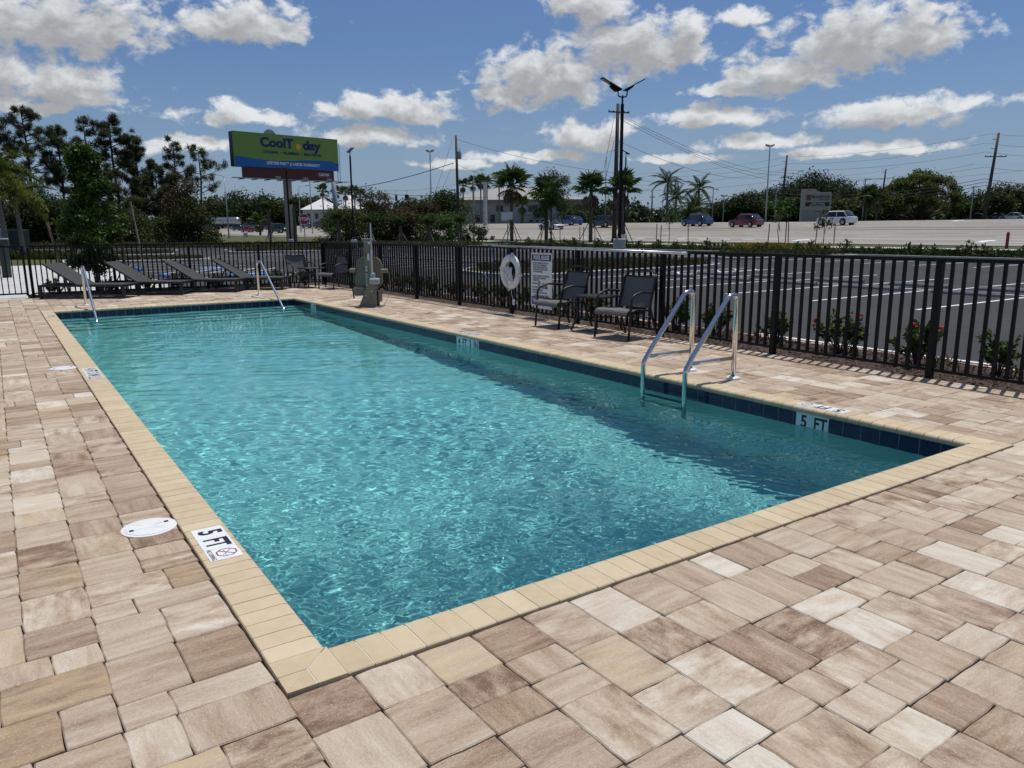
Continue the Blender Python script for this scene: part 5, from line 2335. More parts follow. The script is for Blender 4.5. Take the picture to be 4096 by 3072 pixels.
def add_frond(parent, kind_, i, loc, az, el_, sc, nm='frond'):
    o = bpy.data.objects.new(nm, FMESH[(kind_, i)])
    COL.objects.link(o)
    o.parent = parent
    o.location = loc
    o.rotation_euler = (RGP.uniform(-.3, .3), -math.radians(el_), az)
    o.scale = (sc, sc, sc)
    return o


def fan_palm(label, base, h, r0, nf, sc, seed, group, ndead=6, boots=True, name='fan_palm', lean=0.0):
    rg = np.random.default_rng(seed)
    t = thing(name, label, 'palm tree', base, 0, group)
    g = G()
    top = Vector((lean * h, 0, h))
    n = 12
    pts = [Vector((lean * h * (i / n) ** 1.5, 0, -.1 + (h + .1) * i / n)) for i in range(n + 1)]
    g.tube(pts, [r0 * (1.12 - .2 * i / n) for i in range(n + 1)], 9)
    if boots:
        for k in range(int(h * 9)):
            z = h * .06 + h * .94 * k / int(h * 9)
            a = k * 2.4
            c = Vector((lean * h * (z / h) ** 1.5, 0, z))
            d = Vector((math.cos(a), math.sin(a), .75)).normalized()
            g.tube([c + d * r0 * .4, c + d * (r0 * 1.9)], [.05, .018], 4)
    g.build('trunk', M['palm_bark' if boots else 'smooth_palm'], t)
    for k in range(nf):
        el_ = 78 - 95 * (k / nf) + rg.normal() * 8
        add_frond(t, 'fan', k % 4, top, k * 2.4 + rg.normal() * .25, el_, sc * rg.uniform(.85, 1.12))
    for k in range(ndead):
        add_frond(t, 'dead', k % 3, top - Vector((0, 0, .12)), k * 2.4 + 1, -38 - rg.random() * 35, sc * rg.uniform(.75, .95), 'dead_frond')
    return t


BIG = [(2047, 672, 965, 'staked fan palm in front of the pale two-storey building, left of the white sign'),
       (2185, 700, 966, 'staked fan palm half hidden behind the leafy staked tree'), (2362, 690, 968, 'staked fan palm left of the tall wooden utility pole'),
       (2486, 690, 968, 'staked fan palm behind the tall solar lamp posts')]
for i, (px, pt, pb, lb) in enumerate(BIG):
    b = hit(px, pb, 50)
    h = up(px, pt + 75, b)
    fan_palm(lb, b, h, .20, 20, 1.35 * h / 4.9, 500 + i, 'staked fan palms along the highway verge', 9)
    for k in range(4):
        a = k * PI / 2 + .5 + i
        r = .9
        p = b + Vector((math.cos(a) * r * 1.5, math.sin(a) * r * 1.5, 0))
        p.z = terrain(p.x, p.y)
        stake(p, b + Vector((math.cos(a) * .15, math.sin(a) * .15, 2.3)), .045, 'brown prop stake leaning on a fan palm trunk on the verge')

FARP = [(1855, 715, 175), (1895, 708, 180), (1925, 702, 178), (1950, 705, 186), (1998, 690, 170)]
for i, (px, pt, d) in enumerate(FARP):
    b = at(px, d)
    h = up(px, pt + 28, b)
    fan_palm('slim tall fan palm before the pale building, ' + ['leftmost of the five', 'second from left', 'middle one, beside the curved street lamp', 'right of the middle pair', 'rightmost, behind the staked palm'][i], b, h, .16, 14, 1.35, 520 + i, 'slim fan palms at the pale building', 5, False)
for i, (px, pt, d) in enumerate([(1298, 740, 190), (1352, 745, 192), (1388, 750, 185), (1424, 745, 182), (1446, 760, 188)]):
    b = at(px, d)
    fan_palm('slim fan palm by the white roofed house, ' + ['left of the billboard support post', 'just right of the billboard support post', 'before the white roof', 'right of the dark lamp post', 'rightmost of the five'][i], b, up(px, pt + 25, b), .17, 14, 1.35, 540 + i, 'slim fan palms at the white roofed house', 5, False)
for i, (px, pt, d, lb) in enumerate([(3458, 760, 135, 'fan palm before the oaks, left of the grey lamp post'), (3500, 770, 133, 'fan palm before the oaks, beside the grey lamp post'), (1040, 880, 150, 'shaggy fan palm in the trees left of the billboard post'), (2090, 795, 158, 'round headed fan palm against the pale building wall')]):
    b = at(px, d)
    fan_palm(lb, b, max(2.5, up(px, pt + 25, b)), .2, 15, 1.45, 560 + i, 'fan palms beyond the highway', 7, True)


def feather_palm(label, base, h, kind_, nf, sc, seed, name, e0=70, e1=-40, bark='smooth_palm', r0=.2, lean=0, group=None, shaft=False):
    rg = np.random.default_rng(seed)
    t = thing(name, label, 'palm tree', base, 0, group)
    g = G()
    n = 8
    g.tube([(lean * h * (i / n) ** 1.4, 0, -.1 + (h + .1) * i / n) for i in range(n + 1)], [r0 * (1.25 - .45 * i / n) for i in range(n + 1)], 9)
    for k in range(int(h * 4)):
        z = k / 4
        u = z / h
        g.lathe((lean * h * u ** 1.4, 0, z), [(r0 * (1.25 - .45 * u) * 1.00, 0), (r0 * (1.25 - .45 * u) * 1.05, .02), (r0 * (1.25 - .45 * u), .04)], 9)
    g.build('trunk', M[bark], t, smooth=True)
    top = Vector((lean * h, 0, h))
    if shaft:
        M.setdefault('shaft', simple('green_crown_shaft', (0.13, 0.16, 0.05), .6))
        G().tube([top - Vector((0, 0, .05)), top + Vector((0, 0, sc * .55))], [r0 * .85, r0 * .45], 9).build('crown_shaft', M['shaft'], t, smooth=True)
        top = top + Vector((0, 0, sc * .5))
    for k in range(nf):
        el_ = e0 + (e1 - e0) * k / max(1, nf - 1) + rg.normal() * 6
        add_frond(t, kind_, k % 3, top, k * 2.4 + seed + rg.normal() * .2, el_, sc * rg.uniform(.85, 1.1))
    return t


for i, (px, pt, pb, lb) in enumerate([(8, 700, 1040, 'yellow-green foxtail palm at the left picture edge'), (92, 790, 1030, 'yellow-green foxtail palm with an arching frond, right of the edge palm')]):
    b = hit(px + 30 if i == 0 else px + 6, pb, 30)
    feather_palm(lb, b, up(px, pt + 20, b) - .5, 'foxtail', 13, 1.75, 580 + i, 'foxtail_palm', 66, -14, 'smooth_palm', .15, -.03 if i else -.05, 'foxtail palms on the lawn', True)
for i, (px, pt, pb, d, k, lb) in enumerate([(2665, 690, 860, 150, 'royal', 'royal palm left of the spiky date palm, beyond the highway'), (2700, 745, 860, 156, 'royal', 'lower royal palm tucked behind the tall one'),
                                           (2790, 715, 860, 152, 'royal', 'royal palm rising behind the spiky date palm'), (2775, 790, 870, 140, 'date', 'spiky spreading date palm beyond the blue car'), (2755, 850, 880, 136, 'date', 'low young date palm beside the blue car')]):
    b = at(px, d)
    h = max(1.2, up(px, pt + 45, b))
    feather_palm(lb, b, h, k, 16 if k == 'royal' else 30, 1.15 if k == 'royal' else 1.35, 600 + i, 'royal_palm' if k == 'royal' else 'date_palm', 75, -30 if k == 'royal' else -50, 'smooth_palm', .24, 0, 'feather palms beyond the highway')

# newly planted cabbage palms with tied-up heads along the far edge of the car park
for i, (px, pt) in enumerate([(1078, 790), (1180, 775), (1352, 830), (1480, 845), (1602, 850), (1716, 850), (1841, 845)]):
    b = at(px, 86 + i % 3)
    h = up(px, pt + 55, b)
    rg = np.random.default_rng(630 + i)
    t = thing('cabbage_palm', 'newly planted cabbage palm with a bundled head, ' + ['left of the thick billboard post', 'right behind the stop sign', 'below the billboard support post', 'behind the pool lift rod', 'first right of the pool lift', 'second right of the pool lift', 'last before the grey bush'][i], 'palm tree', b, 0, 'newly planted cabbage palms')
    g = G()
    g.tube([(0, 0, -.1), (.02, 0, h * .5), (0, 0, h)], [.22, .20, .17], 9)
    for k in range(30):
        z = .3 + (h - .3) * k / 30
        a = k * 2.4
        d = Vector((math.cos(a), math.sin(a), 1.0)).normalized()
        g.tube([Vector((0, 0, z)) + d * .12, Vector((0, 0, z)) + d * .34], [.05, .02], 4)
    g.build('trunk', M['palm_bark'], t)
    for k in range(8):
        add_frond(t, 'fan', k % 4, (0, 0, h), k * 2.4, 78 - k * 4.0, .85 * rg.uniform(.9, 1.1))
    for k in range(3):
        a = k * 2.1 + i
        p = b + Vector((math.cos(a) * 1.0, math.sin(a) * 1.0, 0))
        stake(p, b + Vector((math.cos(a) * .2, math.sin(a) * .2, 1.5)), .04, 'pale prop stake leaning on a newly planted cabbage palm', 'pale_stake')

# ---- thicket in the middle, behind the car park
MID = [(1385, 800, 7.0, 'bush', .1), (1335, 860, 5.0, 'bright', 0), (1460, 830, 6.0, 'bush', 0), (1505, 735, 4.6, 'rust', 1), (1560, 820, 6.0, 'bush', 0), (1620, 800, 5.0, 'rust', 0), (1680, 770, 5.4, 'rust', 1),
       (1650, 870, 5.5, 'oak', 0), (1740, 840, 6.0, 'bright', 0), (1805, 850, 6.0, 'bright', 0), (1860, 880, 5.0, 'bright', 0), (1930, 910, 3.5, 'oak', 0), (1440, 900, 5.0, 'oak', 0), (1540, 905, 5.5, 'oak', 0)]
MLB = ['behind the dark lamp post', 'bright, right of the stop sign', 'mid green behind the pool lift', 'tall feathery brown tree rising from the thicket', 'between the two brown trees', 'reddish brown and leafy', 'tallest reddish brown, below the traffic signals', 'dark foot of the reddish tree',
       'bright green and rounded, left half', 'bright green and rounded, by the thick pole', 'bright green and low, right of the pole', 'lowest one, at the end near the white sign', 'dark and low beside the lamp post', 'dark and low behind the second cabbage palm']
for i, (px, pt, w, lf, tr) in enumerate(MID):
    b = at(px, 92 + (i * 13 % 8))
    if tr:
        broad_tree('thicket_tree', 'thicket tree, ' + MLB[i], b, up(px, pt, b), w, lf, .24, 150, 650 + i, 32, .04, .14, 'dark_bark', 'tree', 'trees in the thicket', r=(.12, .22))
    else:
        bush('thicket bush, ' + MLB[i], b, max(1.6, up(px, pt, b)), w, lf, .26, 170, 650 + i, 'thicket_bush', 'bushes in the middle thicket')
b = at(1893, 88)
broad_tree('grey_shrub', 'grey-leaved wispy small tree right of the thicket', b, up(1893, 815, b), 4.2, 'grey', .15, 70, 671, 22, .25, .07, 'bark', r=(.12, .2))

# ---- leafy staked tree and saplings on the verge
b = hit(2205, 968, 40)
broad_tree('leafy_tree', 'dense leafy staked tree among the fan palms', b, up(2205, 655, b), up(2205, 655, b) * .62, 'magnolia', .19, 260, 680, 48, .08, .09, 'dark_bark', r=(.09, .17))
SAP = [(2675, 790, 978, .40, 'magnolia', 'slim leafy sapling with stakes in front of the royal palm'), (3118, 775, 985, .36, 'ficus', 'sapling with a light green crown before the wooden poles'),
       (3292, 830, 985, .62, 'oak', 'small dark sapling in front of the white car')]
for i, (px, pt, pb, wr, lf, lb) in enumerate(SAP):
    b = hit(px, pb, 30)
    h = up(px, pt, b)
    broad_tree('sapling', lb, b, h, h * wr, lf, .17, 120, 690 + i, 24, .22, .035, 'bark', 'sapling', 'staked saplings on the verge', r=(.10, .18))
for i, (px, pt, pb) in enumerate([(2641, 900, 982), (2625, 895, 980), (2752, 885, 985), (3070, 895, 988), (3140, 890, 988), (3152, 890, 988), (3260, 895, 988), (3334, 895, 988), (2380, 906, 972), (2333, 906, 972), (2240, 912, 972), (2165, 905, 972), (2318, 906, 974)]):
    b = hit(px, pb, 30)
    stake(b, b + Vector((.05 * (i % 3 - 1), .12 * ((i * 7) % 3 - 1), up(px, pt, b))), .04, 'brown post stake standing on the verge beside a staked tree')

# ---- big trees beyond the highway
b = at(3672, 150)
rg = np.random.default_rng(701)
t = thing('ficus_tree', 'broad round yellow-green tree beyond the highway, right of the church sign', 'tree', b)
h = up(3672, 684, b)
W_ = 360 / 3035 * 150
cl = []
for k in range(95):
    a = rg.uniform(0, 2 * PI)
    u = rg.random()
    el_ = math.asin(max(-.12, rg.uniform(-.15, 1)))
    k2 = rg.uniform(.72, .98)
    cl.append((np.array([math.cos(a) * math.cos(el_) * W_ / 2 * k2 * .93, math.sin(a) * math.cos(el_) * W_ / 2 * k2 * .93, h * .26 + math.sin(el_) * h * .70 * k2]), rg.uniform(.8, 1.5)))
g = G()
for k in range(26):
    q = Vector(cl[k][0])
    s = Vector((rg.normal() * .3, rg.normal() * .3, -.1))
    g.tube([s, s.lerp(q, .45) + Vector((0, 0, .3)), q], [.30, .17, .05], 6)
g.build('trunk', M['bark'], t, smooth=True)
P, T = clump_points(cl, 165, rg, .35)
put(leaf_mesh('foliage', P, .44, .6, T, LM['ficus'], rg, .3), 'foliage', t)

OAKS = [(2960, 775, 160, 9, 'oak'), (2900, 820, 165, 7, 'oak'), (3035, 770, 170, 9, 'oak'), (3120, 740, 165, 10, 'oak'), (3225, 700, 168, 12, 'oak'), (3300, 712, 172, 11, 'oak'), (3395, 735, 160, 10, 'oak'), (3455, 760, 170, 9, 'oak'), (3375, 800, 140, 7, 'bush'),
        (3520, 755, 165, 8, 'oak'), (3880, 775, 160, 9, 'oak'), (3960, 795, 165, 9, 'oak'), (4050, 745, 150, 10, 'oak'), (4110, 790, 150, 9, 'oak'), (3990, 765, 140, 5, 'bush'), (3110, 790, 150, 6, 'bright')]
OLB = ['first of the oaks right of the date palm', 'low one at the gap of the lamp posts', 'left of the tall slanting lamp post', 'behind the sapling with the light crown', 'highest crown, left of the church sign top', 'high crown behind the church sign',
       'right of the church sign', 'left of the broad round tree', 'low olive crown before the oaks', 'against the broad round tree', 'right of the broad round tree', 'left of the tall slanting utility pole', 'tall crown near the right edge', 'cut by the right edge', 'windblown, right of the utility pole', 'bright crown left of the church sign']
for i, (px, pt, d, w, lf) in enumerate(OAKS):
    b = at(px, d)
    broad_tree('oak_tree', 'dark oak beyond the highway, ' + OLB[i], b, up(px, pt, b), w, lf, .50, 60, 720 + i, 34, .05, .3, 'dark_bark', 'tree', 'dark oaks beyond the highway')
LEFT = [(890, 800, 250, 14), (960, 780, 245, 14), (1015, 790, 240, 12), (1075, 785, 235, 13), (1100, 800, 240, 12), (1225, 795, 230, 13), (1270, 800, 235, 12), (1150, 815, 245, 13), (850, 815, 255, 12)]
LLB = ['above the silver tank', 'above the dark car', 'above the red sedan', 'above the black off-roader', 'left of the thick billboard post', 'right of the stop sign', 'left of the white roof', 'behind the billboard post', 'above the tank nose']
for i, (px, pt, d, w) in enumerate(LEFT):
    b = at(px, d)
    broad_tree('oak_tree', 'distant dark oak, ' + LLB[i], b, up(px, pt, b), w, 'oak', .75, 26, 760 + i, 30, .03, .35, 'dark_bark', 'tree', 'distant oaks below the billboard')
for i, (px, pt, d, w, lf) in enumerate([(1990, 800, 210, 9, 'oak'), (1795, 775, 150, 9, 'oak'), (2340, 820, 170, 8, 'oak'), (2300, 850, 165, 7, 'bush'), (1640, 800, 150, 8, 'oak')]):
    b = at(px, d)
    broad_tree('street_tree', 'round dark tree by the pale building, ' + ['behind its slim palms', 'left end, under the traffic signals', 'right end beyond the blue car', 'low, right of the wall', 'behind the thicket'][i], b, up(px, pt, b), w, lf, .48, 55, 790 + i, 28, .08, .25, 'dark_bark', 'tree', 'trees by the pale building')


# far woods on the horizon
def woods(name, spans, leaf, seed, size):
    rg = np.random.default_rng(seed)
    cl = []
    for (p0, p1, pt, d) in spans:
        n = int(abs(p1 - p0) * d / 3035 / 4.2)
        for k in range(n):
            px = p0 + (p1 - p0) * (k + rg.random()) / n
            b = at(px, d * rg.uniform(.95, 1.08))
            h = up(px, pt + rg.normal() * 9, b)
            for s in range(5):
                cl.append((np.array([b.x + rg.normal() * 2.5, b.y + rg.normal() * 2.5, b.z + max(1.5, h) * (.02 + .23 * s)]), rg.uniform(2.2, 3.8)))
    P, T = clump_points(cl, 16, rg, .5)
    o = put(leaf_mesh(name, P, size, .6, T, LM[leaf], rg), name, None)
    return kind(o, 'stuff')


woods('far_woods', [(2200, 2980, 842, 330), (2820, 4300, 868, 178), (1900, 2500, 880, 205), (-400, 900, 815, 300), (800, 1350, 825, 320), (1300, 2200, 830, 300), (3300, 4700, 800, 260), (2380, 2560, 815, 300)], 'oak', 801, 1.5)

# ---- low shrubs behind the fences
def make_shrub(seed, nfl, h=.54, w=.60, label='shrub'):
    rg = np.random.default_rng(seed)
    t = thing('ixora_shrub', label, 'shrub', (0, 0, 0), 0, 'low shrubs in the bark beds')
    P, A, T = [], [], []
    g = G()
    tips = []
    for k in range(16):
        a = rg.uniform(0, 2 * PI)
        r = w / 2 * rg.uniform(.25, 1.0)
        q = Vector((math.cos(a) * r, math.sin(a) * r, h * rg.uniform(.62, 1.0) * (1.05 - .35 * (r / (w / 2)) ** 2)))
        m = Vector((q.x * .45, q.y * .45, q.z * .5))
        g.tube([(0, 0, -.02), m, q], [.007, .005, .003], 4)
        tips.append(q)
        for _ in range(46):
            u = rg.uniform(.42, 1.02)
            p = m.lerp(q, (u - .42) / .6) if u > .42 else m
            d = rg.normal(size=3)
            d[2] = abs(d[2]) * .7 + .1
            d /= np.linalg.norm(d)
            P.append(np.array(p) + d * .035)
            A.append(d)
            T.append(.25 + .5 * rg.random() + .2 * (u - .6))
    g.build('stem', M['dark_bark'], t)
    put(leaf_mesh('foliage', np.array(P), .064, .55, np.array(T), LM['shrub'], rg, .5, np.array(A)), 'foliage', t)
    for k in range(nfl):
        q = tips[k % len(tips)] + Vector((0, 0, .03))
        n = 46
        d = rg.normal(size=(n, 3))
        d[:, 2] = np.abs(d[:, 2])
        d /= np.linalg.norm(d, axis=1)[:, None]
        put(leaf_mesh('flower_head', np.array(q) + d * .032, .026, .8, rg.random(n), LM['red'], rg, .6), 'flower_head', t)
    return t


SH = [make_shrub(900 + i, nf) for i, nf in enumerate((0, 1, 3, 5, 1))]
used = set()


def shrub(k, loc, rz, sc, label):
    o = SH[k] if k not in used else dup(SH[k], loc)
    used.add(k)
    o.location = loc
    o.rotation_euler = (0, 0, rz)
    o.scale = (sc, sc, sc)
    o['label'] = label


rl = [(0.25, 4, 'cut by the right picture edge'), (1.16, 1, 'one red bloom, nearest the right edge'), (2.02, 2, 'red blooms at its left, behind a post'), (3.02, 2, 'with red blooms on top, right of ladder'),
      (3.98, 0, 'without blooms, just right of the ladder rails'), (4.95, 3, 'full of red blooms between the ladder rails'), (5.75, 3, 'red-flowered, beside the patio chair'), (6.75, 0, 'behind the small table'),
      (7.75, 1, 'below the pool rules sign'), (8.75, 2, 'with red blooms below the ring buoy'), (9.7, 0, 'left of the ring buoy'), (10.65, 2, 'second left of the ring buoy'), (11.6, 1, 'third left of the ring buoy'), (12.55, 2, 'fourth left of the ring buoy'),
      (13.5, 0, 'right of the pool lift, fifth from the buoy'), (14.5, 1, 'right behind the pool lift'), (15.5, 4, 'left of the pool lift'), (16.5, 2, 'right of the corner chairs'), (17.5, 1, 'in the fence corner')]
for y, k, lb in rl:
    shrub(k, (7.76 + .06 * math.sin(y * 5), y, -.085), y * 2.3, random.uniform(.88, 1.08), 'low shrub behind the right fence, ' + lb)
fl = [(215, 'under the raised back of the first lounger'), (435, 'under the second lounger back'), (592, 'between second and third lounger'), (717, 'under the third lounger back'), (865, 'left of the fourth lounger back'), (995, 'behind the fourth lounger'), (1108, 'right of the right handrail'), (1222, 'behind the corner table')]
for i, (px, lb) in enumerate(fl):
    q = on_y(px, 19.45, 1150)
    shrub((0, 4, 1, 0, 4, 1, 0, 1)[i], (q.x, 19.45, bedz(q.x, 19.45) - .01), i * 1.7, random.uniform(.85, 1.0), 'low shrub beyond the far fence, ' + lb)

# lily clumps along the lawn edge left
for i, px in enumerate((60, 120, 175, 215, 255)):
    b = hit(px, 1048, 20)
    rg = np.random.default_rng(940 + i)
    g = G()
    for k in range(60):
        a = rg.uniform(0, 2 * PI)
        r = rg.uniform(.3, .75)
        o = Vector((rg.normal() * .3, rg.normal() * .3, 0))
        d = Vector((math.cos(a), math.sin(a), 0))
        s = Vector((-d.y, d.x, 0)) * .022
        hh = rg.uniform(.35, .75)
        g.col = (rg.random(),) * 3
        g.add([o - s, o + s, o + d * r * .5 + Vector((0, 0, hh)) + s, o + d * r + Vector((0, 0, hh * rg.uniform(.4, .9))), o + d * r * .5 + Vector((0, 0, hh)) - s], [(0, 1, 2, 3, 4)])
    c = g.build('strap_leaf_clump', LM['foxtail'], None)
    c.location = b
    tag(c, 'strap-leaved clump at the lawn edge, ' + ['at the foot of the edge palm', 'between the two yellow palms', 'right of the second yellow palm', 'fourth from the left edge', 'last one, by the walk'][i], 'plant', 'strap-leaved clumps on the lawn edge')
kind(patch('lawn', rng_(-14, 2.3, 4), rng_(43.2, 66, 4), lambda x, y: -.16, M['grass']), 'structure')

# hedge plants along the car park edge
def make_hedge(seed):
    rg = np.random.default_rng(seed)
    t = thing('hedge_plant', 'small upright hedge plant in the row between car park and highway', 'hedge plant', (0, 0, 0), 0, 'hedge plants between car park and highway')
    n = 120
    u = rg.random(n)
    a = rg.uniform(0, 2 * PI, n)
    d = np.stack([np.cos(a) * .6, np.sin(a) * .6, .5 + rg.random(n)], 1)
    P = np.stack([np.cos(a) * .55 * u, np.sin(a) * .55 * u, .12 + .75 * rg.random(n) * (1.1 - .5 * u)], 1)
    put(leaf_mesh('foliage', P, .26, .38, rg.uniform(.15, .85, n), LM['bush'], rg, 0, d), 'foliage', t)
    return t


HP = [make_hedge(950 + i) for i in range(3)]
k = 0
y = -2.0
while y < 66:
    x = 45.3 + .5 * math.sin(y * 1.7)
    loc = (x, y, terrain(x, y) - .03)
    if k < 3:
        HP[k].location = loc
    else:
        dup(HP[k % 3], loc, k * 1.3, None, random.uniform(.7, 1.15))
    k += 1
    y += random.uniform(.95, 1.5)
q = hit(3060, 990, 20)
tufts('yellow_flower_bed', 500, lambda: (q.x + random.gauss(0, 1.0) + .6, q.y + random.gauss(0, 2.4)), terrain, .15, .4, LM['yellow'], 4)
tufts('verge_groundcover', 1500, lambda: (random.uniform(45.5, 47.5), random.uniform(6, 27)), terrain, .2, .5, LM['bright'], 5)
# ================================================================== street furniture, signs, buildings, vehicles
M['wood_pole'] = simple('weathered_pole', (0.085, 0.070, 0.058), 0.95, 0, 0.3, 3, 0.4)
M['galv'] = simple('galvanised_steel', (0.36, 0.38, 0.40), 0.5, 0.4, 0.1, 6)
M['wire'] = simple('black_cable', (0.02, 0.02, 0.022), 0.7, 0, 0.1, 6)
M['panel'] = simple('solar_panel', (0.010, 0.012, 0.022), 0.25, 0, 0.2, 8)
M['led'] = simple('lamp_lens', (0.55, 0.55, 0.52), 0.35, 0, 0.1, 20)
M['lime'] = simple('lime_print', (0.215, 0.345, 0.060), 0.55, 0, 0.05, 1)
M['sea_blue'] = simple('blue_banner', (0.012, 0.135, 0.42), 0.55, 0, 0.05, 1)
M['maroon'] = simple('maroon_skirt', (0.085, 0.018, 0.014), 0.6, 0, 0.1, 2)
M['beige_post'] = simple('beige_column', (0.44, 0.385, 0.32), 0.8, 0, 0.1, 2)
M['orange'] = simple('orange_print', (0.62, 0.27, 0.03), 0.5, 0, 0.1, 2)
M['yellow_print'] = simple('yellow_print', (0.80, 0.52, 0.05), 0.5, 0, 0.1, 2)
M['stop_red'] = simple('stop_red', (0.33, 0.016, 0.022), 0.4, 0, 0.06, 6)
M['glass'] = simple('dark_glass', (0.012, 0.014, 0.017), 0.06, 0, 0.1, 3)
M['tyre'] = simple('tyre_rubber', (0.016, 0.016, 0.016), 0.85, 0, 0.2, 8)
M['rim'] = simple('alloy_rim', (0.45, 0.46, 0.47), 0.3, 0.8, 0.1, 8)
M['stucco'] = simple('pale_stucco', (0.40, 0.40, 0.385), 0.9, 0, 0.08, 1.5)
M['stucco_dark'] = simple('grey_stucco', (0.28, 0.285, 0.29), 0.9, 0, 0.08, 1.5)
M['white_roof'] = simple('white_roof', (0.66, 0.66, 0.64), 0.7, 0, 0.08, 1.0)


def tile_roof():
    t = NT('grey_tile_roof')
    p = t.coord('Object')
    w = t.n('ShaderNodeTexWave', wave_type='BANDS', bands_direction='Z')
    w.inputs['Scale'].default_value = 1.6
    w.inputs['Distortion'].default_value = .6
    t.l(p, w.inputs['Vector'])
    n1 = t.noise(p, 2.5, 4, .6)
    f = t.math('ADD', t.math('MULTIPLY', w.outputs[0], .5), t.math('MULTIPLY', n1, .5))
    return t.done(t.principled(t.ramp(f, [(.2, (.22, .21, .20)), (.8, (.44, .42, .40))]), .85))


M['tile_roof'] = tile_roof()


def car_paint(name, c):
    return simple(name, c, 0.28, 0.0, 0.03, 3, 0, 0.5, 1.0)


# ---- solar lamp posts
def solar_lamp(label, base, h, heads, rz, concrete=.9):
    t = thing('solar_lamp_post', label, 'lamp post', base, rz, 'black solar lamp posts')
    if concrete:
        G().lathe((0, 0, -.2), [(.31, 0), (.31, concrete + .17), (.28, concrete + .2)], 16).build('concrete_base', M['concrete'], t, smooth='auto')
    z0 = concrete
    G().box(-.16, -.16, z0 + .002, .16, .16, z0 + .03).build('base_plate', M['black_metal'], t)
    G().box(-.065, -.065, z0 + .03, .065, .065, h - .45, .006).build('pole', M['black_metal'], t)
    G().tube([(0, 0, h - .45), (0, 0, h - .05)], .045, 10).build('pole_top', M['black_metal'], t)
    if heads == 2:
        for s in (-1, 1):
            G().tube(fillet([(0, 0, h - .14), (s * .22, 0, h - .10), (s * .25, 0, h + .22)], .12, 5), .032, 8).build('yoke_arm', M['black_metal'], t, smooth=True)
    sides = (-1, 1) if heads == 2 else (1,)
    for s in sides:
        a = math.radians(27)
        d = Vector((s * math.cos(a), 0, math.sin(a)))
        u = Vector((-s * math.sin(a), 0, math.cos(a)))
        o = Vector((s * .12 if heads == 2 else -.35, 0, h + (.22 if heads == 2 else -.12)))
        hd = G().obox(o + d * .52, d * .58, (0, .20, 0), u * .018)
        hd = hd.build('lamp_head', M['black_metal'], t)
        G().prism([(-.05, 0), (.5, 0), (.42, -.05), (.1, -.10)], .26, o + Vector((0, .13, 0)) - u * .018, d, u).build('battery_housing', M['black_metal'], t)
        G().obox(o + d * .52 + u * .022, d * .55, (0, .18, 0), u * .003).build('solar_panel', M['panel'], hd)
        for k in range(4):
            G().obox(o + d * (.68 + .11 * k) - u * .022, d * .04, (0, .15, 0), u * .003).build('led_strip', M['led'], hd)
    return t


b = Vector((25.57, 26.95, LZ + .02))
solar_lamp('tall double-headed black solar lamp post in the grass island of the car park', b, up(2488, 392, b) - .1, 2, math.radians(-34 + 12), 1.3)
b = at(2497, 79)
solar_lamp('slimmer black solar lamp post standing farther back beside the wooden pole', b, up(2497, 618, b), 1, math.radians(-34 + 180), .9)
b = at(1414, 76)
solar_lamp('single black solar lamp post right of the billboard', b, up(1401, 612, b), 1, math.radians(40), .9)
b = at(1160, 80)
solar_lamp('single black solar lamp post in front of the billboard', b, up(1142, 672, b), 1, math.radians(40), .95)

# ---- highway lamps
def street_lamp(label, base, h, style, rz, r=.11):
    t = thing('street_lamp', label, 'street lamp', base, rz, 'grey highway lamps')
    G().tube([(0, 0, -.2), (0, 0, h * .5), (0, 0, h)], [r, r * .8, r * .6], 9).build('pole', M['galv'], t, smooth=True)
    if style == 'flood':
        for s in (-1, 1):
            G().obox((s * .32, 0, h + .05), (.28, 0, .08 * s), (0, .22, 0), (0, 0, .12)).build('flood_head', M['galv'], t)
        G().box(-.4, -.04, h - .12, .4, .04, h - .05).build('cross_arm', M['galv'], t)
    elif style == 'shoebox':
        G().box(-.1, -.2, h - .02, .95, .2, h + .14, .02).build('lamp_head', M['galv'], t)
    else:
        G().tube(fillet([(0, 0, h - .3), (.15, 0, h + .35), (1.6, 0, h + .55)], .5, 5), .05, 7).build('curved_arm', M['galv'], t, smooth=True)
        G().prism([(1.4, 0), (2.2, .02), (2.15, -.12), (1.5, -.14)], .34, (0, .17, h + .58), (1, 0, 0), (0, 0, 1)).build('lamp_head', M['galv'], t)
    return t


A0 = math.radians(-34)
for px, pt, d, st, lb in ((1728, 612, 112, 'flood', 'tall grey lamp mast left of the transformer pole'), (3060, 590, 112, 'flood', 'tall slanting lamp mast left of the church sign'), (2420, 618, 150, 'arm', 'grey lamp mast left of the wooden utility pole'), (1898, 694, 160, 'arm', 'grey lamp with a bent head among the slim palms'),
                          (2846, 758, 140, 'shoebox', 'grey box-headed lamp right of the date palm'), (2890, 785, 150, 'flood', 'short lamp with twin floodlights near the date palm'), (3445, 720, 135, 'shoebox', 'thick grey box-headed lamp left of the round tree'), (3875, 750, 135, 'shoebox', 'grey box-headed lamp left of the slanting utility pole'),
                          (3096, 750, 140, 'shoebox', 'grey box-headed lamp behind the light green sapling'), (2648, 790, 170, 'shoebox', 'small dark lamp left of the royal palms'), (914, 715, 125, 'arm', 'thin lamp left of the billboard post'), (1204, 755, 160, 'arm', 'lamp right of the billboard post'),
                          (4090, 740, 150, 'flood', 'lamp cut by the right picture edge'), (1250, 720, 150, 'shoebox', 'pale mast under the right half of the billboard')):
    b = at(px, d)
    street_lamp(lb, b, up(px, pt, b), st, A0 + (PI if px in (3060, 914) else 0), .15 if px == 3445 else .12)
b = at(1942, 150)
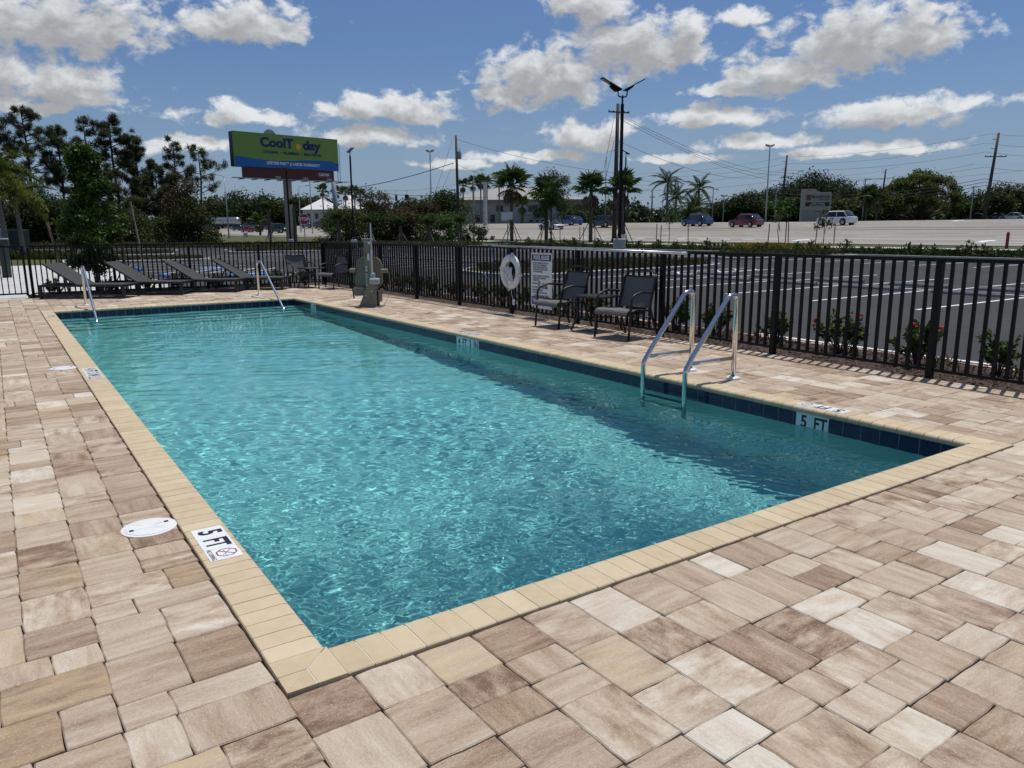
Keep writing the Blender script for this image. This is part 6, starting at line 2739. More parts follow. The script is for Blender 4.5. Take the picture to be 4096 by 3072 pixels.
tag(G().tube([(0, 0, -.2), (0, 0, up(1942, 730, b))], [.42, .36], 12).build('concrete_mast', M['concrete'], None, smooth='auto', origin=None), 'thick pale concrete mast among the slim fan palms', 'mast').location = b

# ---- utility poles
def insulators(t, pts):
    for p in pts:
        G().lathe(p, [(.05, 0), (.09, .04), (.05, .10), (.08, .14), (.03, .2)], 8).build('insulator', M['galv'], t)


def utility_pole(label, base, h, lean=0.0, arm=None, r=.17, arm_az=0.0, arm_z=None, can=False, posts=()):
    t = thing('utility_pole', label, 'utility pole', base, arm_az, 'wooden utility poles')
    G().tube([(0, 0, -.3), (lean * h * .5, 0, h * .5), (lean * h, 0, h)], [r * 1.15, r, r * .75], 10).build('pole', M['wood_pole'], t, smooth=True)
    if arm:
        z = arm_z or h - .8
        G().box(lean * z - arm / 2, -.07 - r, z - .07, lean * z + arm / 2, .02 - r, z + .07).build('cross_arm', M['wood_pole'], t)
        insulators(t, [(lean * z + arm * k, -.03 - r, z + .07) for k in (-.47, -.25, .25, .47)])
    for z in posts:
        G().tube([(lean * z, 0, z), (lean * z - .75, 0, z + .08)], [.05, .08], 7).build('post_insulator', M['galv'], t)
    if can:
        G().lathe((lean * h + .42, 0, can), [(.2, -.55), (.24, -.5), (.24, .35), (.2, .42), (.05, .45)], 12).build('transformer', M['galv'], t, smooth='auto')
        G().tube([(lean * h + .42, 0, can + .45), (lean * h + .42, 0, can + .8)], .05, 6).build('bushing', M['galv'], t)
    return t


UP = {}
b = at(1836, 98); UP['a'] = (b, up(1822, 552, b)); utility_pole('wooden pole with a grey transformer can, in the middle thicket', b, UP['a'][1], -.012, None, .19, A0, None, up(1840, 625, b))
b = hit(2456, 966, 40); UP['b'] = (b, up(2463, 432, b)); utility_pole('thick wooden pole with a slanting cross arm behind the double solar lamp', b, UP['b'][1], .01, 2.5, .24, A0 + .35, UP['b'][1] - .9)
b = at(3118, 150); UP['c'] = (b, up(3140, 625, b)); utility_pole('wooden pole with a transformer, rising from the oaks left of the church sign', b, UP['c'][1], .045, 1.5, .22, A0, UP['c'][1] - 4.2, up(3140, 740, b), (UP['c'][1] - 1.2, UP['c'][1] - 2.6))
b = at(3930, 122); UP['d'] = (b, up(3962, 540, b)); utility_pole('tall slanting wooden pole with a cross arm at the right', b, UP['d'][1], .06, 3.4, .24, A0, UP['d'][1] - 3.6, False, (UP['d'][1] - 1.0, UP['d'][1] - 2.4))
b = at(3512, 160); UP['e'] = (b, up(3532, 680, b)); utility_pole('wooden pole in front of the broad round tree', b, UP['e'][1], .05, None, .2, A0, None, False, (UP['e'][1] - .6, UP['e'][1] - 2.0))
b = at(2605, 190); UP['f'] = (b, up(2607, 765, b)); utility_pole('small distant wooden pole left of the royal palms', b, UP['f'][1], 0, 1.4, .18, A0, UP['f'][1] - 1.5)
b = at(2508, 170); utility_pole('thin dark distant pole behind the solar lamp posts', b, up(2508, 745, b), 0, None, .2, A0)
b = at(1355, 118); UP['g'] = (b, up(1335, 680, b))
t = thing('support_mast', 'grey steel mast at the right end of the billboard with traffic signal span wire', 'mast', b)
G().tube([(0, 0, -.2), (-.6, 0, UP['g'][1])], [.42, .34], 12).build('mast', M['galv'], t, smooth=True)


def wire(pts, sag, label, r=.020):
    g = G()
    out = []
    for a, b_ in zip(pts[:-1], pts[1:]):
        a, b_ = Vector(a), Vector(b_)
        n = 10
        for k in range(n + (1 if b_ == Vector(pts[-1]) else 0)):
            u = k / n
            out.append(a.lerp(b_, u) - Vector((0, 0, sag * 4 * u * (1 - u))))
    o = out[0].copy()
    g.tube([p - o for p in out], r, 4)
    w = g.build('overhead_wire', M['wire'], None)
    w.location = o
    tag(w, label, 'wire', 'overhead wires')
    return w


def along(px, py, d):
    dd = FW + RW * (px - 2048) / FPX - UW * (py - 1536) / FPX
    return Vector(CAM + dd * d)


topb = along(2470, 452, 74)
wire([topb, along(3140, 690, 150), along(3600, 665, 200)], 1.4, 'upper wire running right from the thick wooden pole')
wire([along(2480, 463, 74), along(3140, 700, 150), along(3900, 655, 122)], 1.6, 'second wire running right from the thick wooden pole')
wire([along(2490, 483, 74), along(3200, 730, 150)], 1.5, 'third wire running right from the thick wooden pole')
wire([along(2470, 563, 74), along(3120, 690, 160), along(4400, 640, 150)], 2.2, 'low wire from the thick wooden pole crossing the others')
wire([along(1640, 790, 240), along(2600, 690, 210), along(3140, 628, 150), along(3962, 535, 122), along(4500, 505, 105)], .8, 'topmost long wire across the right half of the sky')
wire([along(1640, 800, 240), along(2600, 705, 210), along(3140, 655, 150), along(3945, 572, 122), along(4500, 552, 105)], .9, 'second long wire across the right half of the sky')
wire([along(2500, 740, 210), along(3138, 680, 150), along(3940, 608, 122), along(4500, 590, 105)], .9, 'third long wire across the right half of the sky')
wire([along(2500, 755, 210), along(3130, 720, 150), along(3940, 668, 122), along(4500, 640, 105)], 1.0, 'fourth long wire across the right half of the sky')
for k, (y0, y1, y2, lb) in enumerate(((840, 775, 715, 'upper'), (850, 790, 728, 'middle'), (858, 800, 742, 'lower'))):
    wire([along(2200, y0, 200), along(3130, y1, 150), along(3940, y2, 122), along(4500, y2 - 30, 105)], 1.2, lb + ' of the three thick low cables over the oaks', .04)
wire([along(1822, 556, 98), along(2445, 690, 95), along(2700, 730, 160)], .5, 'wire running right from the top of the transformer pole')
wire([along(1822, 652, 98), along(2050, 690, 110), along(2700, 760, 190)], .9, 'lower wire running right from the transformer pole')
wire([along(1814, 652, 98), along(1430, 750, 118), along(1342, 760, 118)], .3, 'heavy wire running left from the transformer pole', .05)
wire([along(1810, 560, 98), along(1735, 790, 90)], 0, 'outer steep guy wire left of the transformer pole')
wire([along(1814, 652, 98), along(1755, 790, 92)], 0, 'inner steep guy wire left of the transformer pole')
wire([along(2457, 470, 74), along(2410, 705, 66)], 0, 'guy wire left of the thick wooden pole')
wire([along(2457, 560, 74), along(2425, 705, 68)], 0, 'lower guy wire left of the thick wooden pole')
wire([along(1340, 745, 118), along(1830, 735, 150), along(2500, 690, 220)], 1.0, 'thin upper wire behind the traffic signals')
wire([along(1345, 775, 118), along(1545, 773, 150), along(1720, 781, 150), along(1950, 790, 160)], .25, 'span wire carrying the traffic signals', .05)


def traffic_signal(px, py, wide, lb):
    c = along(px, py, 150)
    t = thing('traffic_signal', lb, 'traffic signal', c, A0, 'black traffic signals on the span wire')
    G().box(-.2 * wide, -.12, -.58, .2 * wide, .12, .58, .03).build('housing', M['frame'], t)
    for k in (-1, 0, 1):
        G().tube([(0, -.121, k * .36), (0, -.30, k * .36 - .03)], .15, 10, caps=False).build('visor', M['frame'], t)
    G().tube([(0, 0, .58), (0, 0, 1.5)], .03, 6).build('hanger', M['galv'], t)
    return t


for px, py, w, lb in ((1541, 788, 1.0, 'leftmost traffic signal, at the feathery brown tree'), (1585, 792, 1.1, 'traffic signal second from left'), (1627, 790, 1.8, 'double traffic signal third from left'), (1719, 791, 1.0, 'traffic signal left of the lamp mast'), (1747, 800, 1.8, 'double traffic signal right of the lamp mast'), (1796, 796, 1.7, 'rightmost traffic signal, by the transformer pole')):
    traffic_signal(px, py, w, lb)

# ---- billboard
Lb, Rb = along(936, 598, 95.5), along(1352, 617, 105.5)
ex = Vector((Rb.x - Lb.x, Rb.y - Lb.y, 0))
BW = ex.length
ex.normalize()
ez = Vector((0, 0, 1))
en = ex.cross(ez)                      # towards the viewer
ctr = (Lb + Rb) / 2
BH = 4.25
gz = terrain(ctr.x, ctr.y)
bb = thing('billboard', 'large green and blue billboard on one thick beige post, left behind the trees', 'billboard', (ctr.x, ctr.y, gz))
zc = ctr.z - gz
W = lambda x, y, z: ex * x - en * y + Vector((0, 0, z))      # x along the face, y behind it


def bbox(x0, y0, z0, x1, y1, z1, name, mat, parent=bb):
    return G().obox(W((x0 + x1) / 2, (y0 + y1) / 2, (z0 + z1) / 2), ex * (x1 - x0) / 2, -en * (y1 - y0) / 2, ez * (z1 - z0) / 2).build(name, M[mat] if isinstance(mat, str) else mat, parent)


face = bbox(-BW / 2, 0, zc - BH / 2, BW / 2, .25, zc + BH / 2, 'display_panel', 'lime')
wave = [(-BW / 2, -BH / 2), (BW / 2, -BH / 2), (BW / 2, -BH / 2 + .95)]
for k in range(1, 16):
    u = 1 - k / 16
    wave.append((-BW / 2 + BW * u, -BH / 2 + 1.05 + .22 * math.sin((u - .08) * 2 * PI + PI) + .12 * (1 - u)))
wave.append((-BW / 2, -BH / 2 + 1.22))
G().prism(wave, .012, W(0, 0, zc) , ex, ez).build('blue_wave', M['sea_blue'], face)
F_ = lambda x, z: tuple(W(x, -.02, zc + z))
fk = dict(ex=tuple(ex), ey=(0, 0, 1))
x0 = -BW / 2


def btext(body, size, u, v, mat, bold=0.0, width=1.0):
    text_mesh('billboard_lettering', body, size, M[mat], face, F_(x0 + BW * u, -BH / 2 + BH * v), tuple(ex), (0, 0, 1), bold, 1.0, 'CENTER', 0, 1.0, width)


btext('CoolT', 1.62, .393, .735, 'navy_print', .075, BW * .315)
btext('day', 1.62, .728, .725, 'navy_print', .075, BW * .185)
btext('COOLING  •  PLUMBING  •  ELECTRICAL', .44, .540, .455, 'navy_print', .022, BW * .57)
btext('LIFETIME PARTS & LABOR WARRANTY', .52, .545, .135, 'white_tile', .02, BW * .52)
btext('TM', .12, .832, .86, 'navy_print', .0, .16)
for k in range(3):
    c = x0 + BW * .935
    bbox(c - .33, -.016, zc - BH / 2 + .25 + k * .15, c + .33, -.0125, zc - BH / 2 + .29 + k * .15, 'small_print_line', 'navy_print', face)
# plain orange disc with short rays standing for the letter o
oc = (x0 + BW * .597, .72)
g = G()
g.prism([((.52 if k % 2 else .40) * math.cos(k * PI / 14), (.52 if k % 2 else .40) * math.sin(k * PI / 14)) for k in range(28)], .01, W(oc[0], -.002, zc + oc[1]), ex, ez)
g.build('orange_disc', M['orange'], face)
G().prism([(.34 * math.cos(k * PI / 12), .34 * math.sin(k * PI / 12)) for k in range(24)], .008, W(oc[0], -.0125, zc + oc[1]), ex, ez).build('yellow_disc', M['yellow_print'], face)
bbox(-BW / 2 + .0, .252, zc - BH / 2, -BW / 2 + .10, 1.3, zc + BH / 2, 'side_frame', 'frame')
bbox(-BW / 2 + .5, .3, zc + BH / 2 - 4.2, BW / 2 - .6, 2.2, zc + BH / 2 - .6, 'rear_structure', 'frame')
bbox(-BW / 2 + .95, .1, zc - BH / 2 - 1.35, BW / 2 - .75, .3, zc - BH / 2 - .003, 'lower_skirt', 'maroon')
pl = bbox(BW / 2 - 3.4, .05, zc - BH / 2 - .85, BW / 2 - 1.25, .099, zc - BH / 2 - .35, 'name_plate', 'maroon')
text_mesh('plate_lettering', 'CARTER', .46, M['white_tile'], pl, tuple(W(BW / 2 - 2.32, .045, zc - BH / 2 - .60)), tuple(ex), (0, 0, 1), .012, .95)
g = G()
oct_ = [(-1.1, .0), (-.9, .28), (.9, .28), (1.1, 0), (.9, -.28), (-.9, -.28)]
for a, b_ in zip(oct_, oct_[1:] + oct_[:1]):
    g.bar(W(BW / 2 - 2.32 + a[0], .045, zc - BH / 2 - .60 + a[1]), W(BW / 2 - 2.32 + b_[0], .045, zc - BH / 2 - .60 + b_[1]), .04, .01)
g.build('plate_border', M['white_tile'], pl)
# catwalk with brackets and floodlights
zw = zc - BH / 2 - 1.55
bbox(-BW / 2 - .9, -1.4, zw, BW / 2 + .7, -.6, zw + .08, 'catwalk', 'galv')
for k in range(9):
    x = -BW / 2 + .4 + k * (BW - .8) / 8
    g = G()
    g.bar(W(x, -1.5, zw - .06), W(x, .3, zw - .06), .1, .12)
    g.build('catwalk_bracket', M['galv'], bb)
for x in (-BW * .17, BW * .09, BW * .33):
    bbox(x - .32, -1.75, zw + .1, x + .32, -1.35, zw + .36, 'floodlight', 'galv')
col = G().tube([W(0.1, 1.1, -.3), W(.1, 1.1, zc + .5)], .56, 20).build('column', M['beige_post'], bb, smooth='auto')
g = G()
for s in (-.2, .2):
    g.bar(W(BW / 2 + .25 + s, .4, zc - BH / 2 - 1.4), W(BW / 2 + .25 + s, .4, zc + BH / 2 - .5), .06)
for k in range(14):
    z = zc - BH / 2 - 1.2 + k * .36
    g.bar(W(BW / 2 + .05, .4, z), W(BW / 2 + .45, .4, z), .04)
g.build('ladder', M['galv'], bb)
prof = [(1.0 * math.cos(a), 1.15 * math.sin(a) if a < PI else 0) for a in [k * PI / 14 for k in range(15)]]
G().prism([(x - BW * .118, z) for x, z in prof], .08, W(0, 1.6, zc + BH / 2 - .4), ex, ez).build('rear_cutout', M['galv'], bb)
bbox(-BW * .118 - .05, 1.50, zc + BH / 2 - .38, -BW * .118 + .05, 1.515, zc + BH / 2 + .6, 'cutout_brace', 'white_plastic')

# ---- stop sign
c = along(1216, 877, 55)
gz = terrain(c.x, c.y)
st = thing('stop_sign', 'red octagonal stop sign on a steel post left of the pool lift', 'stop sign', (c.x, c.y, gz), A0 + .30)
zc2 = c.z - gz
oc8 = lambda r: [(r * math.cos((k + .5) * PI / 4), r * math.sin((k + .5) * PI / 4)) for k in range(8)]
pz = G().prism(oc8(.415), .006, (0, -.0, zc2), (1, 0, 0), (0, 0, 1)).build('white_rim', M['white_tile'], st)
G().prism(oc8(.385), .004, (0, -.0065, zc2), (1, 0, 0), (0, 0, 1)).build('red_face', M['stop_red'], st)
text_mesh('stop_lettering', 'STOP', .33, M['white_tile'], pz, (0, -.013, zc2), (1, 0, 0), (0, 0, 1), .012, .82)
G().box(-.035, .008, -.2, .035, .06, zc2 + .35).build('post', M['galv'], st)
for z in (-.2, .2):
    G().tube([(0, -.011, zc2 + z * 1.6), (0, -.016, zc2 + z * 1.6)], .014, 8).build('bolt', M['galv'], st)

# white double sign on the verge
b = hit(2031, 968, 40)
t = thing('road_sign', 'blank backed white road sign left of the staked fan palm', 'road sign', b, A0 + .1)
h = up(2031, 862, b)
G().tube([(0, 0, -.1), (0, 0, h + .5)], .05, 8).build('post', M['galv'], t)
G().box(-.75, -.1, h - .6, .0, -.07, h + .35, .004).build('sign_plate', M['white_tile'], t)
G().box(.02, -.1, h - .5, .62, -.07, h + .4, .004).build('sign_plate', M['white_tile'], t)
b = hit(4026, 993, 30)
tag(G().lathe((0, 0, -.1), [(.10, 0), (.10, 1.05), (.07, 1.15), (.02, 1.18)], 12).build('marker_post', M['stop_red'], None, smooth='auto'), 'short red marker post on the verge near the right picture edge', 'marker post').location = b
b = hit(983, 948, 60)
tag(G().box(-.3, -.3, -.1, .3, .3, .75, .04).build('utility_pedestal', M['concrete'], None), 'small pale utility box in the grass below the billboard', 'utility box').location = b
# cabinets behind the yellow palms
b = hit(74, 1010, 30)
t = thing('utility_cabinet', 'dark green utility cabinet behind the two yellow palms', 'utility cabinet', b, A0)
M['dark_green'] = simple('dark_green_paint', (0.010, 0.022, 0.016), .5)
hh = up(74, 918, b)
G().box(-.85, -.6, -.1, .85, .6, hh, .05).build('cabinet', M['dark_green'], t)
G().box(-.8, -.62, .15, -.02, -.602, hh - .12, .01).build('door', M['dark_green'], t)
G().box(.02, -.62, .15, .8, -.602, hh - .12, .01).build('door', M['dark_green'], t)
G().box(-.12, -.65, hh * .5, -.05, -.621, hh * .62).build('handle', M['frame'], t)
b = hit(8, 1010, 30)
t = thing('meter_box', 'pale grey meter box at the left picture edge behind the edge palm', 'meter box', b, A0)
hh = up(8, 915, b)
G().box(-.5, -.3, .3, .45, .3, hh, .04).build('housing', M['grey_plastic'], t)
G().box(-.42, -.33, .5, .36, -.301, hh - .15, .02).build('door', M['grey_plastic'], t)
G().box(-.1, -.1, -.2, .1, .1, .299).build('foot', M['frame'], t)
b = Vector((-.5, 31.3, -.145))
t = thing('access_pedestal', 'dark square pedestal post on the concrete walk left of the gate post', 'pedestal', b, A0)
hh = up(35, 957, b)
G().box(-.11, -.11, 0, .11, .11, hh, .01).build('post', M['dark_green'], t)
G().box(-.14, -.14, hh + .001, .14, .14, hh + .04, .01).build('cap', M['grey_plastic'], t)
G().box(-.075, -.125, hh * .62, .075, -.111, hh * .85).build('reader', M['frame'], t)

# ---- wheel stops
def make_stop(mat, label, group):
    g = G()
    pr = [(-.075, 0), (.075, 0), (.07, .06), (.035, .115), (-.035, .115), (-.07, .06)]
    g.prism(pr, 1.83, (0, .915, 0), (1, 0, 0), (0, 0, 1))
    g2 = [(p[0], p[1], p[2]) for p in g.v]
    o = g.build('wheel_stop', M[mat], None)
    return tag(o, label, 'wheel stop', group)


ws = make_stop('stop_grey', 'grey concrete wheel stop in the near row of the car park', 'near row of grey wheel stops')
ws2 = None
first = True
for k in range(len(ROWY) - 1):
    y = (ROWY[k] + ROWY[k + 1]) / 2 - .05
    o = ws if k == 0 else link_copy(ws)
    o.location = (20.75, y + random.uniform(-.06, .06), LZ)
    o.rotation_euler = (0, 0, random.uniform(-.02, .02))
    if k == 0:
        ws2 = link_copy(ws)
        q = ws2
        q['label'], q['group'] = 'grey concrete wheel stop in the far row, back to back with the near one', 'far row of grey wheel stops'
    else:
        q = link_copy(ws2)
    q.location = (22.75, y - .35 + random.uniform(-.06, .06), LZ)
for k in range(12):
    y = 31.4 + 2.72 * k
    q = link_copy(ws2)
    q['label'], q['group'] = 'grey wheel stop in the distant bays seen through the fence beside the ring buoy', 'distant grey wheel stops'
    q.location = (21.1, y, LZ)
bs = make_stop('blue_paint', 'blue painted wheel stop nearest the loungers', 'blue wheel stops')
bs.location = (4.85, 31.2, LZ)
q = link_copy(bs); q['label'] = 'blue painted wheel stop one bay farther back'; q.location = (4.85, 37.8, LZ)
q = link_copy(ws2); q['label'] = 'grey wheel stop right behind the two blue ones'; q.location = (4.85, 41.0, LZ)
q = link_copy(ws2); q['label'] = 'grey wheel stop farthest along the concrete walk'; q.location = (4.85, 44.0, LZ)

# ---- church sign
b = at(3258, 126)
cs = thing('church_sign', 'tall beige church sign wall with a stepped top, right of the light green sapling', 'sign', b, A0 - .05)
ht = up(3230, 757, b)
wd = 113 / 3035 * 126
l, r_ = -wd / 2, wd / 2
pts = [(l, 0), (r_, 0), (r_, ht * .905), (r_ - wd * .42, ht * .905), (r_ - wd * .58, ht), (l, ht)]
M['sign_beige'] = simple('beige_render', (0.42, 0.385, 0.33), .85, 0, .08, 2)
M['sign_grey_beige'] = simple('grey_beige_panel', (0.335, 0.31, 0.27), .85, 0, .08, 2)  # darker, greyer beige of the base and name panels
bd = G().prism(pts, .9, (0, .9, 0), (1, 0, 0), (0, 0, 1)).build('sign_wall', M['sign_beige'], cs)
f = lambda u, v: (l + wd * u, ht * v)


def cpanel(u0, u1, v0, v1, y, name, mat, parent=None):
    return G().box(l + wd * u0, y - .03, ht * v0, l + wd * u1, y, ht * v1).build(name, M[mat], parent or cs)


cpanel(.0, 1.03, .42, .47, -.002, 'ledge', 'sign_beige')
cpanel(.04, .98, .02, .36, -.002, 'base_panel', 'sign_grey_beige')
p1 = cpanel(.13, .95, .64, .84, -.002, 'name_panel', 'sign_grey_beige')
p2 = cpanel(.12, .95, .475, .60, -.002, 'message_board', 'frame')
M['maroon_print'] = simple('maroon_print', (0.16, 0.012, 0.045), .5)
text_mesh('sign_lettering', 'McGREGOR', .58, M['maroon_print'], p1, (l + wd * .635, -.045, ht * .755), (1, 0, 0), (0, 0, 1), .02, .98)
text_mesh('sign_lettering', 'BAPTIST CHURCH', .24, M['maroon_print'], p1, (l + wd * .76, -.045, ht * .675), (1, 0, 0), (0, 0, 1), .006, .85)
lg = G().box(l + wd * .15, -.05, ht * .66, l + wd * .29, -.034, ht * .82).build('emblem', M['maroon_print'], p1)
for k in range(3):
    a = Vector((l + wd * .155, -.054, ht * (.675 + .03 * k)))
    G().bar(a, a + Vector((wd * .125, 0, ht * .055)), .05, .01).build('emblem_stripe', M['sign_beige'], lg)
text_mesh('sign_lettering', 'SUNDAY WORSHIP', .27, M['white_tile'], p2, (l + wd * .55, -.045, ht * .565), (1, 0, 0), (0, 0, 1), .004, .95)
text_mesh('sign_lettering', '8:00, 9:30, and 11:00 AM', .27, M['white_tile'], p2, (l + wd * .53, -.045, ht * .51), (1, 0, 0), (0, 0, 1), .004, .9)
text_mesh('sign_lettering', 'mcgregor.net', .28, M['frame'], bd, (l + wd * .62, -.045, ht * .325), (1, 0, 0), (0, 0, 1), .004, .95)
text_mesh('sign_lettering', '3750', .25, M['frame'], bd, (l + wd * .24, -.045, ht * .955), (1, 0, 0), (0, 0, 1), .004, .95)

# ---- buildings
def hip_roof(x0, y0, x1, y1, z, h, ov, name, mat, parent, ridge=.3):
    x0, y0, x1, y1 = x0 - ov, y0 - ov, x1 + ov, y1 + ov
    dx = (y1 - y0) / 2
    ym = (y0 + y1) / 2
    vs = [(x0, y0, z), (x1, y0, z), (x1, y1, z), (x0, y1, z), (x0 + dx * ridge * 2, ym, z + h), (x1 - dx * ridge * 2, ym, z + h)]
    g = G()
    g.add(vs, [(0, 1, 5, 4), (1, 2, 5), (2, 3, 4, 5), (3, 0, 4), (3, 2, 1, 0)])
    return g.build(name, M[mat], parent)


b = at(2040, 188)
off = thing('office_building', 'pale two-storey building with a grey tiled hip roof behind the fan palms', 'building', b, A0)
k_ = 188 / 3035
X = lambda px: (px - 2040) * k_
ze, zr = up(2040, 808, b), up(2040, 742, b)
zm = up(2040, 858, b)
G().box(X(1765), 0, -1, X(2335), 16, ze).build('upper_wall', M['stucco'], off)
G().box(X(1690), 3, -1, X(1764.5), 14, ze - 1.5).build('side_wing', M['stucco_dark'], off)
G().box(X(1760), -.6, ze + .002, X(2340), 16.4, ze + .5).build('fascia', M['stucco_dark'], off)
hip_roof(X(1765), 0, X(2335), 16, ze + .51, zr - ze - .5, .9, 'roof', 'tile_roof', off, .9)
hip_roof(X(1690), 3, X(1764), 14, ze - 1.49, 2.6, .5, 'roof', 'tile_roof', off, .3)
G().box(X(2090), -1.6, -1, X(2333), -.002, zm).build('lower_wall', M['stucco_dark'], off)
G().box(X(2086), -1.75, zm + .002, X(2337), -.003, zm + .35).build('ledge', M['stucco'], off)


def bwin(px0, px1, v0, v1, y):
    w = G().box(X(px0), y - .06, v0, X(px1), y - .002, v1).build('window', M['stucco_dark'], off)
    G().box(X(px0) + .12, y - .08, v0 + .12, X(px1) - .12, y - .0605, v1 - .12).build('pane', M['glass'], w)


for px in (1855, 1868, 1881, 1895):
    bwin(px, px + 8, ze - 3.1, ze - 1.2, 0)
for a, c in ((2112, 2150), (2225, 2262), (2290, 2318), (1985, 2015)):
    bwin(a, c, ze - 2.4, ze - .7, 0)
for a, c in ((2115, 2133), (2142, 2155), (2166, 2186), (2240, 2262), (2290, 2312)):
    bwin(a, c, .2, zm - 1.2, -1.6)
for a in (1800, 1840, 1900, 1960):
    bwin(a, a + 22, .3, 2.3, 0)
b = at(1330, 215)
wh = thing('white_roofed_house', 'low house with a bright white roof behind the distant fan palms', 'building', b, A0)
k_ = 215 / 3035
X2 = lambda px: (px - 1330) * k_
ze, zr = up(1330, 838, b), up(1330, 782, b)
G().box(X2(1215), 0, -1.5, X2(1445), 10, ze).build('wall', M['stucco'], wh)
hip_roof(X2(1215), 0, X2(1345), 10, ze + .002, (zr - ze) * .9, .6, 'roof', 'white_roof', wh, .5)
hip_roof(X2(1350), -1, X2(1445), 9, ze + .003, zr - ze, .6, 'roof', 'white_roof', wh, .5)
for px in (1230, 1262, 1300, 1368, 1400, 1425):
    w = G().box(X2(px), -.08 if px < 1350 else -.08, ze - 2.6, X2(px) + 1.1, -.002, ze - 1.0).build('window', M['stucco_dark'], wh)
    G().box(X2(px) + .12, -.1, ze - 2.48, X2(px) + .98, -.081, ze - 1.12).build('pane', M['glass'], w)
b = at(1030, 255)
ar = thing('arcade_house', 'pale house front with three dark arches far behind the red sedan', 'building', b, A0)
k_ = 255 / 3035
G().box(-3.6, 0, -1.5, 3.6, 6, up(1030, 876, b)).build('wall', M['stucco_dark'], ar)
hip_roof(-3.6, 0, 3.6, 6, up(1030, 876, b) + .002, 1.6, .5, 'roof', 'stucco_dark', ar, .4)
for x in (-2.2, 0, 2.2):
    G().prism([(x - .75, .0), (x + .75, 0), (x + .75, 1.6)] + [(x + .75 * math.cos(a), 1.6 + .75 * math.sin(a)) for a in (.5, 1.05, 1.57, 2.1, 2.64)] + [(x - .75, 1.6)], .06, (0, -.001, .1), (1, 0, 0), (0, 0, 1)).build('arch', M['glass'], ar)

# ---- vehicles: local +x is forward
def loft(st, name, mat, parent, smooth='auto'):
    """rings of (x, [(y, z)...]) joined into one closed skin"""
    g = G()
    n = len(st[0][1])
    vs = [(x, y, z) for x, r in st for (y, z) in r]
    fs = []
    for i in range(len(st) - 1):
        for k in range(n):
            j = (k + 1) % n
            fs.append((i * n + k, (i + 1) * n + k, (i + 1) * n + j, i * n + j))
    fs.append(tuple(range(n)))
    fs.append(tuple(reversed(range((len(st) - 1) * n, len(st) * n))))
    g.add(vs, fs)
    return g.build(name, mat, parent, smooth=smooth)


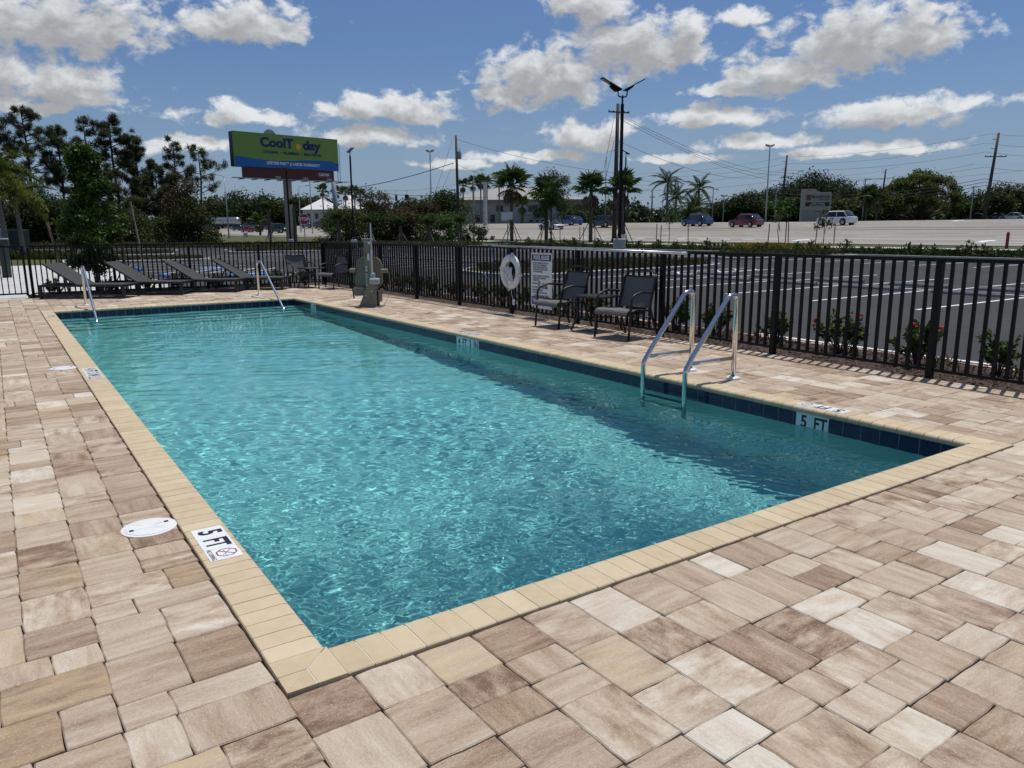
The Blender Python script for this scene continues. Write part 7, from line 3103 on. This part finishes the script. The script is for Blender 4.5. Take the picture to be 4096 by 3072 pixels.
def car(name, label, cat, loc, rz, paint, L_, W_, H_, belt, hood, cab, wr, bed=None, roof_rack=False, front_dark=False, group='vehicles on the highway'):
    """cab = x of windscreen foot, windscreen top, roof end, rear glass foot (fractions of length from the front)"""
    t = thing(name, label, cat, loc, rz, group)
    f = lambda u: L_ / 2 - L_ * u
    hw = W_ / 2
    cl = wr * .55

    def low(u, zt, w, zb=cl):
        return (f(u), [(-w * .93, zb), (-w, zb + .15), (-w, zt - .12), (-w * .90, zt), (w * .90, zt), (w, zt - .12), (w, zb + .15), (w * .93, zb)])
    tail = belt if bed is None else belt
    st = [low(0, hood * .72, hw * .78, cl + .08), low(.02, hood * .86, hw * .9), low(.08, hood * .95, hw * .98), low(cab[0], hood, hw), low(cab[0] + .03, belt, hw), low(cab[3], belt, hw), low(.96, belt * .98, hw * .97), low(1, belt * .9, hw * .88, cl + .1)]
    loft(st, 'body', M[paint], t)
    tw = hw * .80
    def up_(u, zt, w):
        return (f(u), [(-hw * .93, belt - .03), (-w, zt - .06), (-w * .88, zt), (w * .88, zt), (w, zt - .06), (hw * .93, belt - .03)])
    st = [up_(cab[0] - .005, belt + .03, hw * .9), up_(cab[1], H_ - .03, tw), up_((cab[1] + cab[2]) / 2, H_, tw), up_(cab[2], H_ - .03, tw), up_(cab[3], belt + .05, hw * .9)]
    loft(st, 'cabin_glass', M['glass'], t)
    # painted roof and pillars over the glass
    st = [(f(u), [(-tw * 1.02, z - .07), (-tw * .9, z + .012), (tw * .9, z + .012), (tw * 1.02, z - .07)]) for u, z in ((cab[1] - .005, H_ - .03), ((cab[1] + cab[2]) / 2, H_), (cab[2] + .005, H_ - .03))]
    loft(st, 'roof', M[paint], t)
    mid = (cab[0] * .35 + cab[3] * .65) if bed is None else None
    for s in (-1, 1):
        P = lambda u, v: Vector((f(u), s * (hw * .93 + (tw - hw * .93) * v + .012), belt - .03 + (H_ - .06 - belt) * v))
        for (u0, u1) in [((cab[1] * .45 + cab[2] * .55), (cab[1] * .45 + cab[2] * .55))] + ([(cab[3] - .02, cab[2])] if bed is None else [(cab[3], cab[2])]) + [(cab[0] + .01, cab[1])]:
            G().bar(P(u0, 0), P(u1, .97), .07, .025, (0, 1, 0)).build('pillar', M[paint], t)
        for u in ((.17, .81) if bed is None else (.16, .78)):
            c = (f(u), s * (hw - .02), wr)
            w = G().lathe(c, [(wr * .99, -.11), (wr, -.09), (wr, .09), (wr * .99, .11)], 18, 'y').build('wheel', M['tyre'], t, smooth='auto')
            G().lathe((c[0], c[1] + s * .112, c[2]), [(wr * .62, -.004), (wr * .62, .0), (wr * .2, .008)] if s > 0 else [(wr * .62, .004), (wr * .62, .0), (wr * .2, -.008)], 12, 'y').build('rim', M['rim'], w)
            G().lathe((c[0], s * (hw - .03), wr + .03), [(wr * 1.18, -.06), (wr * 1.18, .038)], 16, 'y').build('wheel_arch', M['tyre'], t)
        G().obox((f(.025), s * hw * .68, hood * .72), (.10, 0, 0), (0, .19, 0), (0, 0, .075)).build('headlight', M['led'], t)
        G().obox((f(.985), s * hw * .74, belt * .82), (.05, 0, 0), (0, .13, 0), (0, 0, .10)).build('tail_light', M['stop_red'], t)
        G().obox((f(cab[0] + .05), s * (hw + .09), belt + .03), (.06, 0, 0), (0, .09, 0), (0, 0, .07)).build('mirror', M[paint], t)
    G().obox((f(.004), 0, hood * .52), (.03, 0, 0), (0, hw * .62, 0), (0, 0, hood * .15)).build('grille', M['frame'], t)
    if roof_rack:
        for s in (-1, 1):
            G().bar((f(cab[1] + .05), s * tw * .8, H_ + .04), (f(cab[2] - .04), s * tw * .8, H_ + .04), .04).build('roof_rail', M['rim'], t)
    return t


for nm, c in (('red_paint', (0.34, 0.012, 0.018)), ('wine_paint', (0.16, 0.010, 0.014)), ('blue_paint_car', (0.012, 0.030, 0.20)), ('white_paint', (0.72, 0.73, 0.74)), ('black_paint', (0.010, 0.010, 0.012)), ('grey_paint', (0.09, 0.10, 0.115)), ('dark_green_paint2', (0.015, 0.028, 0.03)), ('teal_paint', (0.04, 0.07, 0.08))):
    M[nm] = car_paint(nm, c)
SUVC = (.24, .36, .80, .93)
SEDC = (.27, .42, .66, .84)
N_, S_ = PI / 2, -PI / 2


def onroad(px, py):
    q = hit(px, py, 40)
    q.z += .012
    return q


car('white_sedan', 'white two-door style sedan with a dark front, left of the leafy tree', 'car', onroad(2205, 918), S_, 'white_paint', 4.7, 1.85, 1.44, .88, .80, SEDC, .35)
car('blue_suv', 'dark blue car glimpsed behind the leafy staked tree', 'car', onroad(2285, 901), N_, 'blue_paint_car', 4.6, 1.85, 1.66, 1.02, .95, SUVC, .36)
car('black_offroader', 'boxy black off-roader behind the right fan palm stakes', 'car', onroad(2418, 910), N_, 'black_paint', 4.6, 1.88, 1.86, 1.12, 1.08, (.27, .30, .96, .985), .40)
car('blue_suv', 'bright blue SUV in front of the date palm', 'car', onroad(2787, 904), N_, 'blue_paint_car', 4.7, 1.88, 1.68, 1.03, .96, SUVC, .37, None, True)
car('red_suv', 'wine red SUV on the highway between sapling and date palm', 'car', onroad(2983, 909), N_, 'wine_paint', 4.6, 1.85, 1.66, 1.02, .95, SUVC, .36, None, True)
car('white_suv', 'white SUV passing in front of the church sign', 'car', onroad(3345, 901), N_, 'white_paint', 4.6, 1.86, 1.70, 1.03, .96, SUVC, .37, None, True)


def leftcar(px, py, d, *a, **k):
    q = at(px, d)
    q.z = float(along(px, py, d).z)
    return q


car('red_sedan', 'bright red sedan on the highway below the billboard', 'car', at(1000, 178), S_ + .45, 'red_paint', 4.6, 1.82, 1.42, .88, .80, SEDC, .34)
car('dark_suv', 'dark green-black SUV behind the red sedan', 'car', at(962, 200), S_ + .45, 'dark_green_paint2', 4.7, 1.9, 1.75, 1.06, 1.0, SUVC, .37)
car('grey_pickup', 'grey pickup truck in front of the silver tank end', 'pickup truck', at(1014, 212), S_ + .5, 'grey_paint', 5.6, 1.95, 1.85, 1.12, 1.08, (.27, .36, .54, .60), .40, True)
car('red_pickup', 'dark red SUV left of the black truck', 'car', at(1072, 195), S_ + .45, 'wine_paint', 4.8, 1.9, 1.78, 1.08, 1.02, SUVC, .38)
car('black_truck', 'large black off-road truck left of the billboard post', 'truck', at(1120, 163), S_ + .4, 'black_paint', 4.9, 2.0, 1.98, 1.18, 1.14, (.30, .36, .92, .96), .46, None, True)
car('teal_suv', 'grey-green SUV half hidden right of the stop sign', 'car', at(1292, 180), S_ + .3, 'teal_paint', 4.6, 1.86, 1.7, 1.03, .96, SUVC, .37)
car('white_van_car', 'pale car just right of the stop sign post', 'car', at(1238, 190), S_ + .3, 'grey_paint', 4.6, 1.86, 1.6, 1.03, .96, SUVC, .37)
car('parked_car', 'white car parked under the trees at the right edge', 'car', at(4050, 138), N_, 'white_paint', 4.6, 1.84, 1.46, .9, .82, SEDC, .34)
car('parked_car', 'pale car parked under the trees left of the right edge', 'car', at(3985, 145), N_, 'grey_paint', 4.6, 1.84, 1.46, .9, .82, SEDC, .34)
car('parked_car', 'dark car parked under the trees beside the slanting pole', 'car', at(3905, 146), N_, 'black_paint', 4.6, 1.84, 1.46, .9, .82, SEDC, .34)

q = at(905, 222)
tk = thing('tanker_truck', 'silver tanker truck at the edge of the pines', 'tanker truck', q, S_ + .55 + PI)
G().lathe((0, 0, 2.35), [(.15, -5.3), (.85, -5.2), (1.12, -4.9), (1.12, 4.9), (.85, 5.2), (.15, 5.3)], 20, 'x').build('tank', M['rim'], tk, smooth='auto')
for x in (-3.4, -1.1, 1.1, 3.4):
    G().lathe((x, 0, 2.35), [(1.15, -.05), (1.15, .05)], 20, 'x').build('tank_band', M['galv'], tk)
G().box(-5.2, -.5, 1.0, 7.6, .5, 1.22).build('chassis', M['frame'], tk)
G().box(-4.2, -.35, 3.47, 4.2, .35, 3.58).build('walkway', M['galv'], tk)
G().box(5.6, -1.2, .7, 7.9, 1.2, 3.1, .15).build('cab', M['black_paint'], tk)
G().box(7.905, -1.05, 1.9, 7.93, 1.05, 2.8).build('windscreen', M['glass'], tk)
for x in (-4.3, -3.1, 5.0, 3.9, 7.2):
    for s in (-1, 1):
        w = G().lathe((x, s * 1.0, .5), [(.5, -.16), (.52, -.1), (.52, .1), (.5, .16)], 16, 'y').build('wheel', M['tyre'], tk)
        G().lathe((x, s * 1.165, .5), [(.28, -.004), (.28, 0), (.1, .004)], 12, 'y').build('rim', M['rim'], w)
